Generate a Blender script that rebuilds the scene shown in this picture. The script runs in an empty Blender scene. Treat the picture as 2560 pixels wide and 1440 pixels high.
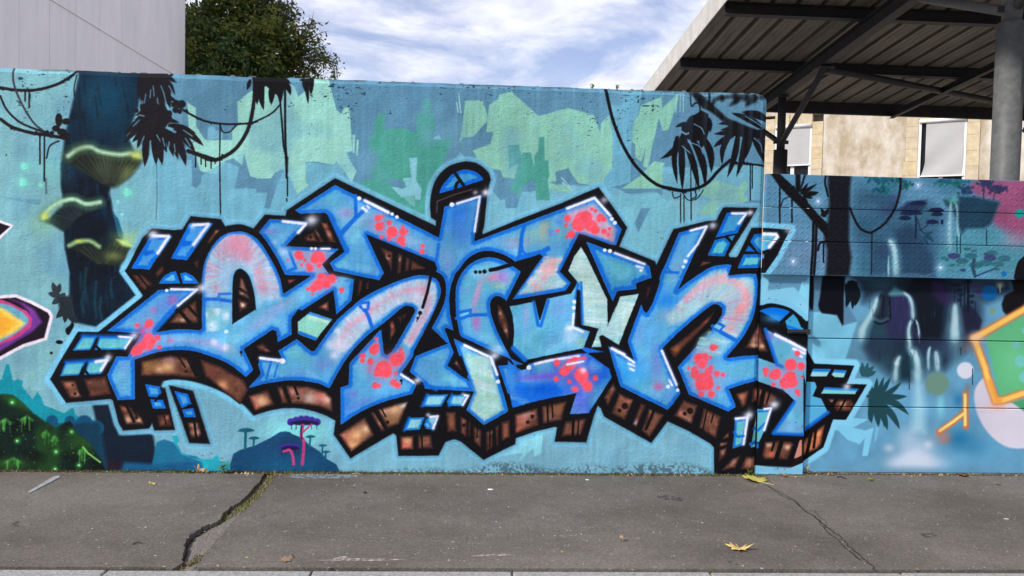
import bpy, bmesh, math, random
import numpy as np
from mathutils import Vector, Matrix

S = bpy.context.scene
COL = S.collection
# ------------------------------------------------------------------ camera, sky, sun, exposure
PITCH, ROLL, YAW, DIST, CAMH, FPX = .03690082, .02168431, .05604599, 5.45481697, 1.55, 1900.0
FWD = np.array([0, math.cos(PITCH), -math.sin(PITCH)])
_r0 = np.array([1., 0, 0])
_u0 = np.cross(_r0, FWD)
RIGHT = math.cos(ROLL) * _r0 + math.sin(ROLL) * _u0
UP = -math.sin(ROLL) * _r0 + math.cos(ROLL) * _u0
CAM = np.array([0, 0, CAMH])
cam = bpy.data.objects.new('camera', bpy.data.cameras.new('camera'))
COL.objects.link(cam)
cam.data.sensor_width = 36
cam.data.lens = 36 * FPX / 2560
cam.data.clip_end = 2000
cam.matrix_world = Matrix([[RIGHT[0], UP[0], -FWD[0], 0], [RIGHT[1], UP[1], -FWD[1], 0], [RIGHT[2], UP[2], -FWD[2], CAMH], [0, 0, 0, 1]])
S.camera = cam

SUN_EL, SUN_AZ = math.radians(38), math.radians(238)     # azimuth clockwise from +Y: from the left and a little in front of the wall
SUN_DIR = Vector((math.sin(SUN_AZ) * math.cos(SUN_EL), math.cos(SUN_AZ) * math.cos(SUN_EL), math.sin(SUN_EL)))
world = bpy.data.worlds.new('World')
S.world = world
world.use_nodes = True
nt = world.node_tree
nt.nodes.clear()


def nd(t, typ, **kw):
    n = t.nodes.new(typ)
    for a, v in kw.items():
        setattr(n, a, v)
    return n


out = nd(nt, 'ShaderNodeOutputWorld')
bg = nd(nt, 'ShaderNodeBackground')
bg.inputs['Strength'].default_value = .12
sky = nd(nt, 'ShaderNodeTexSky', sky_type='NISHITA', sun_disc=False, sun_elevation=SUN_EL, sun_rotation=SUN_AZ, dust_density=.6, ozone_density=2.0)
tc = nd(nt, 'ShaderNodeTexCoord')
# clouds: the view direction laid out on a flat layer overhead
sep = nd(nt, 'ShaderNodeSeparateXYZ')
nt.links.new(tc.outputs['Generated'], sep.inputs[0])
zc = nd(nt, 'ShaderNodeMath', operation='MAXIMUM')
zc.inputs[1].default_value = .04
nt.links.new(sep.outputs['Z'], zc.inputs[0])
za = nd(nt, 'ShaderNodeMath', operation='ADD')
za.inputs[1].default_value = .12
nt.links.new(zc.outputs[0], za.inputs[0])
comb = nd(nt, 'ShaderNodeCombineXYZ')
for ax in 'XY':
    dv = nd(nt, 'ShaderNodeMath', operation='DIVIDE')
    nt.links.new(sep.outputs[ax], dv.inputs[0])
    nt.links.new(za.outputs[0], dv.inputs[1])
    nt.links.new(dv.outputs[0], comb.inputs[ax])


def wnoise(scale, detail, rough, off, dist=0.):
    m = nd(nt, 'ShaderNodeMapping')
    m.inputs['Location'].default_value = off
    n = nd(nt, 'ShaderNodeTexNoise')
    n.inputs['Scale'].default_value = scale
    n.inputs['Detail'].default_value = detail
    n.inputs['Roughness'].default_value = rough
    n.inputs['Distortion'].default_value = dist
    nt.links.new(comb.outputs[0], m.inputs[0])
    nt.links.new(m.outputs[0], n.inputs[0])
    return n


n1 = wnoise(1.5, 10, .6, (3.4, 6.2, 0), .4)
n2 = wnoise(4.4, 8, .6, (1.7, 2.2, 0), .2)
r1 = nd(nt, 'ShaderNodeValToRGB')
r1.color_ramp.elements[0].position = .38
r1.color_ramp.elements[1].position = .555
nt.links.new(n1.outputs['Fac'], r1.inputs[0])
r2 = nd(nt, 'ShaderNodeValToRGB')
r2.color_ramp.elements[0].position = .36
r2.color_ramp.elements[0].color = (4.5, 4.75, 6.0, 1)
r2.color_ramp.elements[1].position = .62
r2.color_ramp.elements[1].color = (6.7, 6.8, 7.2, 1)
nt.links.new(n2.outputs['Fac'], r2.inputs[0])
mx = nd(nt, 'ShaderNodeMixRGB')
ma = nd(nt, 'ShaderNodeMath', operation='MULTIPLY_ADD')
ma.inputs[1].default_value = .84
ma.inputs[2].default_value = .12
nt.links.new(r1.outputs['Color'], ma.inputs[0])
hz = nd(nt, 'ShaderNodeMapRange')
hz.inputs[1].default_value, hz.inputs[2].default_value, hz.inputs[3].default_value, hz.inputs[4].default_value = .14, .27, .6, 0.
nt.links.new(zc.outputs[0], hz.inputs[0])
hm = nd(nt, 'ShaderNodeMath', operation='MAXIMUM')
nt.links.new(ma.outputs[0], hm.inputs[0])
nt.links.new(hz.outputs[0], hm.inputs[1])
nt.links.new(hm.outputs[0], mx.inputs[0])
tint = nd(nt, 'ShaderNodeMixRGB', blend_type='MULTIPLY')
tint.inputs[0].default_value = 1
tint.inputs[2].default_value = (1.18, 1.0, 1.06, 1)
nt.links.new(sky.outputs[0], tint.inputs[1])
nt.links.new(tint.outputs[0], mx.inputs[1])
nt.links.new(r2.outputs[0], mx.inputs[2])
nt.links.new(mx.outputs[0], bg.inputs['Color'])
nt.links.new(bg.outputs[0], out.inputs[0])

sun = bpy.data.objects.new('sun', bpy.data.lights.new('sun', 'SUN'))
COL.objects.link(sun)
sun.data.energy = 3.2
sun.data.angle = math.radians(5)
sun.data.color = (1, .965, .91)
sun.rotation_euler = SUN_DIR.to_track_quat('Z', 'Y').to_euler()
S.view_settings.view_transform = 'Standard'
S.view_settings.look = 'None'
S.view_settings.exposure = .46
S.view_settings.gamma = 1
S.view_settings.use_curve_mapping = False
S.render.engine = 'CYCLES'
S.cycles.max_bounces = 6
S.cycles.diffuse_bounces = 3
S.cycles.use_denoising = True
# ---------------------------------------------------------------- mural painter (numpy, wall-space canvas)
CROPS = {1: (0, 140, 4), 2: (640, 140, 4), 3: (1280, 140, 4), 4: (1920, 400, 4), 5: (0, 480, 4), 6: (0, 820, 4)}
for _i, (_x, _y) in enumerate([(300, 520), (640, 420), (1060, 400), (300, 770), (640, 660), (1080, 640), (1520, 520),
                               (1520, 740), (600, 890), (1000, 890), (1440, 930), (1800, 690), (1800, 930), (2080, 680), (2080, 930)]):
    CROPS[7 + _i] = (_x, _y, 16 / 3)
CROPS[0] = (0, 0, 1)


def k(n, *c):
    x0, y0, s = CROPS[n]
    return [(x0 + c[i] / s, y0 + c[i + 1] / s) for i in range(0, len(c), 2)]


def cat(p, closed=False, m=6):
    """smooth curve through the points"""
    q = [np.array(a, float) for a in p]
    if closed:
        q = [q[-1]] + q + [q[0], q[1]]
    else:
        q = [2 * q[0] - q[1]] + q + [2 * q[-1] - q[-2]]
    out = []
    for i in range(1, len(q) - 2):
        a, b, c, d = q[i - 1:i + 3]
        for j in range(m):
            t = j / m
            out.append(tuple(.5 * (2 * b + (c - a) * t + (2 * a - 5 * b + 4 * c - d) * t * t + (3 * b - a - 3 * c + d) * t ** 3)))
    if not closed:
        out.append(tuple(q[-2]))
    return out


def c(n, *co):
    return cat(k(n, *co))


def noise2(h, w, cell, rng, octaves=1):
    out = np.zeros((h, w), np.float32)
    amp = 1.0
    tot = 0
    for o in range(octaves):
        gy, gx = max(2, int(h / cell) + 3), max(2, int(w / cell) + 3)
        g = rng.random((gy, gx)).astype(np.float32)
        y = np.arange(h, dtype=np.float32) / cell
        x = np.arange(w, dtype=np.float32) / cell
        yi, xi = y.astype(int), x.astype(int)
        fy, fx = y - yi, x - xi
        fy = (fy * fy * (3 - 2 * fy))[:, None]
        fx = (fx * fx * (3 - 2 * fx))[None]
        yi = np.minimum(yi, gy - 2)
        xi = np.minimum(xi, gx - 2)
        a = g[yi][:, xi] * (1 - fx) + g[yi][:, xi + 1] * fx
        b = g[yi + 1][:, xi] * (1 - fx) + g[yi + 1][:, xi + 1] * fx
        out += amp * (a * (1 - fy) + b * fy)
        tot += amp
        amp *= .5
        cell = max(2, cell / 2)
    return out / tot


class Canvas:
    """a picture of one painted surface; shapes arrive as points of the survey and are mapped onto the surface in metres"""

    def __init__(s, hit, u0, u1, v0, v1, ppm, base):
        s.hit, s.u0, s.v1, s.ppm = hit, u0, v1, ppm
        s.box = (u0, u1, v0, v1)
        s.w, s.h = int((u1 - u0) * ppm), int((v1 - v0) * ppm)
        s.a = np.empty((s.h, s.w, 3), np.float32)
        s.a[:] = np.array(base, np.float32) / 255
        s.clip = None
        s.rng = np.random.default_rng(5)
        s.wob = noise2(s.h, s.w, 5, s.rng, 2) - .5
        s.sc = ppm / 352.0          # canvas pixels per survey pixel

    def T(s, pts):
        r = []
        for p in pts:
            u, v = s.hit(p[0], p[1])
            r.append(((u - s.u0) * s.ppm, (s.v1 - v) * s.ppm))
        return np.array(r, np.float32)

    def _box(s, q, m):
        x0, y0 = np.floor(q.min(0) - m).astype(int)
        x1, y1 = np.ceil(q.max(0) + m).astype(int) + 1
        x0, y0, x1, y1 = max(0, x0), max(0, y0), min(s.w, x1), min(s.h, y1)
        return (x0, y0, x1, y1) if x1 > x0 and y1 > y0 else None

    def sdf(s, pts, maxd, closed=True):
        q = s.T(pts)
        b = s._box(q, maxd + 1)
        if b is None:
            return None
        x0, y0, x1, y1 = b
        D = np.full((y1 - y0, x1 - x0), maxd, np.float32)
        ins = np.zeros(D.shape, bool)
        n = len(q)
        for i in range(n if closed else n - 1):
            a, e = q[i], q[(i + 1) % n]
            bx0, by0 = max(x0, int(min(a[0], e[0]) - maxd)), max(y0, int(min(a[1], e[1]) - maxd))
            bx1, by1 = min(x1, int(max(a[0], e[0]) + maxd) + 2), min(y1, int(max(a[1], e[1]) + maxd) + 2)
            d = e - a
            if bx1 > bx0 and by1 > by0:
                X = np.arange(bx0, bx1, dtype=np.float32)[None] + .5 - a[0]
                Y = np.arange(by0, by1, dtype=np.float32)[:, None] + .5 - a[1]
                t = np.clip((X * d[0] + Y * d[1]) / (d @ d + 1e-9), 0, 1)
                dd = np.sqrt((X - t * d[0]) ** 2 + (Y - t * d[1]) ** 2)
                sl = D[by0 - y0:by1 - y0, bx0 - x0:bx1 - x0]
                np.minimum(sl, dd, out=sl)
            if closed and a[1] != e[1]:
                lo, hi = (a, e) if a[1] < e[1] else (e, a)
                r0, r1 = max(y0, int(np.ceil(lo[1] - .5))), min(y1, int(np.ceil(hi[1] - .5)))
                if r1 > r0:
                    yy = np.arange(r0, r1) + .5
                    xx = lo[0] + (yy - lo[1]) / (hi[1] - lo[1]) * (hi[0] - lo[0])
                    ins[r0 - y0:r1 - y0] ^= (np.arange(x0, x1)[None] + .5) < xx[:, None]
        if closed:
            D = np.where(ins, -D, D)
        return b, D

    def mix(s, b, cov, col):
        x0, y0, x1, y1 = b
        if s.clip is not None:
            cov = cov * s.clip[y0:y1, x0:x1]
        t = s.a[y0:y1, x0:x1]
        t += cov[..., None] * (np.array(col, np.float32) / 255 - t)

    def poly(s, pts, col, soft=1.3, alpha=1., grow=0., wob=.4):
        soft *= s.sc
        m = abs(grow) * s.sc + soft + 3
        r = s.sdf(pts, m)
        if r is None:
            return
        b, D = r
        D = D - grow * s.sc + s.wob[b[1]:b[3], b[0]:b[2]] * wob * 2
        s.mix(b, np.clip(.5 - D / (2 * soft), 0, 1) * alpha, col)

    def band(s, pts, col, w, soft=3., alpha=1.):
        """paint just inside the outline"""
        w *= s.sc
        soft *= s.sc
        r = s.sdf(pts, w + soft * 2 + 2)
        if r is None:
            return
        b, D = r
        wv = s.wob[b[1]:b[3], b[0]:b[2]]
        s.mix(b, np.clip(.5 + (D + w * (1 + .5 * wv)) / (2 * soft), 0, 1) * (D < 1) * alpha, col)

    def line(s, pts, w, col, soft=1.2, alpha=1., wob=.35):
        w *= s.sc * .5
        soft *= s.sc
        r = s.sdf(pts, w + soft * 2 + 2, False)
        if r is None:
            return
        b, D = r
        D = D - w + s.wob[b[1]:b[3], b[0]:b[2]] * wob * 2
        s.mix(b, np.clip(.5 - D / (2 * soft), 0, 1) * alpha, col)

    def dot(s, x, y, r, col, soft=1.2, alpha=1., ry=None):
        n = 20
        ry = ry or r
        s.poly([(x + r * math.cos(i * 2 * math.pi / n), y + ry * math.sin(i * 2 * math.pi / n)) for i in range(n)], col, soft, alpha)

    def blob(s, x, y, rx, ry, col, alpha=.8, ang=0.):
        """soft burst of spray"""
        q = s.T([(x, y)])[0]
        rx *= s.sc
        ry *= s.sc
        m = 2.2 * max(rx, ry)
        b = s._box(np.array([q]), m)
        if b is None:
            return
        X = np.arange(b[0], b[2], dtype=np.float32)[None] + .5 - q[0]
        Y = np.arange(b[1], b[3], dtype=np.float32)[:, None] + .5 - q[1]
        ca, sa = math.cos(ang), math.sin(ang)
        U, V = X * ca + Y * sa, -X * sa + Y * ca
        s.mix(b, np.exp(-((U / rx) ** 2 + (V / ry) ** 2) * 1.4) * alpha, col)

    def begin(s, pts, soft=1.2, grow=0.):
        r = s.sdf(pts, 6)
        s.clip = np.zeros((s.h, s.w), np.float32)
        if r:
            b, D = r
            D = D - grow * s.sc + s.wob[b[1]:b[3], b[0]:b[2]] * 1.4
            s.clip[b[1]:b[3], b[0]:b[2]] = np.clip(.5 - D / (2 * soft * s.sc), 0, 1)

    def end(s):
        s.clip = None

    def mottle(s, col, cell, alpha, lo=.5, seed=0, oct=2):
        n = noise2(s.h, s.w, cell * s.sc, np.random.default_rng(seed), oct)
        s.mix((0, 0, s.w, s.h), np.clip((n - lo) * 4, 0, 1) * alpha, col)


BK = (14, 14, 19)
BLUE = (14, 104, 206)
RED = (250, 80, 94)
WH = (236, 238, 250)
LB = (118, 190, 220)
BR = (112, 68, 54)


def leaf(C, x0, y0, x1, y1, w, col=BK, bend=0., soft=1.2):
    dx, dy = x1 - x0, y1 - y0
    nx, ny = -dy, dx
    L = math.hypot(dx, dy) + 1e-6
    nx, ny = nx / L, ny / L
    A, B = [], []
    for i in range(9):
        t = i / 8
        ww = w * .5 * (math.sin(math.pi * min(1, .16 + t * .84)) ** .8)
        bx, by = x0 + dx * t + nx * bend * math.sin(math.pi * t) * L, y0 + dy * t + ny * bend * math.sin(math.pi * t) * L
        A.append((bx + nx * ww, by + ny * ww))
        B.append((bx - nx * ww, by - ny * ww))
    C.poly(A + B[::-1], col, soft)


def leaves(C, n, lst, w, col=BK, soft=1.2):
    for l in lst:
        (x0, y0), (x1, y1) = k(n, *l[:4])
        leaf(C, x0, y0, x1, y1, l[5] if len(l) > 5 else w, col, l[4] if len(l) > 4 else 0, soft)


def vine(C, n, pts, w, col=BK, fuzz=0, seed=1, soft=1.1):
    p = cat(k(n, *pts))
    C.line(p, w, col, soft)
    r = random.Random(seed)
    for i in range(fuzz):
        a = p[int(r.random() * (len(p) - 1))]
        C.dot(a[0] + r.uniform(-2, 2), a[1] + r.uniform(-2, 2) * w * .3, r.uniform(1.5, 3.2), col)


def drips(C, n, lst, w=2.5, col=BK, alpha=1.):
    for x, y0, y1 in lst:
        C.line(k(n, x, y0, x - (y1 - y0) * .004, (y0 + y1) / 2, x, y1), w, col, 1., alpha)


def brown(C, pts, hi=(), lo=None, tint=BR):
    C.begin(pts)
    C.poly(pts, tint, grow=2)
    C.mottle((62, 34, 28), 14, .55, .48, 3)
    C.mottle((176, 100, 84), 11, .45, .57, 9, 3)
    for h in hi:
        x, y, r = h[:3]
        col = h[3] if len(h) > 3 else (240, 190, 160)
        C.blob(x, y, r, r * .8, col, .85)
    C.end()
    C.band(pts, (34, 20, 18), 4, 4, .8)


def face(C, pts, base=(82, 170, 220), bw=9, seed=1, spots=(), bandcol=BLUE):
    C.begin(pts)
    C.poly(pts, base, grow=3)
    C.mottle((88, 172, 196), 60, .8, .48, seed)
    C.mottle((108, 142, 208), 44, .5, .57, seed + 50)
    C.mottle((128, 200, 232), 34, .6, .53, seed + 90)
    for sp in spots:
        C.blob(*sp)
    if bw:
        C.band(pts, (60, 146, 218), bw * 1.7, 7, .5)
        C.band(pts, bandcol, bw * .92, 2.8, .95)
    C.end()


def reds(C, n, lst):
    for x, y, r in lst:
        (px, py), = k(n, x, y)
        rr = r / CROPS[n][2]
        C.blob(px, py, rr * 1.5, rr * 1.5, (214, 120, 168), .5)
        C.dot(px, py, rr, RED, 1.8)


def white(C, n, pts, w=6.5):
    C.line(k(n, *pts), w + 5, (150, 185, 240), 4, .45)
    C.line(k(n, *pts), w, WH, 1.5)


def flare(C, n, x, y, r, a=.9):
    (px, py), = k(n, x, y)
    r = r / CROPS[n][2]
    for i in range(7):
        t = i * 2.4
        C.blob(px + math.cos(t) * r * .4, py + math.sin(t) * r * .4, r * (.5 + .12 * (i % 3)), r * (.4 + .1 * (i % 2)), (214, 218, 236), .26 * a, t)
    C.blob(px, py, r * .5, r * .4, (246, 247, 255), .8 * a)


def bars(C, n, lst, col=(17, 13, 14), w=5):
    for l in lst:
        C.line(k(n, *l[:4]), l[4] if len(l) > 4 else w, col, 1.)


def arch_rays(C, pts, cx, cy, r0, r1, a0, a1, n, seed):
    """brushed radial streaks of pale paint inside an outline"""
    C.begin(pts)
    r = random.Random(seed)
    pal = [(196, 202, 226), (190, 150, 190), (160, 205, 225), (176, 208, 200), (206, 160, 180), (150, 180, 215)]
    for i in range(n):
        a = a0 + (a1 - a0) * r.random()
        q0, q1 = r0 + (r1 - r0) * r.uniform(0, .35), r1 - (r1 - r0) * r.uniform(0, .3)
        C.line([(cx + math.cos(a) * q0, cy + math.sin(a) * q0), (cx + math.cos(a) * q1, cy + math.sin(a) * q1)],
               r.uniform(1.6, 5), pal[r.randrange(len(pal))], 2, r.uniform(.4, .85))
    C.end()


def streaks(C, pts, cols, n, ang, seed, ln=(20, 70), w=(2, 6), a=(.25, .6)):
    r = random.Random(seed)
    xs = [p[0] for p in pts]
    ys = [p[1] for p in pts]
    C.begin(pts)
    for i in range(n):
        x, y, l = r.uniform(min(xs), max(xs)), r.uniform(min(ys), max(ys)), r.uniform(*ln) / 2
        t = ang + r.uniform(-.12, .12)
        C.line([(x - math.cos(t) * l, y - math.sin(t) * l), (x + math.cos(t) * l, y + math.sin(t) * l)], r.uniform(*w), cols[r.randrange(len(cols))], 2.5, r.uniform(*a))
    C.end()


MINT, GRN, TEAL, STEEL, SKY2 = (142, 206, 202), (128, 192, 180), (72, 154, 148), (86, 138, 172), (106, 174, 204)


def paint_back(C):
    """flat colour fields behind the lettering"""
    C.mottle((122, 182, 202), 160, .6, .45, 2)
    C.poly([(-200, 100)] + k(0, 190, 100, 160, 400, 160, 900, 140, 1250) + [(-200, 1250)], (122, 182, 198), 30)
    C.poly(k(0, 430, 100, 1960, 100, 1960, 300, 1900, 520, 1720, 470, 1640, 520, 1540, 470, 1400, 460, 1250, 500, 1150, 380, 1050, 520, 900, 470, 780, 440, 640, 480, 520, 470, 440, 400, 420, 250), STEEL, 2)
    C.mottle((78, 126, 164), 90, .35, .55, 14)
    C.poly(k(1, 0, 1400, 420, 1440) + k(5, 390, 130, 250, 110, 0, 50), (100, 160, 186), 1.5)
    C.poly(k(0, 390, 400, 470, 410, 500, 480, 620, 470, 700, 480, 820, 450, 700, 540, 560, 560, 400, 580), SKY2, 2)
    C.poly(k(2, 490, 1060, 780, 1090, 800, 1060, 880, 1140, 870, 1240, 790, 1230, 480, 1420, 150, 1440, 280, 1140, 500, 1280), SKY2)
    C.poly(k(8, 0, 140, 200, 145, 340, 40, 180, 540, 110, 530, 150, 330, 0, 325), STEEL)
    C.poly(k(1, 2370, 460, 2510, 345, 2570, 350) + k(2, 0, 190, 290, 270, 380, 290, 420, 410, 500, 340, 560, 215, 720, 215, 800, 530, 850, 580, 875, 515, 930, 515, 965, 950, 905, 965, 940, 1050, 1005, 1150, 955, 1265, 880, 1150, 800, 1050, 780, 1090, 600, 1055, 495, 1060, 495, 1270, 530, 1285, 410, 1380, 340, 1220, 262, 1130, 190, 1170, 150, 1225, 0, 1225)
           + k(1, 2560, 1220, 2500, 1200, 2440, 980, 2420, 1090, 2330, 1020, 2250, 1050, 2170, 1185, 2000, 1150, 1960, 1000, 1880, 900, 2000, 820, 2080, 840, 2320, 840, 2320, 740, 2380, 700), MINT)
    C.poly(k(1, 1870, 460, 1955, 520, 1960, 700, 2040, 830, 1900, 860, 1880, 640), MINT)
    C.poly(k(1, 2080, 710, 2140, 700, 2150, 740, 2230, 760, 2220, 830, 2070, 835), (112, 172, 206))
    C.poly(k(1, 1750, 1035, 1920, 1040, 1915, 1300, 2010, 1200, 2240, 1050, 2390, 1110, 2320, 1440, 1700, 1440), (110, 176, 206), 1.3, .8)
    C.poly(k(1, 1920, 1050, 2010, 1150, 2010, 1270, 1960, 1320, 1920, 1300), STEEL)
    C.poly(k(2, 960, 790, 990, 785, 985, 970, 965, 970), MINT)
    C.poly(k(2, 1005, 840, 1028, 840, 1015, 1000, 1000, 995), MINT)
    C.poly(k(2, 1215, 580, 1295, 580, 1275, 740, 1330, 730, 1480, 720, 1600, 770, 1605, 580, 1665, 560, 1675, 435, 1750, 435, 1755, 540, 1790, 620, 1790, 740, 1750, 770, 1750, 830, 1970, 810, 1890, 1020, 1850, 1110, 1840, 1200, 1750, 1260)
           + k(8, 2340, 300, 2260, 480, 2240, 680, 1400, 240, 1440, 160, 1590, 120) + k(2, 1120, 1160, 1190, 1110, 1210, 1000, 1150, 960, 1120, 870, 1170, 760), TEAL)
    C.poly(k(2, 1530, 1020, 1612, 1015, 1600, 1250, 1655, 1330, 1640, 1440, 1450, 1410, 1350, 1310, 1500, 1310, 1470, 1225, 1550, 1215), (124, 192, 214))
    C.poly(k(8, 1720, 160, 1900, 140, 2000, 250, 1950, 280, 1830, 240), STEEL)
    C.poly(k(8, 1950, 380, 2120, 360, 2120, 530, 2050, 480), (104, 172, 180))
    C.poly(k(2, 1755, 830, 1830, 785, 1848, 835), (124, 196, 222))
    C.poly(k(2, 2090, 445, 2265, 445, 2310, 590, 2310, 650, 2170, 805, 2070, 815, 2025, 880, 2060, 700), GRN)
    C.poly(k(2, 2560, 350, 2430, 390, 2420, 430, 2330, 490, 2300, 760, 2370, 760, 2340, 880, 2165, 945, 2240, 1080, 2330, 1120, 2440, 1140, 2470, 1215, 2560, 1225)
           + k(3, 100, 1230, 350, 1260, 440, 1250, 430, 1160, 560, 1120, 600, 1190, 660, 1270, 780, 1290, 920, 1290, 960, 1190, 1000, 1130, 1010, 800, 970, 590, 890, 670, 880, 770, 815, 590, 560, 520, 265, 600, 0, 365), GRN)
    C.poly(k(3, 205, 1280, 350, 1255, 600, 1340, 560, 1370, 380, 1330), GRN)
    C.poly(k(3, -40, 890, 65, 885, 90, 990, 110, 965, 185, 965, 220, 1110, 220, 1000, 260, 950, 270, 810, 320, 810, 325, 1040, 360, 1050, 370, 1200, 355, 1240, 375, 1440, 240, 1440, 230, 1250, 150, 1260, 100, 1310, 100, 1410, -20, 1340, 30, 1200, 60, 1070, -30, 1130), TEAL)
    C.line(k(3, 490, 1215, 570, 1300), 2.5, (150, 205, 205))
    C.line(k(3, 500, 1265, 600, 1340), 3.5, (150, 205, 205))
    C.poly(k(9, 1050, 240, 1180, 240, 1130, 400, 1310, 500, 1280, 640, 1090, 640), STEEL)
    C.poly(k(9, 1300, 420, 1390, 420, 1370, 730, 1230, 650), SKY2)
    C.poly(k(3, 1150, 330, 1300, 330, 1240, 660, 1190, 900, 1180, 1260, 900, 1340, 920, 1220, 1010, 1100, 990, 490, 1100, 490), (102, 170, 204))
    C.poly(k(3, 1290, 490, 1490, 410, 1500, 520, 1660, 375, 1660, 430, 1560, 740, 1505, 750, 1465, 620, 1400, 900, 1355, 1120, 1310, 1100, 1330, 920, 1290, 1060, 1230, 1010, 1230, 880, 1200, 860, 1215, 650, 1260, 600), GRN)
    C.poly(k(3, 1360, 1110, 1420, 1050, 1530, 1070, 1500, 1110, 1530, 1200, 1500, 1325, 1095, 1325, 1280, 1200), GRN)
    for x in (1640, 1680, 1712):
        C.line(k(3, x, 390, x - 3, 560), 2, (150, 205, 210))
    C.line(k(2, 2025, 380, 2045, 570), 3, (150, 205, 210))
    C.line(k(2, 2003, 470, 2020, 560), 2.5, (150, 205, 210))
    C.poly(k(3, 1500, 1110, 2100, 1110, 2560, 1080, 2560, 1440, 1500, 1440), (106, 172, 202), 2)
    C.poly(k(3, 2030, 1240, 2260, 1305, 2330, 1240, 2360, 1290, 2320, 1380, 2365, 1450) + k(13, 1480, 0, 1400, 130, 1220, 160, 1250, 0) + k(3, 2000, 1440, 1860, 1370, 1900, 1330), GRN)
    C.poly(k(0, 1530, 490, 1640, 480, 1720, 540, 1850, 530, 1890, 560, 1640, 660, 1560, 640), (112, 182, 208), 3)
    C.poly(k(13, 440, 0, 560, 0, 400, 320, 355, 200), STEEL)
    # below the lettering
    C.poly(k(0, 400, 1000, 1880, 1010, 1880, 1190, 400, 1190), (116, 176, 206), 10)
    C.mottle((104, 164, 196), 70, .5, .55, 21)
    C.poly(k(16, 1545, 1090, 1905, 1010, 1880, 1300, 1790, 1340, 1775, 1220, 1580, 1410, 1640, 1290, 1300, 1340, 1150, 1370), (132, 208, 234))


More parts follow.
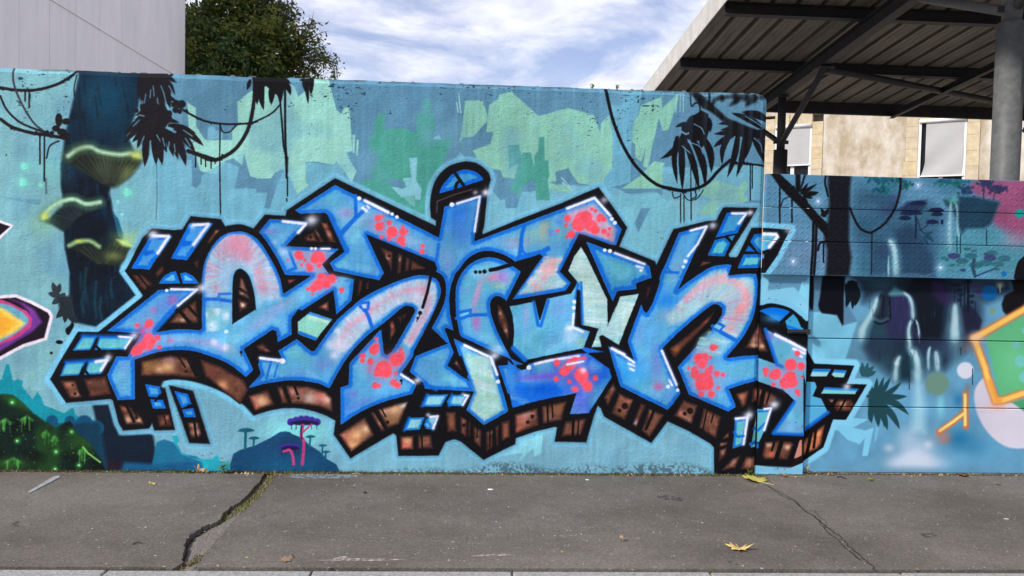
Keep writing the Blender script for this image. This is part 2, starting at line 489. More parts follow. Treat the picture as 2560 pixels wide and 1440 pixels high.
def paint_left(C):
    # trunk
    NAVY = (12, 28, 44)
    trunk = k(1, 760, 120, 790, 200, 740, 420, 690, 640, 640, 860, 610, 1100, 610, 1300, 630, 1440) + k(5, 640, 200, 645, 400, 650, 560, 700, 800, 690, 1050, 740, 1250, 760, 1300, 960, 1350, 1430, 1030, 1300, 850, 1200, 760, 1230, 560, 1220, 440, 1130, 200, 1090, 0) + k(1, 1090, 1440, 1100, 1300, 1390, 1060, 1270, 800, 1380, 500, 1430, 120)
    C.poly(trunk, NAVY, 4)
    C.begin(trunk, 3)
    C.mottle((8, 16, 28), 40, .8, .5, 31)
    C.mottle((14, 44, 66), 50, .6, .54, 32)
    (x, y), = k(1, 1050, 400)
    C.blob(x, y, 80, 110, (14, 70, 96), .9)
    C.blob(215, 640, 70, 130, (8, 14, 24), .75)
    C.blob(190, 500, 50, 60, (8, 14, 24), .6)
    C.blob(300, 420, 60, 40, (10, 16, 28), .6)
    for xx, y0, y1 in [(860, 760, 1100), (960, 900, 1250), (1120, 860, 1050), (1010, 1050, 1260), (830, 1000, 1200)]:
        C.line(k(5, xx, y0, xx - 15, (y0 + y1) / 2, xx + 5, y1), 4, (30, 92, 112), 4, .6)
    streaks(C, trunk, [(8, 14, 24), (20, 56, 76)], 160, 1.5, 5, (20, 60), (2, 6), (.2, .5))
    C.end()
    C.poly(k(5, 1130, 210, 1180, 260, 1230, 420, 1225, 470, 1180, 440), (24, 92, 122), 2)
    # lower trunk and dark growth
    low = k(6, 920, 760, 1085, 760, 1190, 1065, 1530, 1055, 1560, 1250, 1560, 1440, 900, 1440, 1000, 1100)
    C.poly(low, (16, 30, 46), 4)
    C.blob(270, 1165, 40, 16, (58, 20, 36), .7)
    # mushrooms
    def gills(fan, ox, oy, a0, a1, r0, r1, n, seed, col=(120, 130, 90)):
        C.begin(fan)
        rr = random.Random(seed)
        for i in range(n):
            a = a0 + (a1 - a0) * i / n
            C.line([(ox + math.cos(a) * r0, oy + math.sin(a) * r0), (ox + math.cos(a) * r1, oy + math.sin(a) * r1)], rr.uniform(1, 2.6), tuple(v * .8 for v in col) if i % 2 else (22, 28, 26), 2., rr.uniform(.08, .4))
        C.end()
    f1 = c(1, 650, 1000, 900, 960, 1200, 990, 1400, 1020, 1380, 1110, 1250, 1250, 1110, 1315, 900, 1200, 640, 1040)
    C.poly(f1, (26, 32, 28), 6)
    C.begin(f1, 3)
    C.blob(318, 432, 32, 24, (122, 134, 76), .75, -.7)
    C.blob(265, 420, 40, 40, (70, 78, 60), .7)
    C.end()
    gills(f1, 275, 475, -2.7, -.5, 20, 110, 36, 3, (130, 142, 100))
    rim = c(1, 680, 1000, 780, 930, 900, 910, 1000, 955, 1190, 985, 1300, 975, 1390, 1000)
    C.line(rim, 26, (84, 112, 76), 9, .6)
    C.line(rim, 9, (172, 212, 176), 4)
    C.blob(342, 388, 17, 11, (206, 212, 92), .9)
    C.blob(340, 375, 30, 20, (130, 160, 110), .3)
    C.blob(200, 372, 26, 14, (96, 116, 74), .4)
    f2 = c(5, 420, 290, 500, 250, 620, 140, 760, 120, 1000, 110, 980, 170, 860, 210, 760, 270, 650, 390, 520, 330)
    C.poly(f2, (24, 36, 40), 4)
    gills(f2, 210, 560, -2.9, -.6, 18, 90, 30, 8, (110, 136, 128))
    C.blob(106, 560, 34, 30, (140, 196, 150), .5)
    C.line(c(5, 430, 260, 470, 190, 600, 100, 740, 72, 860, 120, 1000, 100), 22, (104, 150, 116), 8, .6)
    C.line(c(5, 430, 260, 470, 190, 600, 100, 740, 72, 860, 118, 1000, 100), 9, (172, 216, 176), 3)
    C.blob(112, 540, 11, 10, (214, 220, 80), .95)
    f3 = c(5, 690, 550, 850, 520, 1000, 570, 1160, 490, 1310, 540, 1280, 600, 1220, 710, 1000, 725, 850, 640)
    C.poly(f3, (26, 36, 34), 4)
    gills(f3, 260, 670, -2.9, -.1, 14, 75, 34, 12, (150, 160, 96))
    C.blob(285, 640, 26, 14, (170, 180, 100), .5)
    C.line(c(5, 690, 535, 780, 495, 900, 490, 990, 545), 10, (140, 180, 120), 4)
    C.blob(197, 603, 10, 5, (206, 210, 76), .9)
    C.poly(c(5, 1165, 475, 1240, 480, 1330, 535, 1300, 550, 1220, 530), (196, 226, 146), 4)
    C.blob(318, 598, 40, 24, (180, 210, 110), .55)
    C.blob(120, 420, 40, 40, (120, 206, 196), .5)
    for x, y, r in [(61, 416, 10), (57, 455, 12), (102, 464, 5), (318, 480, 13), (295, 504, 4), (305, 536, 3)]:
        C.blob(x, y, r * 1.6, r * 1.6, (128, 226, 206), .6)
        C.dot(x, y, r * .8, (132, 232, 208), 2.5)
    # palms and vines
    DK = (26, 24, 30)
    top = [(1480, 180, 1770, 270, -.1, 18), (1560, 220, 1750, 390, -.12, 20), (1440, 180, 1380, 420, 0, 22), (1480, 200, 1440, 540, 0, 24), (1560, 220, 1580, 500, 0, 24), (1600, 240, 1700, 520, -.05, 22), (1640, 380, 1780, 470, 0, 10), (1520, 300, 1630, 520, 0, 30)]
    C.poly(k(1, 1400, 130, 1640, 150, 1680, 260, 1640, 560, 1440, 560, 1380, 380), DK, 3)
    leaves(C, 1, top, 20, DK)
    C.dot(427, 186, 4.5, DK)
    for l in [(1505, 340, 1498, 415), (1420, 450, 1428, 560), (1572, 420, 1580, 500), (1640, 385, 1665, 490), (1690, 300, 1745, 400), (1455, 380, 1440, 470), (1530, 300, 1540, 400), (1610, 300, 1640, 380), (1590, 480, 1600, 560)]:
        C.line(c(1, *l) if len(l) > 4 else k(1, *l), 2.6, (92, 142, 172), 1.3, .9)
    C.poly(k(1, 1400, 480, 1640, 480, 1720, 620, 1650, 720, 1800, 800, 1850, 900, 1600, 860, 1480, 840, 1380, 720), DK, 2)
    low_ = [(1500, 600, 1250, 800, .1, 16), (1500, 640, 1230, 880, .05, 16), (1480, 700, 1320, 860, 0, 16), (1460, 720, 1370, 920, 0, 18), (1470, 760, 1445, 1105, 0, 20), (1540, 760, 1560, 1090, 0, 19), (1570, 760, 1620, 1090, 0, 20), (1600, 780, 1665, 965, 0, 14), (1660, 760, 1735, 1005, 0, 15), (1700, 760, 1780, 1030, 0, 16), (1720, 780, 1860, 1100, -.06, 20), (1760, 760, 1950, 960, -.06, 18), (1740, 720, 2035, 900, -.08, 18), (1680, 690, 1960, 775, -.06, 14), (1600, 640, 1790, 665, -.05, 12), (1500, 560, 1340, 640, 0, 10), (1480, 520, 1350, 600, 0, 9)]
    leaves(C, 1, low_, 18, DK)
    for l in [(1565, 790, 1600, 850), (1625, 820, 1645, 900), (1440, 800, 1400, 900), (1500, 850, 1490, 960), (1690, 860, 1680, 940), (1740, 880, 1750, 960), (1830, 740, 1920, 800), (1850, 820, 1900, 900), (1390, 640, 1330, 700), (1350, 560, 1400, 540), (1390, 590, 1440, 600)]:
        C.line(k(1, *l), 2.4, (104, 160, 180), 1.2, .9)
    for x, y, r in [(1760, 465, 7), (1815, 480, 10), (1755, 540, 8), (1795, 555, 6), (1860, 548, 4), (1690, 575, 8), (1690, 610, 6), (1360, 545, 6), (1730, 490, 5)]:
        (px, py), = k(1, x, y)
        C.dot(px, py, r, DK)
    vine(C, 1, (0, 315, 150, 340, 350, 340, 550, 290, 700, 210, 770, 140), 7, DK, 26, 1)
    vine(C, 1, (130, 100, 140, 280, 220, 480, 330, 660, 440, 755), 5, (56, 64, 72))
    vine(C, 1, (0, 400, 60, 530, 180, 650, 300, 710, 440, 760), 5, DK)
    vine(C, 1, (0, 630, 120, 710, 300, 765, 440, 785, 640, 820), 8, DK, 22, 3)
    vine(C, 1, (765, 190, 740, 320, 745, 400), 3, DK)
    vine(C, 1, (590, 850, 500, 900, 465, 1020), 3.5, DK)
    for p in [(590, 640, 9, 17), (560, 725, 10, 8), (660, 655, 10, 8), (620, 760, 12, 9), (650, 800, 14, 10), (520, 770, 6, 5), (470, 770, 6, 7)]:
        (px, py), = k(1, p[0], p[1])
        C.dot(px, py, p[2], DK, ry=p[3])
    drips(C, 1, [(252, 340, 450), (293, 340, 515), (400, 790, 1080), (445, 790, 1250)], 4, DK)
    drips(C, 1, [(462, 1230, 1370)], 5, DK, .35)
    vine(C, 1, (1720, 470, 1900, 580, 2050, 650, 2250, 680, 2460, 675, 2570, 655), 5, DK, 20, 4)
    C.line(c(2, -10, 655, 90, 610, 170, 560, 235, 490), 4, BK)
    vine(C, 1, (2540, 180, 2540, 420, 2490, 700, 2380, 900, 2250, 1000, 2120, 1040, 1990, 990, 1880, 950), 9, DK, 10, 5)
    for i in range(12):
        (px, py), = k(1, 1880 + i * 25, 950 + i * 8)
        C.dot(px, py, 5, DK)
    drips(C, 1, [(1955, 1000, 1110), (2010, 1020, 1080), (2055, 1030, 1105), (2110, 1030, 1125), (2150, 1030, 1075)], 3)
    vine(C, 1, (2200, 690, 2230, 760, 2300, 755, 2360, 690), 3, DK)
    C.line(k(1, 2200, 680, 2195, 1000, 2200, 1440) + k(5, 2205, 240), 3.2, BK)
    C.line(k(1, 1565, 1090, 1570, 1440) + k(5, 1560, 280), 2, (60, 80, 100), 1.2, .65)
    # palm at the wall top, centre
    C.poly(k(1, 2510, 200, 2560, 195) + k(2, 100, 200, 290, 215, 300, 300, 240, 420, 100, 300, 0, 330) + k(1, 2530, 260), BK, 1.5)
    leaves(C, 2, [(0, 230, 10, 490, 0, 15), (60, 230, 75, 540, .06, 17), (190, 240, 150, 490, .05, 18), (240, 230, 240, 480, 0, 16), (270, 250, 345, 390, -.08, 14), (250, 210, 345, 275, 0, 11), (-60, 230, -90, 340, 0, 10)], 15)
    leaves(C, 2, [(470, 215, 490, 360, 0, 9), (500, 215, 520, 480, 0, 10), (560, 215, 545, 390, 0, 12), (480, 230, 430, 240, 0, 7)], 9)
    C.poly(k(2, 480, 210, 560, 215, 560, 380, 500, 250), BK)
    C.line(k(2, 235, 400, 260, 700, 275, 900, 300, 1010), 4.5, BK)
    C.line(k(2, 288, 300, 290, 700, 295, 900, 305, 1010), 5.5, BK)
    p = [(305 + (12 if i % 2 else -12) * (1 - i / 26), 1010 + i * 10) for i in range(22)]
    C.line(k(2, *[v for q in p for v in q]), 4.5, BK)
    C.line(k(2, 312, 1210, 313, 1400), 3, BK)
    C.line(k(8, 408, 410, 410, 440), 3, BK)
    # leaf cluster at the lower left of the trunk
    G = (46, 58, 66)
    leaves(C, 5, [(560, 1010, 520, 900, 0, 14), (570, 1010, 600, 915, 0, 14), (600, 1040, 480, 1010, 0, 16), (600, 1060, 520, 1120, 0, 16), (600, 1060, 655, 1010, 0, 14)], 14, G)
    leaves(C, 5, [(700, 1120, 560, 1260, 0, 20), (660, 1150, 650, 1310, 0, 16), (680, 1150, 720, 1300, 0, 18), (700, 1100, 620, 1060, 0, 20), (720, 1240, 770, 1310, 0, 16)], 18, (32, 40, 46))
    C.poly(k(5, 580, 1060, 720, 1030, 740, 1260, 600, 1230), (34, 42, 48), 4)
    for p in [(148, 855, 9, 5), (128, 882, 3.5, 3.5)]:
        C.dot(p[0], p[1], p[2], BK, ry=p[3])
    C.poly(c(5, 720, 1290, 740, 1330, 700, 1420, 665, 1420, 655, 1370, 700, 1330), BK)
    # foot of the wall: teal bush, green hill, mountain
    TB = (18, 146, 164)
    C.poly(k(6, -2200, 600, -1700, 520, -1300, 640, -900, 500, -400, 560, -60, 520, 20, 510, 60, 360, 90, 360, 130, 530, 180, 510, 230, 530, 220, 580, 320, 710, 375, 640, 410, 690, 440, 770, 520, 800, 640, 850, 730, 790, 750, 860, 800, 900, 700, 1100, 300, 1200, -2200, 1440), TB)
    for x, y, r in [(520, 930, 60), (700, 930, 55), (840, 960, 90), (960, 1000, 80)]:
        (px, py), = k(6, x, y)
        C.dot(px, py, r / 4, (16, 84, 122), 2)
    C.poly(k(6, 560, 960, 1000, 940, 1080, 1440, 500, 1440), (14, 60, 84), 6)
    hill = k(6, -2200, 900, -1500, 760, -800, 700, -60, 670, 40, 660, 130, 670, 230, 750, 330, 850, 460, 940, 560, 1000, 640, 950, 700, 930, 780, 1060, 900, 1150, 1000, 1300, 1060, 1440, -2200, 1440)
    C.poly(hill, (14, 34, 28), 3)
    C.begin(hill, 2)
    C.mottle((34, 74, 30), 50, .7, .5, 61)
    C.mottle((8, 14, 14), 34, .7, .5, 62)
    C.blob(210, 1100, 60, 40, (44, 88, 34), .8)
    C.blob(60, 1010, 60, 20, (44, 92, 36), .7, .5)
    C.blob(20, 1160, 60, 20, (50, 100, 36), .7)
    GL = (92, 186, 78)
    rr = random.Random(4)
    for x, y, w, n in [(50, 910, 110, 9), (270, 880, 110, 8), (460, 1030, 60, 6), (545, 1080, 50, 5), (820, 1210, 60, 6), (130, 1300, 130, 9)]:
        for i in range(n):
            xx = x + rr.uniform(-.5, .5) * w
            yy = y + abs(xx - x) * .5
            C.line(k(6, xx, yy, xx + rr.uniform(-4, 4), yy + rr.uniform(30, 130)), rr.uniform(1.2, 2.6), GL, 1.8, rr.uniform(.25, .8))
        C.line(k(6, x - w * .6, y + 40, x, y, x + w * .5, y + 40), 4, GL, 4, .6)
    C.line(k(6, 830, 1190, 880, 1250, 1000, 1340), 4, (150, 226, 110), 2)
    for i in range(90):
        (px, py), = k(6, rr.uniform(0, 1000), rr.uniform(900, 1430))
        C.dot(px, py, rr.uniform(.6, 1.4), (110, 200, 100), 1.2, rr.uniform(.2, .8))
    for x, y in [(120, 742), (715, 1035), (170, 1127), (560, 1235), (788, 1370), (550, 1410), (1000, 1140)]:
        (px, py), = k(6, x, y)
        C.blob(px, py, 8, 8, (90, 220, 100), .7)
        C.dot(px, py, 2.6, (170, 244, 160), 1.5)
    C.end()
    C.poly(k(6, 1565, 1140, 1640, 1110, 1760, 1150, 1820, 1260, 1960, 1280, 2050, 1340, 2050, 1440, 1500, 1440), (28, 110, 146), 2)
    C.poly(k(6, 1720, 1080, 1770, 1070, 1790, 1130, 1760, 1160, 1800, 1240, 1860, 1260, 1900, 1290, 1980, 1310, 2120, 1310, 2170, 1260, 2200, 1330, 2310, 1340, 2480, 1440, 2040, 1440, 2020, 1340, 1900, 1290, 1810, 1260, 1740, 1150), (34, 166, 186), 1.5)
    C.poly(k(6, 1240, 1340, 1600, 1360, 1960, 1330, 2020, 1440, 1200, 1440), (22, 90, 132), 5)
    C.blob(750, 1075, 100, 40, (128, 226, 220), .8)
    mt = k(15, -130, 1440, -90, 1300, 0, 1250, 200, 1190, 400, 1090, 530, 1010, 600, 1000, 660, 1010, 700, 1040, 830, 1090, 920, 1180, 1050, 1260, 1160, 1370, 1280, 1440) + k(0, 860, 1200, 575, 1200)
    C.poly(mt, (20, 72, 110), 1.5)
    C.begin(mt)
    C.blob(720, 1110, 60, 30, (26, 52, 86), .6)
    C.blob(700, 1170, 90, 30, (22, 88, 124), .7)
    C.end()
    T1 = (18, 92, 112)
    for x, y0, y1, w in [(75, 1000, 1240, 230), (185, 1100, 1200, 150), (935, 1080, 1200, 140), (1100, 1195, 1330, 115), (1145, 1280, 1370, 120)]:
        pts = c(15, x - w * .5, y0, x - w * .3, y0 - w * .14, x, y0 - w * .2, x + w * .3, y0 - w * .16, x + w * .5, y0 - 4, x, y0 + 14)
        C.poly(pts, T1)
        C.line(k(15, x, y0, x - 8, y1), w * .022 + 1.5, T1)
    PU = (62, 44, 146)
    for x, y, w in [(850, 880, 410), (665, 1215, 260)]:
        for i in range(6):
            t = i / 5 - .5
            (px, py), = k(15, x + t * w * .85, y - 30 * math.cos(t * 3) * w / 300)
            C.dot(px, py, w / 44, PU, 1.5)
        C.poly(c(15, x - w * .5, y + 10, x - w * .2, y - 20, x + w * .2, y - 20, x + w * .5, y + 10, x + w * .25, y + 36, x - w * .25, y + 36), (30, 22, 66))
        for dx in (-.4, -.25, .25, .42):
            C.line(k(15, x + dx * w, y + 20, x + dx * w, y + 90), 1.6, (24, 22, 50))
    PK = (196, 62, 122)
    C.line(c(15, 835, 920, 815, 1060, 850, 1150, 830, 1440), 7.5, PK)
    C.line(c(15, 820, 930, 810, 1000, 822, 1100), 4, (40, 46, 70))
    C.line(k(15, 840, 1010, 950, 910), 4.5, PK)
    C.line(c(15, 580, 1270, 660, 1250, 700, 1330, 715, 1440), 6.5, PK)
    # neighbouring piece at the left edge
    OL = k(0, -330, 800, -240, 740, -60, 735, 0, 738) + k(5, 160, 1020, 330, 1090, 500, 1180, 535, 1240, 490, 1400) + k(6, 470, 120, 240, 190, 90, 270, 0, 320, -240, 380, -800, 420, -1300, 200)
    C.poly(OL, (240, 226, 236), 1.5)
    C.poly(OL, (28, 18, 32), 1.5, grow=-8)
    C.poly(k(5, 100, 1070, 240, 1110, 350, 1180, 420, 1300, 330, 1390) + k(6, 160, 130, 0, 230, -200, 260, -700, 260, -700, 170, 150, 60) + k(5, 300, 1290, 290, 1200, 200, 1110), (118, 56, 150), 4)
    C.poly(k(5, -900, 1100, -200, 1060, 0, 1070, 100, 1105, 270, 1190, 325, 1270, 310, 1350) + k(6, 180, 90, 0, 165, -200, 190, -900, 190), (204, 66, 128), 1.5)
    C.poly(k(5, -800, 1130, -200, 1100, 0, 1110, 100, 1130, 230, 1200, 290, 1270, 270, 1330) + k(6, 150, 60, 0, 140, -200, 160, -800, 160), (104, 170, 190), 2)
    C.poly(k(5, -700, 1180, -200, 1130, 0, 1150, 60, 1180, 160, 1250, 250, 1310, 180, 1380) + k(6, 90, 70, 0, 110, -200, 130, -700, 100), (250, 210, 92), 4)
    C.poly(k(5, -600, 1230, -200, 1190, 0, 1200, 90, 1260, 180, 1310, 100, 1380) + k(6, 0, 80, -200, 90, -600, 60), (248, 176, 52), 6)
    C.poly(k(0, -260, 560, -200, 520, -80, 535, 0, 550, 34, 563, 0, 598, -80, 640, -200, 660), (242, 232, 240))
    C.poly(k(0, -245, 562, -195, 530, -80, 545, 0, 557, 25, 566, 0, 588, -80, 622, -190, 645), (28, 18, 30))


def paint_right(C):
    """palm branch and loop vine at the top right of the wall"""
    vine(C, 3, (935, 320, 960, 450, 1010, 650, 1100, 880, 1220, 1080, 1380, 1240, 1510, 1310, 1700, 1345, 1850, 1320, 1960, 1260, 2060, 1150, 2180, 1040), 8, BK, 12, 8)
    vine(C, 3, (2200, 1070, 2350, 1078, 2540, 1100), 5, BK, 16, 9)
    C.poly(k(3, 1740, 345, 1850, 345, 1990, 470, 2150, 620, 2450, 740, 2430, 760, 2100, 650, 1990, 560, 1900, 520, 1820, 420), BK, 3)
    C.line(k(3, 1975, 350, 1970, 480), 5, BK, 2)
    C.line(c(3, 1780, 360, 1790, 500, 1830, 470, 1870, 480, 1880, 560), 4, BK)
    C.line(c(3, 2000, 480, 2060, 420, 2250, 400, 2430, 400), 8, BK, 5)
    for p in [(2100, 420, 30), (2230, 400, 36), (2330, 420, 36), (2420, 420, 34), (2500, 410, 30)]:
        (x, y), = k(3, p[0], p[1])
        C.dot(x, y, p[2] / 4, BK, 5)
    leaves(C, 3, [(2300, 400, 2170, 500, 0, 14), (2440, 400, 2330, 500, 0, 16)], 14, BK, 4)
    # left frond
    C.poly(k(3, 1690, 700, 1800, 610, 1890, 540, 1960, 580, 1970, 720, 1930, 840, 1840, 850, 1700, 820), BK, 2)
    leaves(C, 3, [(1750, 700, 1480, 1030, -.14, 20), (1650, 800, 1650, 1275, .06, 15), (1690, 820, 1700, 1340, 0, 17), (1720, 820, 1870, 1350, -.03, 17), (1790, 810, 1930, 1310, -.08, 19), (1900, 800, 1990, 1170, -.1, 19), (1800, 690, 1630, 710, .1, 12), (1870, 600, 1740, 660, .1, 12), (1960, 620, 1980, 760, 0, 16), (1950, 640, 1880, 940, 0, 20)], 20)
    for l in [(1700, 900, 1790, 980), (1760, 860, 1870, 900, 1910, 980), (1820, 680, 1890, 720, 1920, 780), (1655, 980, 1650, 1100)]:
        C.line(c(3, *l), 2.2, (110, 160, 190))
    C.line(c(3, 1700, 760, 1740, 780, 1760, 770), 4, (110, 160, 190))
    # right frond
    C.poly(k(3, 2160, 680, 2260, 690, 2450, 740, 2540, 720, 2570, 820, 2400, 830, 2250, 800, 2150, 740), BK, 2)
    leaves(C, 3, [(2260, 680, 2060, 680, .06, 12), (2280, 740, 2080, 740, .06, 12), (2270, 780, 2015, 780, .04, 13), (2220, 780, 2010, 910, .02, 15), (2190, 780, 2100, 1090, .12, 14), (2260, 770, 2150, 1215, -.04, 16), (2330, 770, 2240, 1210, -.04, 16), (2390, 760, 2320, 1040, 0, 17), (2500, 720, 2190, 570, .06, 17), (2560, 640, 2290, 560, .06, 20), (2400, 780, 2560, 1110, 0, 17), (2480, 760, 2530, 960, 0, 15)], 17)
    for l in [(2420, 820, 2480, 880, 2500, 960), (2330, 600, 2430, 660, 2500, 710)]:
        C.line(c(3, *l), 2, (100, 150, 185))
    for i in range(10):
        (x, y), = k(3, 1510 + i * 24, 1310 + 5 * i)
        C.dot(x, y, 4.5, BK)
    for l in [(1600, 1360, 1620, 1420, 1680, 1400), (1700, 1360, 1760, 1440, 1850, 1420, 1910, 1340), (1820, 1340, 1840, 1400, 1790, 1430)]:
        C.line(c(3, *l), 2.6, BK)
    drips(C, 13, [(965, -190, 210), (1010, -160, 200), (1105, -200, 180)], 3)
    C.line(k(3, 1785, 940, 1785, 1440), 2.5, BK)
    C.line(k(3, 1835, 1050, 1835, 1440), 1.8, BK)
    drips(C, 3, [(2380, 1090, 1440), (2400, 1090, 1320)], 3)


def windows(C, pts, split=None, base=(92, 178, 222), low=(110, 200, 196), band=BLUE, bw=7):
    C.begin(pts)
    C.poly(pts, base, grow=3)
    x = sum(p[0] for p in pts) / len(pts)
    y = max(p[1] for p in pts)
    C.blob(x, y, 30, 16, low, .7)
    C.band(pts, band, bw, 2.2, .95)
    C.end()
    if split:
        for s_ in split:
            C.line(s_, 7, BK)


def paint_letters(C, part):
    """the big lettering; part 'wall' or 'post' or 'tread' or 'low' picks what falls on that surface"""
    sil = (k(7, 60, 840, 110, 760, 300, 400, 425, 275, 560, 285, 700, 298, 830, 288, 945, 112, 1340, 150, 1400, 248) + c(7, 1420, 240, 1600, 218, 1780, 275)
           + k(7, 1930, 90, 2205, 105, 2225, 40) + k(8, 400, 572, 1050, 138, 2395, 775, 2400, 700, 2335, 660)
           + c(9, 90, 740, 80, 600, 100, 430, 150, 280, 230, 165, 330, 85, 450, 40, 570, 22, 690, 42, 790, 105, 860, 180, 885, 262) + k(9, 862, 330, 835, 480, 795, 880, 772, 960, 780, 992)
           + k(9, 1220, 812, 1850, 570, 2325, 362) + k(13, 70, 0, 250, 260, 140, 515, 620, 710, 640, 765, 870, 285, 1300, 180, 1440, 165, 1530, 0, 1560, -8, 1985, 0, 1890, 165, 1603, 615, 1612, 655, 1700, 660, 1730, 640, 1910, 268, 2085, 262)
           + k(0, 1911, 570, 1900, 800, 1888, 1190, 1782, 1190) + k(17, 1840, 1360, 1838, 1000, 1790, 950, 1500, 780, 1215, 650, 1000, 940, 840, 850, 375, 590, 330, 480, 287, 440, 240, 560, 130, 935)
           + k(16, 2480, 1145, 2060, 1135, 2095, 945, 2050, 940, 1800, 1000, 1540, 1090, 1530, 1170, 1110, 1378, 830, 1150) + c(16, 820, 1140, 720, 1105, 600, 1140) + k(16, 510, 1318, 250, 1325)
           + k(15, 2112, 1325, 2085, 1060, 2040, 1022, 1470, 1358, 1250, 1040, 1275, 860) + c(15, 1270, 855, 1100, 770, 850, 700, 600, 690, 380, 725, 165, 792)
           + c(10, 1770, 1430, 1600, 1260, 1300, 1090, 1000, 985, 750, 950, 600, 965) + k(6, 1638, 545, 1650, 600, 1745, 1015, 1545, 1020, 1520, 945, 1490, 1000, 1232, 1020, 1190, 950, 1128, 720, 1100, 706, 660, 742, 500, 512, 600, 330, 780, 35)
           + k(5, 985, 1398, 1420, 1048, 1430, 1030, 1250, 795))
    small = k(6, 1685, 568, 1930, 628, 2097, 1157, 1890, 1148, 1820, 940)
    post = k(0, 1880, 765) + c(18, 560, 388, 640, 366, 720, 366, 850, 395, 960, 440, 1060, 520, 1145, 600) + k(0, 2030, 800, 2030, 1140) + k(19, 1065, 1215, 900, 1292, 480, 1240, 400, 1250) + k(0, 1880, 1165)
    lowp = k(18, 1100, 580, 1135, 600, 1130, 930, 1260, 1165, 1790, 1192) + k(19, 1690, 155, 1960, 163, 1680, 635, 1508, 630, 1380, 1000, 1075, 1208) + k(0, 1990, 1160, 1990, 800)
    tread = k(13, 2000, 258, 2090, 264, 2432, 290, 2350, 440, 2260, 630, 2095, 865, 1950, 870)
    if part == 'wall':
        for s_ in (sil, small):
            C.poly(s_, LB, 3, .8, grow=13)
        for s_ in (sil, small):
            C.poly(s_, BK, 7, .30, grow=3)
            C.poly(s_, BK, 2.)
        C.blob(*k(9, 2320, 400)[0], 22, 18, (120, 190, 222), .75)
    if part == 'wall':
        hl_ = (k(6, 660, 742, 500, 512, 600, 330, 780, 35) + k(5, 985, 1398, 1420, 1048, 1250, 795, 1350, 640))
        hl_ = [(x - 7, y - 2) for x, y in hl_]
        C.line(hl_, 13, (122, 200, 232), 2.5)
        C.poly(sil, BK, 1.6)
        C.line([(x, y + 7) for x, y in c(10, 1770, 1430, 1600, 1260, 1300, 1090, 1000, 985, 750, 950, 600, 965) + k(6, 1638, 545)], 12, (122, 206, 236), 3, .9)
    if part == 'post':
        C.poly(post, LB, 3, .7, grow=13)
        C.poly(post, BK)
    if part == 'tread':
        C.poly(tread, LB, 3, grow=14)
        C.poly(tread, BK)
    if part == 'low':
        C.poly(lowp, (132, 206, 234), 3, grow=15)
        C.poly(lowp, BK)
        for t_ in (k(18, 1120, 1405, 1265, 1410) + k(19, 1290, 200, 1235, 320, 1350, 350, 1440, 535, 1100, 780) + k(0, 1990, 1070, 1990, 950),):
            C.poly(t_, (84, 172, 214))
            C.line(k(19, 1440, 535, 1100, 785), 9, BLUE, 3)
    if part == 'wall':
        _wall_letters(C)
    if part == 'post':
        _post_letters(C)
    if part == 'tread':
        w_ = k(13, 2040, 330, 2240, 330, 2275, 380, 2160, 540, 2040, 580)
        C.poly(w_, (84, 170, 206))
        white(C, 13, (2050, 345, 2240, 350, 2260, 385, 2150, 520), 8)
        C.blob(*k(13, 2400, 300)[0], 12, 10, (150, 160, 175), .7)
        C.poly(k(13, 1980, 615, 2080, 615, 2080, 665, 1980, 790), (84, 170, 206))
    if part == 'low':
        C.poly(k(18, 1245, 1238, 1475, 1242, 1420, 1335, 1200, 1335), (150, 212, 214))
        C.poly(k(18, 1530, 1250, 1685, 1260, 1650, 1350, 1530, 1345, 1490, 1310), (150, 212, 214))
        C.poly(k(18, 1245, 1238, 1475, 1242, 1455, 1275, 1225, 1270), (0, 108, 214), 3)
        C.poly(k(18, 1530, 1250, 1685, 1260, 1670, 1290, 1515, 1280), (0, 108, 214), 3)
        C.poly(k(19, 1395, 205, 1840, 225, 1800, 292, 1350, 285), (128, 206, 206))
        C.line(k(19, 1400, 215, 1830, 235), 5, (10, 108, 210), 3)
        flare(C, 19, 1690, 190, 90, .8)
        brown(C, k(19, 1440, 355, 1750, 365, 1790, 430, 1740, 520, 1560, 520), [k(19, 1480, 380)[0] + (8,), k(19, 1640, 420)[0] + (9,)])
        bars(C, 19, [(1560, 350, 1500, 440, 10), (1670, 370, 1590, 520, 6)])
        brown(C, k(19, 1400, 690, 1350, 960, 1300, 1020, 1060, 1130, 990, 1150, 1050, 950, 1150, 870), [k(19, 1100, 990)[0] + (16, (246, 150, 96)), k(19, 1320, 830)[0] + (16, (246, 150, 96))], tint=(196, 116, 80))
        bars(C, 19, [(1210, 830, 1160, 1080, 9), (1280, 770, 1250, 1000, 7)])


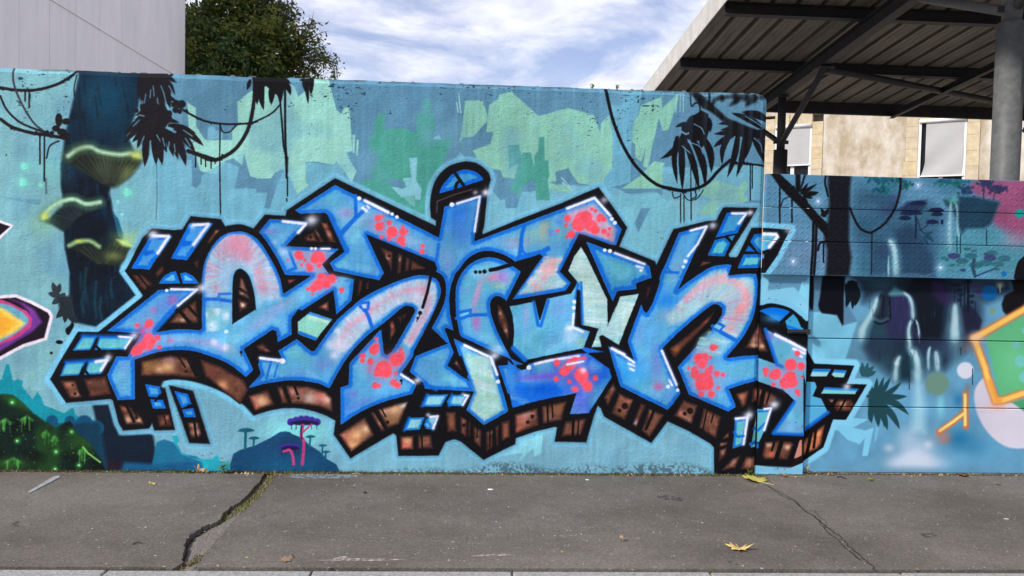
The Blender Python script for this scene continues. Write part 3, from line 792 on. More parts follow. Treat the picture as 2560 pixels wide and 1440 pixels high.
def _post_letters(C):
    C.poly(c(18, 500, 470, 620, 430, 720, 418, 850, 440, 940, 478) + k(18, 800, 610, 560, 480), (0, 110, 214))
    C.blob(*k(18, 720, 560)[0], 30, 14, (70, 160, 225), .7)
    C.poly(k(18, 975, 505) + c(18, 1030, 570, 1080, 680) + k(18, 1110, 700, 1105, 770, 900, 700, 870, 600), (60, 160, 205))
    C.line(k(18, 900, 670, 1110, 740), 6, (0, 104, 214), 2)
    C.line(k(18, 955, 480, 810, 620), 8, BK)
    brown(C, k(18, 520, 640, 640, 1010, 470, 1000, 470, 760), [k(18, 560, 930)[0] + (9,)])
    f = k(18, 600, 705, 740, 780, 1145, 990, 1145, 1440) + k(19, 1110, 0, 1110, 830, 705, 812, 1000, 380, 850, 240, 520, 125, 480, 100) + k(18, 400, 1400, 400, 1060, 540, 1100, 760, 1180)
    face(C, f, (98, 160, 200), 0, 71)
    C.line(k(18, 605, 710, 760, 1180, 830, 1210), 9, BLUE, 3)
    C.line(k(19, 990, 400, 720, 800), 9, BLUE, 3)
    C.line(k(19, 710, 815, 1110, 832), 8, BLUE, 3)
    C.blob(*k(18, 680, 800)[0], 16, 14, (112, 110, 196), .7)
    white(C, 18, (735, 780, 940, 880, 1130, 985), 8)
    white(C, 18, (980, 970, 1125, 1030), 7)
    white(C, 18, (1070, 1065, 1090, 1075), 6)
    reds(C, 18, [(610, 1260, 42), (610, 1310, 28), (740, 1310, 72), (690, 1320, 40), (770, 1270, 36), (945, 1180, 80), (1080, 1200, 52), (1030, 1030, 36), (1090, 1345, 18)])
    reds(C, 19, [(915, 100, 90), (870, 140, 76), (960, 130, 74), (940, 60, 70), (710, 165, 28), (1030, 260, 34), (1045, 290, 28)])
    brown(C, k(19, 520, 210, 690, 280, 760, 340, 640, 460, 500, 440), [k(19, 560, 270)[0] + (8,)])
    bars(C, 19, [(580, 260, 540, 460, 12), (660, 280, 620, 420, 5)])
    flare(C, 19, 720, 430, 110)
    C.poly(k(19, 500, 490, 670, 500, 600, 760, 520, 930, 490, 930), (96, 182, 196))
    C.line(k(19, 500, 520, 650, 515), 6, (20, 110, 200), 2)
    C.line(k(19, 500, 780, 600, 680), 6, (10, 104, 200), 2)
    white(C, 19, (590, 490, 680, 480, 590, 770), 5.5)
    C.line(k(19, 500, 960, 500, 1000), 6, BLUE)
    brown(C, k(19, 600, 930, 800, 910, 960, 930, 980, 960, 900, 1160, 590, 1160, 560, 1100), [k(19, 650, 960)[0] + (12,), k(19, 680, 1090)[0] + (14, (206, 110, 80)), k(19, 900, 1000)[0] + (11,)])
    bars(C, 19, [(830, 890, 740, 1180, 12), (730, 910, 690, 1040, 6)])
    C.poly(k(19, 1060, 910, 1090, 900, 1090, 1120, 985, 1150), (200, 136, 120))
    C.poly(k(19, 1110, 1090, 1110, 1200, 900, 1290, 1000, 1160), (30, 16, 18))
    C.line(k(0, 1886, 1170, 2005, 1176), 14, (126, 186, 216), 3)


def _wall_letters(C):
    # E: blade, arch and cross arm
    F1 = (k(5, 1585, 980, 1980, 965, 1730, 1190, 1560, 1375) + c(10, 470, 325, 560, 312, 750, 287, 950, 290, 1060, 300) + k(10, 1095, 270, 1095, 0)
          + c(7, 1098, 1150, 1100, 900, 1125, 740, 1180, 600, 1280, 450, 1400, 355, 1560, 315, 1700, 338, 1840, 430, 1960, 600, 2070, 800, 2130, 950, 2170, 1140) + k(11, 380, 392, 745, 150) + k(8, 390, 1420, 300, 1240)
          + c(8, 300, 1230, 150, 990, 45, 855) + k(8, 180, 682, 700, 720, 378, 1050, 450, 1048, 1092, 1078, 868, 1282, 975, 1420) + k(11, 990, 150, 1300, 205, 1270, 485, 1068, 665, 1030, 345, 480, 695, 462, 760, 470, 935, 292, 1035, 272, 890, 215, 872)
          + k(10, 1640, 540, 1770, 820, 1680, 912) + c(10, 1680, 912, 1450, 740, 1200, 635, 950, 563, 700, 557, 450, 595, 190, 682) + k(10, 190, 1212, 20, 1222) + k(6, 1175, 717, 1072, 470, 1165, 285, 1280, 288, 1420, 50) + k(5, 1080, 1385))
    face(C, F1, (92, 172, 222), 9, 1, [k(5, 1700, 1120)[0] + (60, 34, (82, 116, 210), .7, -.6), k(10, 1000, 440)[0] + (110, 12, (168, 148, 208), .6, .12), k(10, 1350, 520)[0] + (36, 11, (186, 156, 208), .6, .4), k(10, 1900, 180)[0] + (80, 10, (166, 156, 212), .5, -.55), k(11, 300, 560)[0] + (60, 10, (176, 164, 214), .5, -.5), k(10, 60, 760)[0] + (16, 44, (112, 146, 212), .6), k(10, 1500, 420)[0] + (50, 24, (124, 206, 236), .7), k(10, 700, 380)[0] + (60, 12, (120, 200, 234), .6)])
    A = c(7, 1140, 1190, 1135, 900, 1200, 620, 1400, 395, 1560, 355, 1720, 390, 1950, 660, 2100, 1000, 2150, 1230) + k(7, 1900, 1230, 1850, 1330, 1760, 900, 1600, 770, 1480, 900, 1450, 1180)
    C.poly(A, (168, 200, 226), 6, .85)
    arch_rays(C, A, 590, 690, 42, 118, -3.6, .5, 230, 3)
    C.begin(A)
    for x, y, r, a in [(1560, 470, 30, .8), (1420, 510, 20, .5), (1700, 620, 16, .6), (1850, 850, 14, .6), (1900, 1060, 14, .6), (1290, 1080, 12, .5), (1650, 520, 20, .5)]:
        C.blob(*k(7, x, y)[0], r, r * 1.5, (222, 138, 162), a)
    C.end()
    B = k(10, 1140, 0, 1460, 0, 1460, 200, 1380, 300, 1150, 320)
    C.begin(B)
    C.poly(B, (110, 186, 206), 4, .9)
    for x, y, r in [(1230, 240, 16), (1420, 100, 12), (1290, 30, 14), (1160, 90, 8), (1350, 350, 6)]:
        C.blob(*k(10, x, y)[0], r, r * 1.2, (216, 236, 246), .9)
    C.end()
    C.blob(*k(10, 1200, 60)[0], 14, 14, (130, 186, 180), .6)
    C.dot(*k(10, 1418, 312)[0], 5, (214, 236, 246), 2)
    for p in [(1250, 450), (1410, 520)]:
        C.blob(*k(10, *p)[0], 10, 10, (240, 236, 250), .8)
    C.line(c(7, 1110, 1215, 1300, 1215, 1470, 1240), 8, (20, 104, 216), 2)
    C.line(k(7, 1310, 1200, 1320, 1145, 1470, 1140), 6.5, (40, 118, 218), 2)
    C.line(k(8, 430, 1090, 530, 1330, 400, 1380), 7, BLUE, 2)
    C.blob(*k(8, 370, 1110)[0], 16, 16, (200, 226, 244), .7)
    C.blob(*k(8, 250, 985)[0], 8, 8, (190, 215, 240), .6)
    C.blob(*k(8, 200, 840)[0], 26, 8, (140, 120, 205), .6)
    G1 = k(8, 460, 1100, 1050, 1110, 880, 1280, 960, 1400, 560, 1370)
    C.begin(G1)
    C.poly(G1, (150, 168, 196), 3, .7)
    C.end()
    C.blob(*k(11, 1150, 200)[0], 24, 10, (140, 200, 210), .7)
    reds(C, 8, [(570, 1160, 60), (600, 1190, 34), (825, 1185, 88), (870, 1210, 50), (780, 1220, 56), (650, 1230, 20), (605, 1290, 16), (418, 1228, 16), (840, 1300, 30), (720, 1330, 44), (700, 1300, 30)])
    reds(C, 11, [(720, 60, 40), (690, 10, 20), (845, 20, 24), (900, 220, 90), (1010, 195, 60), (820, 280, 70), (760, 320, 50), (690, 330, 24), (750, 400, 16), (940, 270, 50), (860, 160, 40), (1140, 345, 34), (605, 10, 12)])
    reds(C, 5, [(1495, 1310, 40), (1370, 1330, 20), (1480, 1330, 34)])
    reds(C, 10, [(380, 400, 70), (370, 470, 90), (290, 500, 60), (230, 560, 70), (190, 590, 44), (500, 395, 36), (525, 520, 30), (230, 230, 24), (440, 440, 40), (310, 300, 18)])
    for p in [(1730, 1080, 14), (1535, 1180, 10), (1420, 1390, 16)]:
        C.blob(*k(5, p[0], p[1])[0], p[2], p[2], (206, 90, 160), .6)
    C.blob(*k(10, 670, 435)[0], 10, 10, (210, 110, 170), .7)
    # counters
    C.poly(c(7, 1492, 1440, 1500, 1000, 1525, 860, 1590, 808, 1660, 838, 1730, 930, 1790, 1150, 1812, 1365) + k(10, 1800, 20, 1495, 215), BK)
    brown(C, k(7, 1600, 925, 1640, 950, 1700, 1130, 1590, 1060), [k(7, 1610, 1130)[0] + (8,)], tint=(176, 118, 102))
    brown(C, k(7, 1585, 1090, 1705, 1150, 1720, 1215, 1580, 1150), [k(7, 1620, 1130)[0] + (8,)], tint=(186, 128, 108))
    brown(C, k(7, 1570, 1210, 1700, 1260, 1690, 1330, 1590, 1380), [k(7, 1630, 1290)[0] + (9, (255, 226, 200))])
    C.line(k(5, 1730, 1190, 1560, 1375), 9, BLUE, 3)
    brown(C, k(5, 1830, 1170, 1960, 1080, 1980, 1300, 1890, 1310, 1690, 1310, 1760, 1220), [k(5, 1830, 1290)[0] + (11,), k(5, 1760, 1290)[0] + (10, (150, 120, 90))])
    bars(C, 5, [(1790, 1180, 1900, 1310, 9), (1880, 1140, 1960, 1230, 7)])
    brown(C, k(11, 415, 205, 530, 205, 440, 265), [k(11, 440, 230)[0] + (8, (244, 140, 120))], tint=(206, 110, 96))
    C.poly(k(8, 455, 1040, 860, 700, 980, 650, 1190, 1108, 1090, 1070), BK)
    brown(C, k(8, 860, 725, 950, 735, 1060, 990, 975, 985), [k(8, 900, 760)[0] + (11, (210, 124, 84)), k(8, 980, 880)[0] + (12, (236, 160, 140))], tint=(150, 84, 66))
    brown(C, k(8, 790, 800, 900, 980, 850, 985, 775, 830), [k(8, 830, 880)[0] + (8,)])
    brown(C, k(8, 640, 930, 760, 850, 820, 980, 680, 975), [], tint=(96, 58, 42))
    C.dot(*k(8, 725, 920)[0], 4, (30, 16, 12))
    C.poly(k(11, 490, 700, 1030, 345, 1068, 665, 1040, 740, 1000, 740, 560, 600), BK)
    brown(C, k(11, 820, 580, 960, 490, 970, 630), [k(11, 900, 550)[0] + (13, (240, 150, 136))])
    # the little hexagon
    H = k(11, 720, 640, 1010, 735, 790, 1015, 590, 945, 558, 925, 556, 770)
    face(C, H, (140, 208, 186), 0, 4)
    C.begin(H)
    C.poly(H, (140, 206, 184), 3, .75)
    C.line(k(11, 700, 640, 1010, 735), 13, BLUE, 2)
    C.line(k(11, 560, 920, 790, 1005), 12, BLUE, 2)
    C.line(k(11, 720, 700, 980, 770), 10, (206, 236, 210), 6, .7)
    C.end()
    # S top and T, running into the arrow and the tall middle stem
    F5 = (k(8, 525, 562, 1050, 228, 2435, 930) + k(9, 200, 1035, 275, 625, 765, 470, 672, 950, 665, 1090) + k(9, 2270, 490) + k(13, 0, 55, 175, 285, 105, 490) + k(9, 2480, 1120, 2110, 985, 2060, 975, 1830, 1440)
          + k(12, 1695, 205, 1845, 358, 1775, 458, 1075, 575, 1480, 0) + k(9, 1540, 1252, 1240, 1335) + c(9, 1220, 1350, 1140, 1298, 1000, 1232, 850, 1205, 700, 1232, 560, 1330, 480, 1430) + c(12, 300, 240, 240, 420, 222, 600, 240, 800, 280, 990) + k(12, 190, 950, 160, 970, 280, 1280)
          + k(16, 690, 0, 632, 130, 870, 296, 930, 350, 975, 465, 330, 432, 325, 365, 128, 205, 210, 0) + k(11, 2560, 1060) + c(12, 0, 960, 140, 680, 185, 500, 180, 350, 130, 250, 30, 190) + k(8, 2410, 1330, 2370, 1250, 1470, 885, 1700, 1395, 1640, 1490) + k(11, 1040, 85) + k(8, 985, 1265, 1200, 1105, 985, 640, 920, 592, 590, 605))
    face(C, F5, (84, 158, 206), 9, 7, [k(9, 450, 700)[0] + (46, 70, (30, 106, 210), .85), k(9, 470, 980)[0] + (30, 50, (70, 130, 214), .7), k(8, 1800, 900)[0] + (110, 30, (150, 150, 190), .6, .45), k(9, 1500, 1000)[0] + (70, 30, (130, 176, 176), .7, -.3), k(9, 1200, 1100)[0] + (40, 20, (150, 150, 190), .6), k(9, 1600, 900)[0] + (14, 40, (190, 170, 120), .5), k(12, 180, 60)[0] + (26, 40, (120, 150, 200), .6), k(9, 1800, 820)[0] + (14, 14, (70, 130, 220), .8), k(9, 1700, 970)[0] + (14, 14, (90, 140, 220), .8), k(8, 1200, 600)[0] + (24, 16, (150, 120, 180), .6)])
    # pale parts: arrow and end of the bar
    AR = k(9, 1560, 1160, 1840, 1080, 1980, 1060) + k(12, 1480, 100, 1690, 100, 1655, 215, 1780, 365, 1750, 400, 1160, 505)
    C.poly(k(12, 1500, 60, 1740, 0, 1650, 215, 1780, 365, 1740, 405, 1155, 505), (158, 206, 210), 5, .9)
    streaks(C, k(12, 1500, 0, 1760, 0, 1650, 215, 1780, 365, 1740, 405, 1155, 505), [(214, 230, 232), (190, 214, 210), (228, 150, 160), (226, 170, 170), (150, 200, 210)], 60, -.1, 6, (20, 70), (2, 6), (.3, .6))
    for x, y in [(1600, 80), (1540, 180), (1490, 290), (1380, 400)]:
        C.blob(*k(12, x, y)[0], 16, 16, (232, 150, 158), .6)
    EN = k(9, 1900, 700, 2260, 570, 2530, 900, 2540, 1100, 2120, 980, 2000, 960)
    C.begin(EN, 4)
    C.poly(EN, (206, 180, 196), 8, .8)
    C.end()
    reds(C, 9, [(1910, 780, 46), (1890, 870, 22), (2110, 800, 112), (2060, 860, 90), (2160, 760, 80), (2230, 880, 80), (2280, 930, 60), (2350, 770, 52), (2330, 800, 30), (2235, 655, 22), (2280, 675, 24), (2395, 950, 38), (2470, 920, 22), (2450, 995, 26), (1960, 990, 50), (1900, 1020, 20), (1778, 942, 24), (2400, 790, 30)])
    C.poly(k(9, 2380, 1010, 2540, 900, 2520, 1110), (240, 120, 140), 10, .5)
    reds(C, 8, [(1625, 665, 44), (1690, 640, 22), (1640, 780, 56), (1680, 740, 26), (1775, 730, 34), (1810, 850, 74), (1770, 940, 30), (1960, 850, 50), (1955, 785, 22), (2010, 840, 20), (1930, 960, 56), (1960, 1020, 28), (1670, 920, 24), (2220, 1040, 26), (2210, 1110, 34)])
    C.line(k(8, 1325, 370, 1330, 650, 1140, 880), 9, BLUE, 2)
    C.line(k(8, 1450, 550, 1140, 850), 10, BLUE, 2)
    C.line(k(8, 985, 640, 1200, 1105), 9, BLUE, 2)
    C.line(c(9, 1335, 880, 1300, 1010, 1290, 1130, 1265, 1310), 10, BLUE, 2)
    C.line(c(9, 1290, 1130, 1320, 1220, 1370, 1270), 7, BLUE, 2)
    C.line(k(9, 1250, 1310, 1580, 1220, 1650, 1180), 12, BLUE, 2)
    C.line(c(9, 190, 1120, 175, 1250, 160, 1340), 8, BLUE, 3)
    # brown wedge under the S top
    C.poly(k(8, 1465, 880, 2380, 1250, 2415, 1335, 2370, 1440, 2300, 1445, 1700, 1445, 1705, 1395), BK)
    for p_, h_ in [(k(8, 1660, 1060, 1820, 1120, 1805, 1365, 1740, 1230), [k(8, 1740, 1200)[0] + (8, (255, 200, 160))]), (k(8, 1895, 1140, 1950, 1160, 1925, 1400, 1880, 1400), [k(8, 1910, 1220)[0] + (7,)]), (k(8, 2000, 1190, 2050, 1215, 2030, 1370, 1985, 1370), []), (k(8, 2070, 1230, 2270, 1340, 2060, 1360), [])]:
        brown(C, p_, h_)
    C.dot(*k(8, 1770, 1172)[0], 3.6, BK)
    # middle stem foot (pale green leg)
    F7 = k(12, 290, 1105, 420, 1165, 800, 1350, 830, 1440) + k(16, 1300, 250, 1433, 700, 1430, 740, 1115, 915, 885, 715, 985, 480, 975, 465, 930, 350) + k(12, 400, 1440)
    face(C, F7, (140, 204, 206), 9, 12)
    C.begin(F7)
    P7 = k(16, 870, 0, 1180, 0, 1330, 650, 1340, 720, 1120, 860, 930, 690, 1010, 480)
    C.poly(P7, (164, 208, 196), 6, .85)
    C.end()
    streaks(C, P7, [(196, 224, 206), (206, 206, 216), (150, 200, 180), (176, 220, 230)], 60, .35, 8, (30, 80), (3, 8), (.3, .6))
    C.line(k(16, 330, 370, 480, 440), 9, BLUE, 3)
    C.poly(k(16, 690, 0, 820, 0, 905, 240, 880, 298, 850, 290, 630, 125), BK)
    brown(C, k(16, 745, 50, 780, 100, 820, 195, 780, 160, 720, 100), [k(16, 750, 90)[0] + (7, (236, 170, 160))])
    # C
    F8 = (c(12, 315, 600, 322, 420, 385, 250, 500, 115, 640, 40, 780, 20, 920, 55, 1030, 110) + k(12, 1175, 205, 1150, 262, 985, 595) + c(12, 985, 580, 880, 530, 800, 560, 765, 650, 790, 800, 870, 1010, 960, 1200, 1090, 1440) + k(16, 1500, 60, 1560, 160, 1610, 185, 1440, 500) + k(16, 1310, 130) + k(12, 1200, 1440, 870, 1290, 395, 1075) + c(12, 370, 1040, 325, 800))
    face(C, F8, (92, 172, 214), 9, 15, [k(12, 820, 280)[0] + (22, 12, (240, 130, 150), .8, -.3), k(12, 950, 290)[0] + (26, 18, (170, 130, 210), .8), k(12, 600, 500)[0] + (9, 50, (220, 150, 190), .8, .25), k(12, 590, 880)[0] + (12, 26, (200, 110, 190), .8), k(12, 880, 400)[0] + (18, 12, (160, 190, 140), .6), k(12, 1050, 330)[0] + (10, 30, (160, 196, 160), .6, .5)])
    C.line(c(12, 320, 830, 400, 830, 500, 790, 720, 780), 8, BLUE, 2)
    C.line(k(12, 330, 760, 510, 715, 500, 800), 7, BLUE, 2)
    C.line(k(12, 380, 790, 480, 760), 4, (120, 200, 232), 1.5)
    C.blob(*k(12, 850, 1250)[0], 26, 18, (190, 220, 240), .7)
    C.poly(c(12, 790, 590, 870, 535, 960, 580, 1040, 720, 1085, 900, 1085, 1050, 1060, 1250, 1000, 1260, 930, 1130, 850, 960, 780, 760), BK)
    brown(C, c(12, 870, 645, 920, 690, 980, 820, 1015, 950, 1010, 1110, 950, 1000, 880, 850), [k(12, 890, 760)[0] + (8,), k(12, 980, 1000)[0] + (8,)])
    C.line(k(12, 775, 185, 860, 170, 1060, 110, 1240, 80, 1430, 0), 10, BK)
    C.poly(k(12, 1130, 70, 1430, -10, 1200, 220, 1130, 130), BK)
    for x in (580, 636, 697):
        C.dot(*k(12, x, 212 if x < 690 else 205)[0], 4.4 if x < 690 else 5.4, BK)
    # deep blue foot
    F9 = k(16, 1410, 300, 1440, 60, 1545, 160, 1610, 187, 1700, 165) + c(12, 1280, 1440, 1500, 1390, 1900, 1310, 2290, 1275) + k(17, 0, -360) + k(12, 2360, 1500) + k(17, 470, 70, 165, 545, 0, 555) + k(16, 2265, 770, 2355, 488) + c(16, 2355, 488, 2000, 560, 1750, 615, 1500, 690)
    face(C, F9, (22, 106, 214), 0, 17, [k(16, 1900, 270)[0] + (90, 14, (110, 90, 206), .9, -.08), k(16, 2350, 300)[0] + (60, 60, (60, 80, 200), .8), k(16, 2400, 620)[0] + (30, 40, (90, 100, 210), .8), k(16, 1450, 280)[0] + (24, 40, (60, 150, 225), .8), k(16, 1900, 450)[0] + (80, 18, (0, 92, 214), .8)])
    white(C, 16, (1800, 105, 2000, 55, 2380, 0), 6)
    reds(C, 16, [(2090, 90, 44), (2270, 110, 70), (2190, 200, 64), (2240, 150, 50), (2415, 250, 94), (2440, 330, 60), (2500, 400, 60), (2080, 305, 34), (2255, 340, 26), (2330, 440, 40), (2450, 25, 26), (2400, 30, 20), (2330, 60, 50)])
    reds(C, 17, [(255, 80, 34), (10, 240, 16), (150, 190, 60)])
    white(C, 16, (2230, 110, 2440, 70), 5)
    C.blob(*k(16, 2440, 190)[0], 9, 9, (240, 230, 250), .9)
    C.dot(*k(16, 1715, 152)[0], 6, WH)
    # U
    F10 = k(12, 1035, 672, 1375, 605, 1435, 850, 1525, 572, 1850, 500, 1920, 395, 1940, 330, 1985, 340, 1995, 500, 1960, 455, 1895, 900, 1905, 935, 2100, 1010, 2015, 1225, 1230, 1388, 1075, 1225) + c(12, 1075, 1220, 1092, 1000, 1070, 800, 1035, 672)
    face(C, F10, (92, 176, 216), 0, 20, [k(12, 1250, 800)[0] + (10, 40, (160, 170, 220), .7), k(12, 1700, 700)[0] + (30, 40, (110, 150, 206), .7), k(12, 1650, 1060)[0] + (50, 20, (84, 150, 196), .6), k(12, 1860, 1080)[0] + (26, 26, (190, 220, 244), .7), k(12, 1980, 1150)[0] + (12, 16, (140, 190, 150), .7)])
    C.line(k(12, 1355, 610, 1410, 920, 1450, 930, 1545, 590), 8, BLUE, 2.5)
    C.line(k(12, 1080, 1230, 1235, 1380), 12, BLUE, 3)
    C.line(k(12, 1950, 340, 1915, 560), 8, BLUE, 3)
    C.poly(k(12, 1372, 595, 1530, 560, 1440, 850, 1425, 850), BK)
    # pale zig
    F11 = k(12, 1895, 0) + k(9, 2090, 1160) + k(12, 2055, 0, 2330, 575, 2340, 930, 2510, 540) + k(13, 62, 1440, 160, 1180, 405, 1145) + k(14, 140, 645, 0, 560) + k(12, 2490, 1185, 2240, 1055, 2255, 1210, 2128, 1210, 2222, 965, 2000, 915, 2000, 400, 1940, 345, 1815, 195)
    face(C, F11, (176, 210, 208), 0, 24)
    C.poly(F11, (180, 212, 206), 4, .7, grow=-3)
    streaks(C, F11, [(214, 232, 232), (150, 196, 184), (196, 216, 222), (130, 196, 220), (222, 240, 240)], 110, .05, 9, (20, 60), (2, 6), (.3, .6))
    C.poly(k(12, 1930, 450, 1975, 450, 2000, 920, 1890, 935), BK)
    C.line(k(12, 1985, 350, 2003, 900), 6, BLUE, 2.5)
    C.poly(k(12, 2225, 1075, 2270, 1050, 2500, 1195, 2480, 1300, 2270, 1250), BK)
    # teal fin
    F13 = k(9, 2165, 1092) + k(13, 500, 752, 545, 772, 572, 925, 365, 1000, 372, 1075, 115, 1105, 62, 1238) + k(12, 2405, 600)
    face(C, F13, (70, 160, 196), 12, 27, [k(13, 200, 780)[0] + (50, 30, (88, 180, 196), .8)])
    # K
    F14 = (k(13, 945, 330, 1305, 235, 960, 1010, 912, 1108) + c(13, 925, 1095, 1100, 960, 1350, 800, 1540, 757, 1640, 762) + k(13, 1588, 912) + c(13, 1600, 905, 1750, 885, 1890, 878) + c(13, 1965, 880, 1992, 1000, 1990, 1200)
           + c(14, 1985, 0, 1935, 250, 1850, 450, 1720, 640, 1570, 815) + k(14, 1600, 828, 1800, 800, 2028, 790, 2022, 1112, 1830, 1160, 1600, 1235, 1690, 1440) + k(17, 2120, 465, 2025, 522, 1500, 292) + k(14, 1080, 1310, 930, 950)
           + c(14, 950, 920, 1180, 670, 1400, 430, 1515, 250) + c(14, 1525, 160, 1450, 105, 1340, 140, 1000, 420, 720, 690) + k(14, 705, 720, 960, 1290, 855, 1440) + k(17, 1215, 497, 590, 188) + k(14, 160, 1190, 5, 672, 350, 862, 262, 600, 440, 115, 470, 200, 515, 237) + k(13, 600, 1260, 692, 985, 690, 920))
    face(C, F14, (86, 168, 218), 9, 30, [k(14, 250, 1000)[0] + (50, 40, (40, 160, 236), .8), k(14, 650, 900)[0] + (20, 60, (110, 130, 206), .8), k(14, 780, 60)[0] + (40, 30, (10, 120, 224), .7), k(14, 850, 260)[0] + (40, 24, (150, 170, 206), .7), k(13, 900, 800)[0] + (22, 60, (112, 160, 206), .7), k(14, 400, 460)[0] + (20, 50, (110, 156, 214), .6), k(14, 1500, 1150)[0] + (50, 40, (110, 170, 214), .7)])
    AK = c(13, 1050, 1150, 1250, 940, 1450, 840, 1580, 830) + k(13, 1600, 940, 1880, 910) + c(13, 1930, 960, 1950, 1100, 1930, 1300) + c(14, 1900, 200, 1780, 450, 1700, 550) + k(14, 1400, 440, 1560, 240, 1580, 120, 1500, 60, 1350, 90, 1000, 340, 800, 400, 780, 250)
    C.begin(AK, 5)
    C.poly(AK, (168, 204, 206), 10, .85)
    C.end()
    arch_rays(C, AK, 1745, 790, 40, 150, -2.8, .6, 150, 13)
    C.begin(AK, 5)
    pk = cat(k(13, 1000, 1200, 1200, 1060, 1450, 950, 1650, 960, 1800, 1080, 1850, 1220, 1780, 1340) + k(14, 1750, 180, 1620, 440))
    for i in range(0, len(pk), 2):
        C.blob(pk[i][0], pk[i][1], 13, 13, (238, 150, 158), .5)
    C.end()
    LW = k(14, 1220, 560, 1350, 460, 1640, 590, 1480, 800, 1130, 760)
    C.poly(LW, (140, 194, 210), 8, .7)
    streaks(C, LW, [(206, 226, 222), (160, 206, 190), (140, 200, 220)], 26, .2, 19, (20, 60), (3, 7), (.3, .6))
    C.line(k(14, 1390, 400, 1500, 480, 1700, 590), 10, BLUE, 2)
    C.poly(k(14, 1470, 340, 1570, 395, 1500, 465, 1400, 400), BLUE)
    C.poly(k(14, 1440, 370, 1520, 405, 1480, 450, 1405, 410), (130, 196, 222))
    brown(C, k(14, 1410, 210, 1330, 350, 1130, 560, 1000, 690, 900, 820, 860, 800, 810, 700, 1000, 560, 1200, 400), [k(14, 1300, 320)[0] + (18, (190, 100, 84)), k(14, 900, 700)[0] + (12, (150, 90, 40))], tint=(104, 62, 48))
    reds(C, 14, [(1395, 685, 44), (1445, 680, 22), (1240, 850, 88), (1290, 800, 40), (1200, 820, 56), (1250, 920, 50), (1360, 820, 22), (1070, 962, 20), (1150, 980, 46), (1160, 1040, 60), (1340, 1000, 54), (1370, 950, 28), (1280, 1140, 120), (1330, 1180, 76), (1230, 1190, 64), (1450, 1035, 40), (1530, 1048, 30), (1470, 1222, 24), (1240, 1305, 36), (1375, 1305, 46)])
    C.blob(*k(14, 670, 1205)[0], 16, 14, (220, 90, 150), .7)
    C.line(k(13, 730, 850, 840, 855, 930, 862), 7, (20, 108, 216), 2)
    C.line(k(13, 775, 780, 830, 850), 6, (20, 108, 216), 2)
    # T-bar window dome
    D = c(9, 200, 445, 240, 350, 300, 270, 370, 195, 470, 145, 570, 130, 680, 160, 760, 220, 785, 262) + k(9, 540, 345)
    windows(C, D, None, (64, 152, 200), (90, 170, 190), (0, 100, 214), 9)
    C.line(k(9, 415, 180, 530, 345), 8, BK)
    C.line(c(9, 480, 270, 430, 320, 415, 400), 8, BK)
    C.line(k(9, 165, 700, 175, 550, 400, 460, 640, 390), 2.4, (120, 84, 82), 1.5, .8)
    # right towers
    W1 = k(13, 1580, 65, 1860, 50, 1720, 330, 1435, 388)
    windows(C, W1, None, (60, 146, 196), (80, 170, 190), (0, 92, 196), 8)
    W2 = k(13, 1420, 430, 1550, 395, 1625, 470, 1545, 640, 1330, 628)
    windows(C, W2, None, (84, 178, 194), (104, 196, 180), (0, 98, 190), 7)
    C.poly(k(13, 1600, 380, 1690, 360, 1650, 440), (40, 130, 190))
    W3 = k(13, 1950, 350, 2100, 340, 2100, 595, 2010, 595, 1895, 450)
    windows(C, W3, None, (84, 170, 200), (100, 196, 184), (0, 98, 200), 8)
    C.poly(k(13, 1870, 500, 1960, 580, 1830, 575), (10, 104, 200))
    W4 = k(13, 1805, 622, 2082, 615, 2082, 665, 2005, 790, 1727, 800)
    windows(C, W4, None, (92, 186, 196), (110, 200, 170), (0, 98, 200), 8)
    C.poly(k(13, 1230, 760, 1350, 720, 1360, 730), (84, 46, 36))
    C.poly(k(13, 1260, 715, 1360, 720, 1225, 775), (104, 56, 44))
    brown(C, k(13, 530, 1050, 560, 1050, 540, 1140, 500, 1210), [], tint=(84, 48, 38))
    white(C, 13, (1655, 72, 1840, 72, 1740, 205), 6)
    flare(C, 13, 1890, 60, 70)
    white(C, 13, (1100, 300, 1310, 245, 1190, 480, 1060, 640), 5.5)
    flare(C, 13, 1390, 230, 90, .7)
    for p in [(1028, 710, 5.2), (998, 782, 4.2)]:
        C.dot(*k(13, p[0], p[1])[0], p[2], WH, 2)
    white(C, 13, (90, 600, 480, 745), 6)
    white(C, 13, (375, 775, 460, 795), 5)
    C.dot(*k(13, 438, 832)[0], 4.2, WH)
    for p in [(20, 572, 5), (48, 150, 4.6), (88, 195, 4.8)]:
        C.dot(*k(13, p[0], p[1])[0], p[2], WH, 1.5)
    C.dot(*k(9, 2405, 1200)[0], 4.4, WH)
    C.dot(*k(9, 2475, 1212)[0], 4.6, WH)
    C.line(k(13, 0, 615, 40, 1100), 6, BLUE, 3, 0)
    white(C, 14, (60, 705, 180, 770, 345, 885), 5.5)
    white(C, 14, (270, 900, 345, 930), 4)
    white(C, 14, (290, 965, 340, 990), 5)
    white(C, 14, (715, 730, 800, 930, 910, 1180), 6)
    white(C, 14, (810, 1115, 850, 1190), 5)
    C.dot(*k(14, 795, 1205)[0], 4.8, WH)
    C.dot(*k(14, 922, 1252)[0], 4.6, WH)
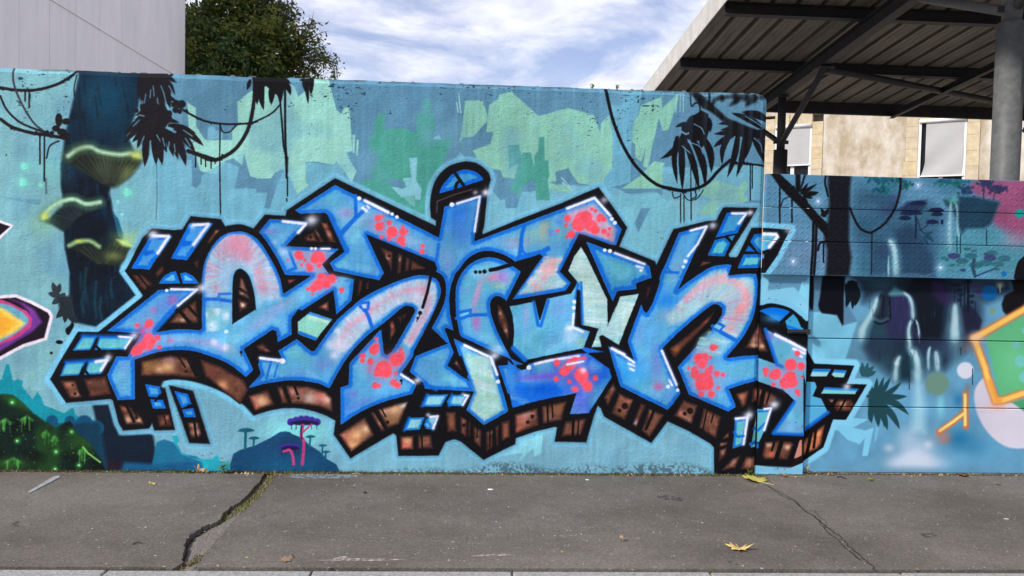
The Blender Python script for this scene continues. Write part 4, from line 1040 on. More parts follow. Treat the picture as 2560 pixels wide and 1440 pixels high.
    # S lower
    F17 = (k(11, 50, 1262, 345, 1262, 300, 1155, 540, 1005, 730, 1165, 780, 1165, 950, 920, 1080, 745, 1250, 595) + c(11, 1250, 595, 1400, 470, 1600, 355, 1900, 225, 2100, 162, 2250, 153, 2400, 205, 2455, 330, 2440, 450, 2300, 770, 2100, 1150) + k(15, 2300, 0, 2140, 225, 2350, 370, 2290, 500) + c(15, 2270, 505, 1900, 610, 1600, 740, 1345, 905)
           + k(15, 1340, 420, 1450, 380, 1458, 115, 1540, 0) + k(11, 1245, 1330, 1640, 895, 1662, 880, 1700, 1190, 1740, 1215, 1800, 1180) + c(11, 1810, 1170, 2000, 850, 2112, 650, 2112, 590, 2055, 558, 1950, 572, 1700, 780, 1500, 930, 1300, 1130, 1180, 1290, 1100, 1420) + k(15, 1190, 422) + c(15, 1170, 415, 1000, 350, 700, 318, 400, 350, 118, 418) + k(15, 280, 240, 245, 110))
    face(C, F17, (88, 172, 220), 9, 40, [k(11, 500, 1100)[0] + (40, 26, (112, 190, 190), .8), k(11, 900, 1330)[0] + (40, 20, (110, 150, 214), .7), k(11, 1050, 1000)[0] + (34, 40, (176, 190, 224), .8, -.8), k(15, 1400, 640)[0] + (22, 50, (40, 120, 214), .8), k(15, 1600, 640)[0] + (50, 14, (100, 126, 214), .7, -.4), k(15, 1500, 500)[0] + (18, 12, (120, 124, 210), .7), k(11, 1050, 850)[0] + (18, 10, (130, 190, 180), .7)])
    AS = c(11, 1000, 1120, 1150, 760, 1330, 590, 1470, 500, 1700, 370, 1950, 250, 2200, 195, 2370, 240, 2410, 360, 2380, 560, 2250, 800, 2050, 1120) + c(11, 1950, 1060, 2130, 680, 2140, 570, 2050, 520, 1900, 555, 1600, 770, 1400, 960, 1250, 1120, 1100, 1200)
    C.begin(AS, 4)
    C.poly(AS, (182, 202, 224), 6, .88)
    C.end()
    rs = random.Random(77)
    C.begin(AS, 4)
    mid = cat(k(11, 1080, 1100, 1250, 820, 1450, 690, 1600, 560, 1900, 390, 2150, 330, 2280, 400, 2270, 620, 2130, 900, 2020, 1080))
    for i in range(len(mid) - 1):
        for j in range(5):
            t = rs.random()
            x, y = mid[i][0] + (mid[i + 1][0] - mid[i][0]) * t, mid[i][1] + (mid[i + 1][1] - mid[i][1]) * t
            dx, dy = mid[i + 1][0] - mid[i][0], mid[i + 1][1] - mid[i][1]
            L = math.hypot(dx, dy) + 1e-6
            o, l = rs.uniform(-22, 22), rs.uniform(6, 16)
            nx, ny = -dy / L, dx / L
            C.line([(x + nx * (o - l), y + ny * (o - l)), (x + nx * (o + l), y + ny * (o + l))], rs.uniform(2, 6), [(206, 214, 232), (150, 200, 226), (200, 160, 186), (176, 200, 206)][rs.randrange(4)], 2.5, rs.uniform(.3, .65))
        C.blob(mid[i][0], mid[i][1], 9, 9, (222, 146, 172), .4)
    C.end()
    C.line(c(11, 1390, 560, 1480, 660, 1540, 830), 9, (20, 100, 214), 2)
    C.line(k(11, 1400, 520, 1500, 510, 1490, 600, 1440, 620), 7, (20, 100, 214), 2)
    C.poly(k(11, 1400, 545, 1460, 530, 1470, 580, 1430, 590), (176, 206, 230))
    for x, y, r in [(1083, 890, 5.5), (990, 1080, 7), (1040, 1215, 8), (1120, 1080, 14)]:
        C.blob(*k(11, x, y)[0], r * 1.6, r * 1.6, (224, 226, 246), .9)
    C.dot(*k(11, 1083, 890)[0], 5, (206, 230, 246), 2)
    C.line(k(11, 2330, 150, 2280, 380, 2220, 575), 7.5, BK)
    C.dot(*k(11, 2185, 650)[0], 5, BK)
    C.dot(*k(11, 2155, 720)[0], 3.6, BK)
    C.line(k(11, 2178, 670, 2175, 700), 2, BK)
    C.line(k(11, 2148, 730, 2144, 765), 2, BK)
    reds(C, 11, [(1600, 995, 24), (1570, 1140, 66), (1600, 1090, 38), (1420, 1225, 38), (1410, 1290, 26), (1525, 1300, 40), (1700, 1400, 110), (1860, 1270, 90), (1930, 1210, 46), (1930, 1140, 22)])
    reds(C, 15, [(1910, 170, 104), (1850, 210, 60), (1960, 220, 60), (1810, 250, 24), (2080, 60, 70), (2130, 20, 56), (2070, 225, 24), (2050, 355, 50), (2100, 390, 40), (1800, 390, 42), (1850, 395, 26), (1630, 60, 26), (1735, 70, 36)])
    C.blob(*k(15, 1725, 170)[0], 10, 14, (214, 110, 160), .7)
    brown(C, k(11, 1780, 770, 1830, 755, 1865, 880, 1785, 1020), [k(11, 1810, 820)[0] + (8, (250, 120, 120)), k(11, 1820, 930)[0] + (10, (180, 120, 80))])
    brown(C, k(11, 1890, 710, 1940, 700, 1930, 790), [])
    brown(C, k(11, 1950, 690, 2010, 650, 1970, 730), [])
    white(C, 15, (2145, 245, 2310, 350), 6)
    flare(C, 16, 230, 320, 80, .8)
    C.dot(*k(15, 2148, 325)[0], 3.6, BK)
    C.line(k(15, 2152, 330, 2150, 372), 2, BK)
    white(C, 15, (270, 25, 560, 65), 7)
    C.dot(*k(15, 562, 65)[0], 7, WH, 1.5)
    C.line(k(15, 410, 80, 350, 300), 5, BLUE, 2)
    C.line(k(15, 500, 110, 455, 280), 4, BLUE, 2)
    C.dot(*k(10, 1612, 588)[0], 3.4, BK)
    C.line(k(10, 1612, 590, 1614, 632), 2, BK)
    # slits between S and E
    brown(C, k(11, 1375, 220, 1415, 215, 1400, 350, 1350, 430), [])
    brown(C, k(11, 1475, 240, 1500, 235, 1490, 330, 1470, 330), [])
    # small windows on the left
    for p_ in [k(7, 400, 380, 690, 375, 385, 815, 150, 802), k(7, 925, 205, 1235, 205, 890, 690, 680, 672)]:
        windows(C, p_, None, (66, 150, 218), (112, 202, 222), (0, 104, 216), 9)
    C.poly(k(7, 290, 580, 440, 560, 470, 600, 330, 640), (0, 100, 210), 2)
    C.poly(k(7, 790, 430, 960, 440, 950, 490, 830, 520), (0, 100, 210), 2)
    white(C, 7, (450, 370, 650, 375, 500, 600), 7)
    white(C, 7, (980, 225, 1180, 215, 980, 490), 7)
    flare(C, 7, 430, 350, 110, .8)
    flare(C, 7, 960, 240, 70, .5)
    DM = c(7, 520, 1005, 590, 910, 680, 855) + k(7, 740, 845, 795, 1000)
    windows(C, DM, None, (100, 194, 226), (110, 200, 226), (0, 104, 216), 7)
    DM = k(7, 800, 870) + c(7, 880, 860, 970, 910, 1045, 1000) + k(7, 840, 1003)
    windows(C, DM, None, (100, 194, 226), (110, 200, 226), (0, 104, 216), 7)
    white(C, 7, (680, 1082, 1030, 1085, 770, 1300), 5.5)
    C.dot(*k(7, 622, 1098)[0], 4, WH)
    flare(C, 7, 1090, 1060, 110, .8)
    for p_ in [k(7, 160, 890, 290, 890, 430, 1010, 330, 1090, 260, 1040), k(7, 470, 860, 560, 770, 590, 830, 490, 930), k(7, 980, 730, 1040, 680, 1040, 790, 1010, 780)]:
        brown(C, p_, [], tint=(104, 62, 52))
    bars(C, 7, [(230, 880, 370, 1050, 5), (310, 880, 400, 970, 5)])
    brown(C, k(7, 1160, 460, 1270, 290, 1330, 290, 1190, 470), [k(7, 1285, 310)[0] + (9, (250, 190, 150))], tint=(150, 78, 56))
    flare(C, 8, 740, 690, 130)
    white(C, 8, (360, 710, 660, 745, 560, 860), 7)
    for p in [(738, 1074, 4), (790, 1074, 4), (1375, 405, 5.4), (1812, 612, 4.4), (1877, 652, 4.6)]:
        C.dot(*k(8, p[0], p[1])[0], p[2], WH, 1.5)
    white(C, 8, (870, 1075, 980, 1075), 5)
    white(C, 8, (1450, 435, 1760, 590), 7.5)
    white(C, 8, (1420, 530, 1470, 570), 7)
    white(C, 8, (1480, 505, 1510, 530), 4)
    flare(C, 9, 820, 430, 90)
    flare(C, 9, 680, 430, 60, .5)
    white(C, 9, (440, 580, 740, 485, 672, 950), 5.5)
    C.dot(*k(9, 370, 595)[0], 6, WH, 1.5)
    white(C, 9, (1905, 645, 2270, 505, 2480, 740), 6.5)
    for p in [(2500, 785, 4.6), (2540, 835, 4.6)]:
        C.dot(*k(9, p[0], p[1])[0], p[2], WH, 1.5)
    flare(C, 9, 2400, 530, 90, .5)
    white(C, 12, (1885, 770, 1870, 950, 2010, 1010), 5)
    flare(C, 12, 1830, 960, 90, .9)
    for p in [(1893, 610), (1886, 688)]:
        C.dot(*k(12, *p)[0], 4.6, WH, 1.5)
    white(C, 12, (430, 1190, 780, 1350, 800, 1440), 6.5)
    flare(C, 12, 830, 1330, 90, .7)
    white(C, 16, (1210, 20, 1290, 245), 6)
    C.dot(*k(16, 1303, 340)[0], 5.4, WH, 1.5)
    white(C, 12, (2395, 1230, 2560, 1310), 6)
    # window boxes bottom left
    for p_ in [k(6, 825, 75, 965, 80, 910, 215, 730, 222), k(6, 1000, 82, 1335, 88, 1250, 210, 950, 215), k(6, 660, 340, 855, 325, 800, 465, 600, 478), k(6, 890, 325, 1075, 312, 1005, 455, 840, 465)]:
        windows(C, p_, None, (96, 190, 206), (124, 208, 196), (0, 100, 205), 3)
        C.line([p_[0], p_[1]], 9, (0, 96, 205), 4, .8)
    bars(C, 6, [(945, 165, 1000, 215, 6), (945, 165, 915, 215, 6), (830, 400, 880, 460, 6), (830, 400, 800, 470, 6)], BK)
    white(C, 6, (1190, 85, 1320, 95, 1250, 200), 5)
    white(C, 6, (960, 335, 1070, 320, 1010, 420), 7)
    flare(C, 6, 1340, 70, 70, .7)
    flare(C, 6, 1080, 290, 60, .8)
    for p_ in [k(6, 1450, 560, 1595, 585, 1610, 645, 1580, 690, 1490, 680), k(6, 1505, 715, 1625, 720, 1655, 800, 1530, 800), k(6, 1745, 630, 1875, 660, 1910, 755, 1815, 795), k(6, 1820, 815, 1930, 800, 1955, 890, 1845, 888)]:
        windows(C, p_, None, (70, 160, 214), (100, 190, 214), (0, 100, 216), 6)
    bars(C, 6, [(1600, 670, 1550, 730, 5), (1890, 770, 1920, 790, 5)], BK)
    # brown undersides, left to right
    for p_, h_ in [
        (k(6, 600, 525, 760, 520, 820, 690, 700, 700), [(690, 560, 16, (196, 120, 96)), (770, 670, 12, (214, 150, 130))]),
        (k(6, 830, 510, 1060, 480, 1110, 660, 900, 690), []),
        (k(6, 1190, 770, 1290, 780, 1420, 900, 1440, 960, 1260, 960), [(1270, 920, 14), (1220, 800, 10, (196, 110, 84)), (1400, 920, 12)]),
        (k(6, 1570, 870, 1690, 860, 1720, 980, 1590, 980), [(1680, 890, 8, (230, 130, 110))]),
        (k(6, 1870, 940, 1980, 940, 2010, 1050, 1990, 1090, 1910, 1100), [(1940, 960, 12), (1980, 1040, 14, (226, 160, 160)), (1900, 1050, 8)]),
        (k(6, 1410, 330, 1700, 270, 1880, 300, 1980, 500, 1700, 475, 1410, 480), [(1680, 380, 22, (230, 180, 120)), (1590, 410, 14, (236, 180, 140)), (1480, 380, 26, (150, 108, 62)), (1700, 320, 16, (160, 120, 120)), (1920, 350, 14, (190, 150, 140))]),
        (k(6, 2000, 310, 2200, 380, 2440, 520, 2480, 620, 2400, 760, 2150, 560, 2050, 480), [(2220, 570, 18, (240, 170, 120)), (2100, 440, 30, (110, 60, 50))])]:
        brown(C, p_, [k(6, h[0], h[1])[0] + (h[2],) + tuple(h[3:]) for h in h_], tint=(104, 64, 50))
    bars(C, 6, [(770, 520, 810, 640, 9), (830, 520, 890, 650, 3), (1260, 770, 1340, 930, 7), (1320, 800, 1370, 880, 3), (1640, 870, 1660, 960, 3), (1940, 940, 1960, 1090, 6), (1780, 280, 1850, 390, 4), (1870, 300, 1960, 480, 6), (1940, 290, 2030, 500, 10)])
    for x, y, r in [(725, 570, 3), (752, 655, 4), (1363, 897, 4), (1860, 432, 4)]:
        C.dot(*k(6, x, y)[0], r, (40, 20, 16))
    for n_, p_, h_ in [
        (15, (115, 530, 370, 445, 455, 640, 200, 730), [(290, 600, 20, (250, 196, 150)), (180, 680, 16, (226, 110, 96)), (150, 560, 14, (214, 120, 104))]),
        (15, (490, 410, 560, 405, 640, 625, 560, 630), [(550, 480, 12, (196, 130, 110))]),
        (15, (610, 395, 900, 400, 1130, 470, 1220, 560, 1230, 740, 1050, 670, 830, 640, 680, 630), [(690, 480, 14, (206, 130, 124)), (930, 560, 22, (196, 170, 160)), (1110, 550, 22, (226, 120, 110)), (1170, 580, 16, (226, 190, 176))]),
        (15, (1315, 1040, 1660, 810, 1790, 1050, 1480, 1275), [(1550, 1050, 26, (250, 190, 130)), (1680, 965, 16, (236, 190, 150)), (1500, 1190, 22, (250, 180, 120)), (1370, 1070, 18, (216, 120, 104))]),
        (15, (1740, 760, 1820, 720, 1945, 990, 1880, 1000), [(1850, 900, 10, (206, 140, 126))]),
        (15, (1840, 710, 2100, 630, 2240, 605, 2120, 900, 1960, 960), [(2060, 720, 30, (236, 186, 140)), (2190, 650, 14, (250, 250, 244)), (1900, 740, 12, (220, 170, 156)), (2050, 860, 26, (140, 104, 70))]),
        (15, (2135, 1070, 2310, 1060, 2310, 1245, 2140, 1245), [(2230, 1130, 20, (246, 176, 130)), (2190, 1210, 16, (236, 110, 96))]),
        (16, (235, 1050, 410, 1050, 430, 1230, 240, 1230), []),
        (16, (610, 745, 740, 745, 750, 1000, 630, 1010), [(680, 900, 14, (150, 96, 60))]),
        (16, (805, 800, 885, 850, 885, 1080, 805, 1020), [(850, 860, 12, (176, 110, 104))]),
        (16, (915, 870, 935, 870, 930, 1080, 910, 1060), []),
        (16, (975, 930, 1080, 990, 1075, 1220, 985, 1140), []),
        (16, (1145, 1010, 1230, 980, 1230, 1210, 1150, 1270), [(1210, 1020, 8, (200, 170, 160))]),
        (16, (1265, 950, 1310, 920, 1305, 1180, 1290, 1190), []),
        (16, (1345, 880, 1460, 850, 1460, 1080, 1355, 1130), [(1400, 1050, 14, (150, 84, 60))]),
        (16, (1525, 780, 1830, 690, 1840, 920, 1535, 1030), [(1650, 780, 20, (186, 140, 140)), (1560, 1000, 16, (226, 104, 92)), (1600, 840, 20, (176, 96, 84))]),
        (16, (1890, 670, 2220, 600, 2150, 850, 1900, 900), [(2120, 660, 24, (120, 80, 44))]),
        (16, (2200, 870, 2480, 830, 2410, 1050, 2150, 1070), []),
        (17, (490, 145, 530, 230, 420, 450, 370, 340), [(470, 220, 8, (170, 130, 120))]),
        (17, (575, 285, 760, 370, 650, 640, 470, 545), [(740, 380, 12, (230, 140, 110)), (570, 600, 16, (136, 96, 50)), (600, 320, 14, (170, 104, 84))]),
        (17, (860, 420, 930, 440, 800, 730, 750, 690), [(800, 680, 12, (230, 210, 220))]),
        (17, (970, 490, 1170, 570, 980, 860, 870, 780), [(1000, 500, 8, (206, 180, 176))]),
        (17, (1430, 370, 1620, 440, 1540, 690, 1300, 580), [(1480, 660, 14, (206, 150, 140)), (1420, 560, 16, (200, 130, 116))]),
        (17, (1700, 480, 1930, 590, 1860, 880, 1640, 740), []),
        (17, (2030, 800, 2035, 870, 1940, 895), [(2000, 840, 8, (226, 140, 120))]),
        (17, (1915, 940, 2020, 930, 2020, 960, 1910, 1000), [(1950, 960, 8, (230, 180, 160))]),
        (17, (1910, 1040, 2010, 995, 1985, 1110, 1900, 1190), [(1950, 1060, 10, (176, 130, 120))]),
        (17, (2090, 1150, 2190, 1110, 2120, 1270, 1940, 1310), [(2090, 1190, 10, (186, 140, 130))]),
        (17, (2260, 1130, 2400, 1120, 2395, 1300, 2190, 1290), [(2320, 1200, 16, (170, 120, 96))]),
        (17, (2130, 290, 2300, 240, 2265, 430, 2210, 470), [(2200, 320, 16, (190, 110, 84))]),
        (17, (2360, 220, 2440, 200, 2440, 390, 2340, 400), [(2410, 290, 12, (196, 104, 76))]),
        (14, (2040, 320, 1920, 520, 1830, 690, 2035, 700), [(1950, 670, 12, (255, 210, 170)), (2000, 470, 10, (214, 120, 120)), (1960, 580, 14, (176, 130, 110))]),
        (10, (1810, 510, 1900, 470, 2010, 580, 1950, 590, 1860, 560), [(1960, 560, 9, (170, 110, 110))])]:
        brown(C, k(n_, *p_), [k(n_, h[0], h[1])[0] + (h[2],) + tuple(h[3:]) for h in h_], tint=(122, 78, 62))
    bars(C, 15, [(575, 400, 670, 630, 6), (720, 400, 765, 510, 6), (1880, 690, 1940, 800, 4), (1790, 720, 1960, 990, 8)])
    bars(C, 16, [(285, 1050, 295, 1220, 4), (1030, 960, 1025, 1080, 3), (1195, 1000, 1195, 1200, 4), (1960, 660, 1970, 880, 5), (2025, 650, 2035, 820, 4), (2310, 860, 2300, 1060, 7), (2380, 850, 2365, 1060, 4)])
    bars(C, 17, [(1030, 520, 930, 760, 7), (1740, 520, 1690, 770, 4), (1830, 560, 1800, 670, 4)])
    for n_, x, y, r in [(15, 775, 560, 3.6), (15, 1965, 880, 4.4), (16, 848, 920, 4.6), (16, 1762, 805, 5), (16, 1700, 880, 4.6), (17, 648, 452, 8), (17, 577, 510, 4.6), (17, 1517, 515, 8), (17, 1445, 552, 5)]:
        C.dot(*k(n_, x, y)[0], r, (32, 16, 14), 1.5)
    # bottom windows, middle and right
    for p_ in [k(16, 360, 515, 635, 512, 545, 665, 290, 668), k(16, 690, 515, 900, 515, 830, 660, 650, 660, 625, 600), k(16, 120, 825, 325, 815, 255, 975, 55, 985), k(16, 350, 850, 400, 800, 500, 800, 440, 970, 350, 965, 320, 910)]:
        windows(C, p_, None, (140, 208, 222), (150, 214, 220), (0, 110, 216), 4)
        C.line([p_[0], p_[3]], 8, (0, 110, 216), 3, .7)
    white(C, 16, (860, 520, 905, 525, 835, 650), 5.5)
    white(C, 16, (400, 810, 500, 800, 440, 960), 6)
    flare(C, 16, 370, 780, 50, .6)
    flare(C, 16, 830, 500, 40, .4)
    W5 = k(17, 2120, 640, 2290, 620, 2220, 970, 2090, 1015)
    windows(C, W5, None, (100, 190, 200), (136, 206, 180), (10, 104, 206), 5)
    white(C, 17, (2130, 620, 2285, 605, 2230, 960), 6.5)
    flare(C, 17, 2300, 570, 110)
    C.poly(k(17, 2430, 480, 2400, 1000, 2330, 1005, 2370, 760), (100, 190, 190))
    C.line(k(17, 2330, 960, 2410, 930), 9, BLUE, 2)
    C.line(k(17, 2370, 760, 2430, 740), 6, BLUE, 2)
    C.line(k(17, 2105, 800, 2150, 860, 2230, 850), 6, BLUE, 2)


def finish_wall(C):
    """dirt at the foot, pits and runs in the plaster, old cracks along the top"""
    r = random.Random(9)
    H, W = C.h, C.w
    g = np.random.default_rng(41)
    hgt = (C.v1 - (np.arange(H) + .5) / C.ppm)[:, None].astype(np.float32)
    uu = (C.u0 + (np.arange(W) + .5) / C.ppm)[None].astype(np.float32)
    full = (0, 0, W, H)
    pit = noise2(H, W, 5, g, 2)
    sp = noise2(H, W // 2 + 1, 3, g, 1)
    sp = np.repeat(sp, 2, 1)[:, :W]
    clus = noise2(H, W, 46, g, 3)
    top = np.clip(1 - (2.79 - hgt) / (.42 + .25 * np.sin(uu * 3.1)), 0, 1)
    thr = .90 - .22 * top * np.clip((clus - .35) * 3, 0, 1) - .05 * np.clip((clus - .5) * 3, 0, 1)
    C.mix(full, np.clip((sp * .75 + pit * .25 - thr) * 14, 0, 1) * .8, (30, 46, 60))
    C.mix(full, np.clip(1 - (2.79 - hgt) / .018, 0, 1) * np.clip((clus - .42) * 5, 0, 1) * .6, (60, 72, 76))
    foot = .014 + .05 * np.clip((noise2(1, W, 190, g, 2) - .42) * 4, 0, 1) * (uu > -1.2)
    dn = noise2(H, W, 4, g, 1) * .55 + noise2(H, W, 18, g, 3) * .45
    C.mix(full, np.clip((foot * 1.7 - hgt) / .045, 0, 1) * np.clip((dn - .40) * 5, 0, 1) * .62, (58, 70, 76))
    C.mix(full, np.clip((.012 - hgt) / .012, 0, 1) * .7, (40, 42, 36))
    run = noise2(1, W, 9, g, 2)
    C.mix(full, np.clip((run - .60) * 8, 0, 1) * np.clip(1 - (2.79 - hgt) / .6, 0, 1) * .22 * (uu > -.9), (126, 178, 204))
    n = noise2(H, W, 3, C.rng, 2)
    C.a *= (1 + (n - .5) * .09)[..., None]
    n = noise2(H, W, 90, C.rng, 4)
    C.a *= (1 + (n - .5) * .16)[..., None]
    n = noise2(max(8, H // 12), W, 8, C.rng, 2)
    n = np.repeat(n, 13, 0)[:H]
    C.a *= (1 + (n - .5) * .10)[..., None]
    np.clip(C.a, 0, 1, out=C.a)


def paint_gate_tread(C):
    C.mottle((104, 150, 180), 120, .6, .45, 3)
    C.blob(2040, 640, 120, 60, (134, 152, 188), .6)
    # far mist, islands and pink corner
    for x, y, rx, ry, col, a in [(1000, 700, 120, 160, (48, 92, 120), .6), (1180, 480, 60, 90, (58, 84, 130), .7), (1300, 900, 110, 70, (40, 56, 90), .9), (1400, 720, 80, 60, (44, 66, 100), .8), (1560, 950, 70, 80, (46, 66, 104), .8), (1180, 900, 60, 50, (54, 74, 112), .7), (1200, 250, 80, 40, (44, 130, 138), .7), (960, 1050, 60, 60, (60, 150, 160), .6), (1240, 380, 50, 40, (60, 60, 120), .7)]:
        C.blob(*k(4, x, y)[0], rx * .55, ry * .45, col, a)
    C.poly(k(4, 2080, 200, 2700, 190, 2700, 860, 2460, 800, 2240, 640, 2240, 560, 2310, 420, 2100, 350, 1960, 280), (178, 90, 130), 9)
    C.poly(k(4, 2240, 640, 2600, 800, 2600, 900, 2480, 1150, 1700, 1160, 1660, 900, 1900, 700), (84, 160, 172), 16, .6)
    C.blob(2540, 600, 40, 24, (190, 150, 180), .7)
    isl = k(4, 1900, 360, 2080, 370, 2320, 420, 2230, 640, 2160, 680, 1980, 690, 1940, 740, 1900, 650)
    C.poly(isl, (36, 70, 94), 5)
    C.poly(k(4, 1750, 400, 1830, 380, 1900, 420, 1890, 620, 1840, 480, 1790, 470), (34, 74, 92), 4)
    C.poly(k(4, 1300, 500, 1400, 420, 1590, 400, 1580, 460, 1520, 520, 1360, 550), (36, 46, 84), 5)
    C.poly(k(4, 980, 360, 1080, 340, 1240, 360, 1300, 520, 1200, 520, 1100, 440), (46, 66, 104), 7, .8)
    C.poly(k(4, 1280, 700, 1420, 660, 1560, 800, 1640, 1000, 1660, 1160, 1320, 1140, 1280, 950), (40, 52, 86), 8, .9)
    C.poly(k(4, 1050, 900, 1220, 840, 1240, 1140, 1020, 1150), (46, 66, 104), 8, .8)
    for x, y in [(1180, 500), (1200, 880)]:
        C.blob(*k(4, x, y)[0], 18, 14, (90, 50, 120), .6)
    FO = (30, 84, 100)
    C.poly(k(4, 850, 330, 1100, 300, 1300, 480, 1620, 420, 1760, 560, 1700, 900, 1680, 1170, 900, 1170, 870, 800), (52, 90, 118), 16, .6)
    C.poly(k(4, 850, 170, 1330, 170, 1340, 330, 1180, 470, 1000, 440, 860, 330), (62, 112, 138), 14, .5)
    C.poly(k(4, 1560, 180, 2050, 190, 2000, 300, 1780, 360), (56, 112, 140), 12, .5)
    r = random.Random(12)

    def tree_top(x, y, w, h, col, n=22):
        n = n * 3
        for i in range(n):
            C.dot(*k(4, x + r.gauss(0, .3) * w, y + r.gauss(0, .3) * h)[0], r.uniform(1.2, 4.2), (col[0] * r.uniform(.6, 1.15), col[1] * r.uniform(.6, 1.1), col[2] * r.uniform(.7, 1.1)), 1.6, .85)
    tree_top(1160, 190, 330, 60, (30, 110, 120), 26)
    tree_top(1380, 250, 120, 60, (40, 110, 124), 14)
    tree_top(1130, 300, 160, 80, (30, 110, 120), 14)
    tree_top(1840, 220, 260, 80, (36, 120, 130), 30)
    tree_top(1960, 300, 120, 80, (44, 84, 120), 20)
    tree_top(2170, 230, 130, 60, (58, 70, 112), 22)
    tree_top(2280, 290, 150, 50, (58, 66, 108), 22)
    C.line(k(4, 2155, 250, 2155, 380), 4, (58, 70, 112))
    C.line(k(4, 2250, 400, 2280, 290), 3, (58, 66, 108))
    for x, y, w in [(1430, 530, 230), (1680, 500, 160), (1370, 580, 120), (1640, 620, 130), (1500, 430, 160), (1740, 620, 30), (1690, 540, 120)]:
        C.poly(c(4, x - w / 2, y + 14, x - w / 3, y - 16, x, y - 24, x + w / 3, y - 18, x + w / 2, y + 10, x, y + 24), (28, 40, 76))
    C.line(c(4, 1475, 560, 1480, 640, 1475, 780), 5, (28, 44, 74))
    C.line(c(4, 1490, 580, 1530, 700, 1600, 760), 3.5, (34, 60, 90))
    C.line(c(4, 1600, 650, 1540, 690, 1500, 700), 2.4, (28, 44, 74))
    leaves(C, 4, [(1560, 750, 1650, 720, 0, 9), (1560, 760, 1660, 820, -.1, 10), (1550, 770, 1610, 850, 0, 8)], 9, (36, 80, 104))
    # water
    for pts, w, al in [((1830, 420, 1820, 560, 1815, 700, 1818, 880), 8, .8), ((1862, 420, 1890, 470, 1893, 640, 1908, 780), 4, .8), ((1215, 808, 1250, 850, 1272, 960, 1280, 1150), 11, 1), ((1205, 960, 1204, 1060, 1205, 1150), 3.4, .7)]:
        fall(C, 4, pts, w, al)
    C.blob(*k(4, 1850, 400)[0], 16, 7, (110, 214, 190), .8)
    C.line(c(4, 1320, 1150, 1450, 1140, 1560, 1160, 1660, 1130), 3, (110, 140, 170), 3, .6)
    gate_tone(C, (.80, .86, .86))
    # black trunk, branch, hanging loop
    C.poly(k(4, 600, 140, 835, 150, 820, 300, 815, 500, 810, 800, 835, 980, 810, 1160, 575, 1160, 590, 900, 560, 780, 600, 600, 612, 420, 600, 280), (16, 15, 20), 5, .95)
    C.line(c(4, 580, 150, 570, 230, 600, 360), 5, BK)
    C.poly(k(4, 20, 130, 110, 130, 260, 270, 500, 540, 600, 640, 600, 800, 540, 720, 450, 620, 330, 480, 200, 360, 110, 260), BK, 2)
    C.line(k(4, 300, 140, 300, 300), 13, BK, 2)
    C.line(k(4, 370, 150, 330, 280), 5, BK, 2)
    leaves(C, 4, [(330, 340, 490, 240, 0, 9), (330, 340, 400, 230, 0, 9), (350, 350, 510, 325, 0, 13), (350, 350, 450, 385, 0, 9), (340, 370, 400, 430, 0, 10), (560, 540, 530, 480, 0, 9), (570, 550, 610, 480, 0, 9), (580, 560, 525, 540, 0, 10), (250, 300, 260, 250, 0, 7), (450, 560, 465, 510, 0, 7), (320, 300, 380, 320, 0, 10)], 10)
    for x in (455, 485):
        C.line(k(4, x, 620, x - 8, 900, x - 25, 1140), 7, BK)
    C.line(c(4, 500, 900, 520, 830, 580, 815), 6, BK)
    drips(C, 4, [(118, 260, 640), (240, 400, 620), (555, 830, 1020)], 4.5)
    C.line(c(4, 130, 460, 150, 400, 200, 370), 2.6, BK)
    C.line(c(4, 1325, 175, 1320, 300, 1270, 480, 1180, 620, 1080, 700, 1010, 725, 920, 680, 860, 580, 820, 480), 6, BK, 1.5)
    C.line(k(4, 1040, 730, 1035, 1140), 3, BK)
    drips(C, 4, [(1890, 760, 920), (1925, 740, 930), (2185, 690, 850)], 2.4, (20, 40, 50))
    # leaves over water
    for x, y, w in [(1990, 890, 70), (2060, 910, 60), (1860, 960, 130), (2030, 960, 130), (1940, 1010, 130), (1790, 1000, 50), (1760, 980, 70), (2190, 940, 70), (2240, 930, 120), (2360, 985, 130), (2220, 980, 130), (1840, 1050, 60), (2080, 1050, 140), (2180, 1030, 140), (2300, 1040, 120), (2290, 1090, 60), (1900, 1050, 30), (1950, 1100, 60)]:
        C.dot(*k(4, x, y)[0], w / 8, (44, 96, 110) if x % 3 else (52, 58, 100), 1.6, .9, w / 17)
    C.line(c(4, 2070, 1160, 2050, 1080, 2060, 1000), 9, (40, 70, 92), 2)
    C.line(k(4, 2080, 1160, 2280, 1080), 4, (40, 60, 88), 1.5)
    for x, y, rr, col in [(2362, 1140, 7, (20, 106, 172)), (2515, 535, 11, (28, 140, 136))]:
        C.dot(*k(4, x, y)[0], rr, col)
    C.poly(c(4, 2560, 960, 2500, 1020, 2470, 1120, 2480, 1200, 2700, 1200, 2700, 960), (14, 14, 20))
    for x, y in [(500, 412), (252, 1015), (1500, 250), (1725, 1075)]:
        C.blob(*k(4, x, y)[0], 12, 12, (190, 214, 240), .6)
        C.dot(*k(4, x, y)[0], 2.4, (240, 246, 255), 1.5)
    C.line(k(4, 1500, 250, 1500, 275), 2, (220, 230, 245))
    paint_letters(C, 'tread')


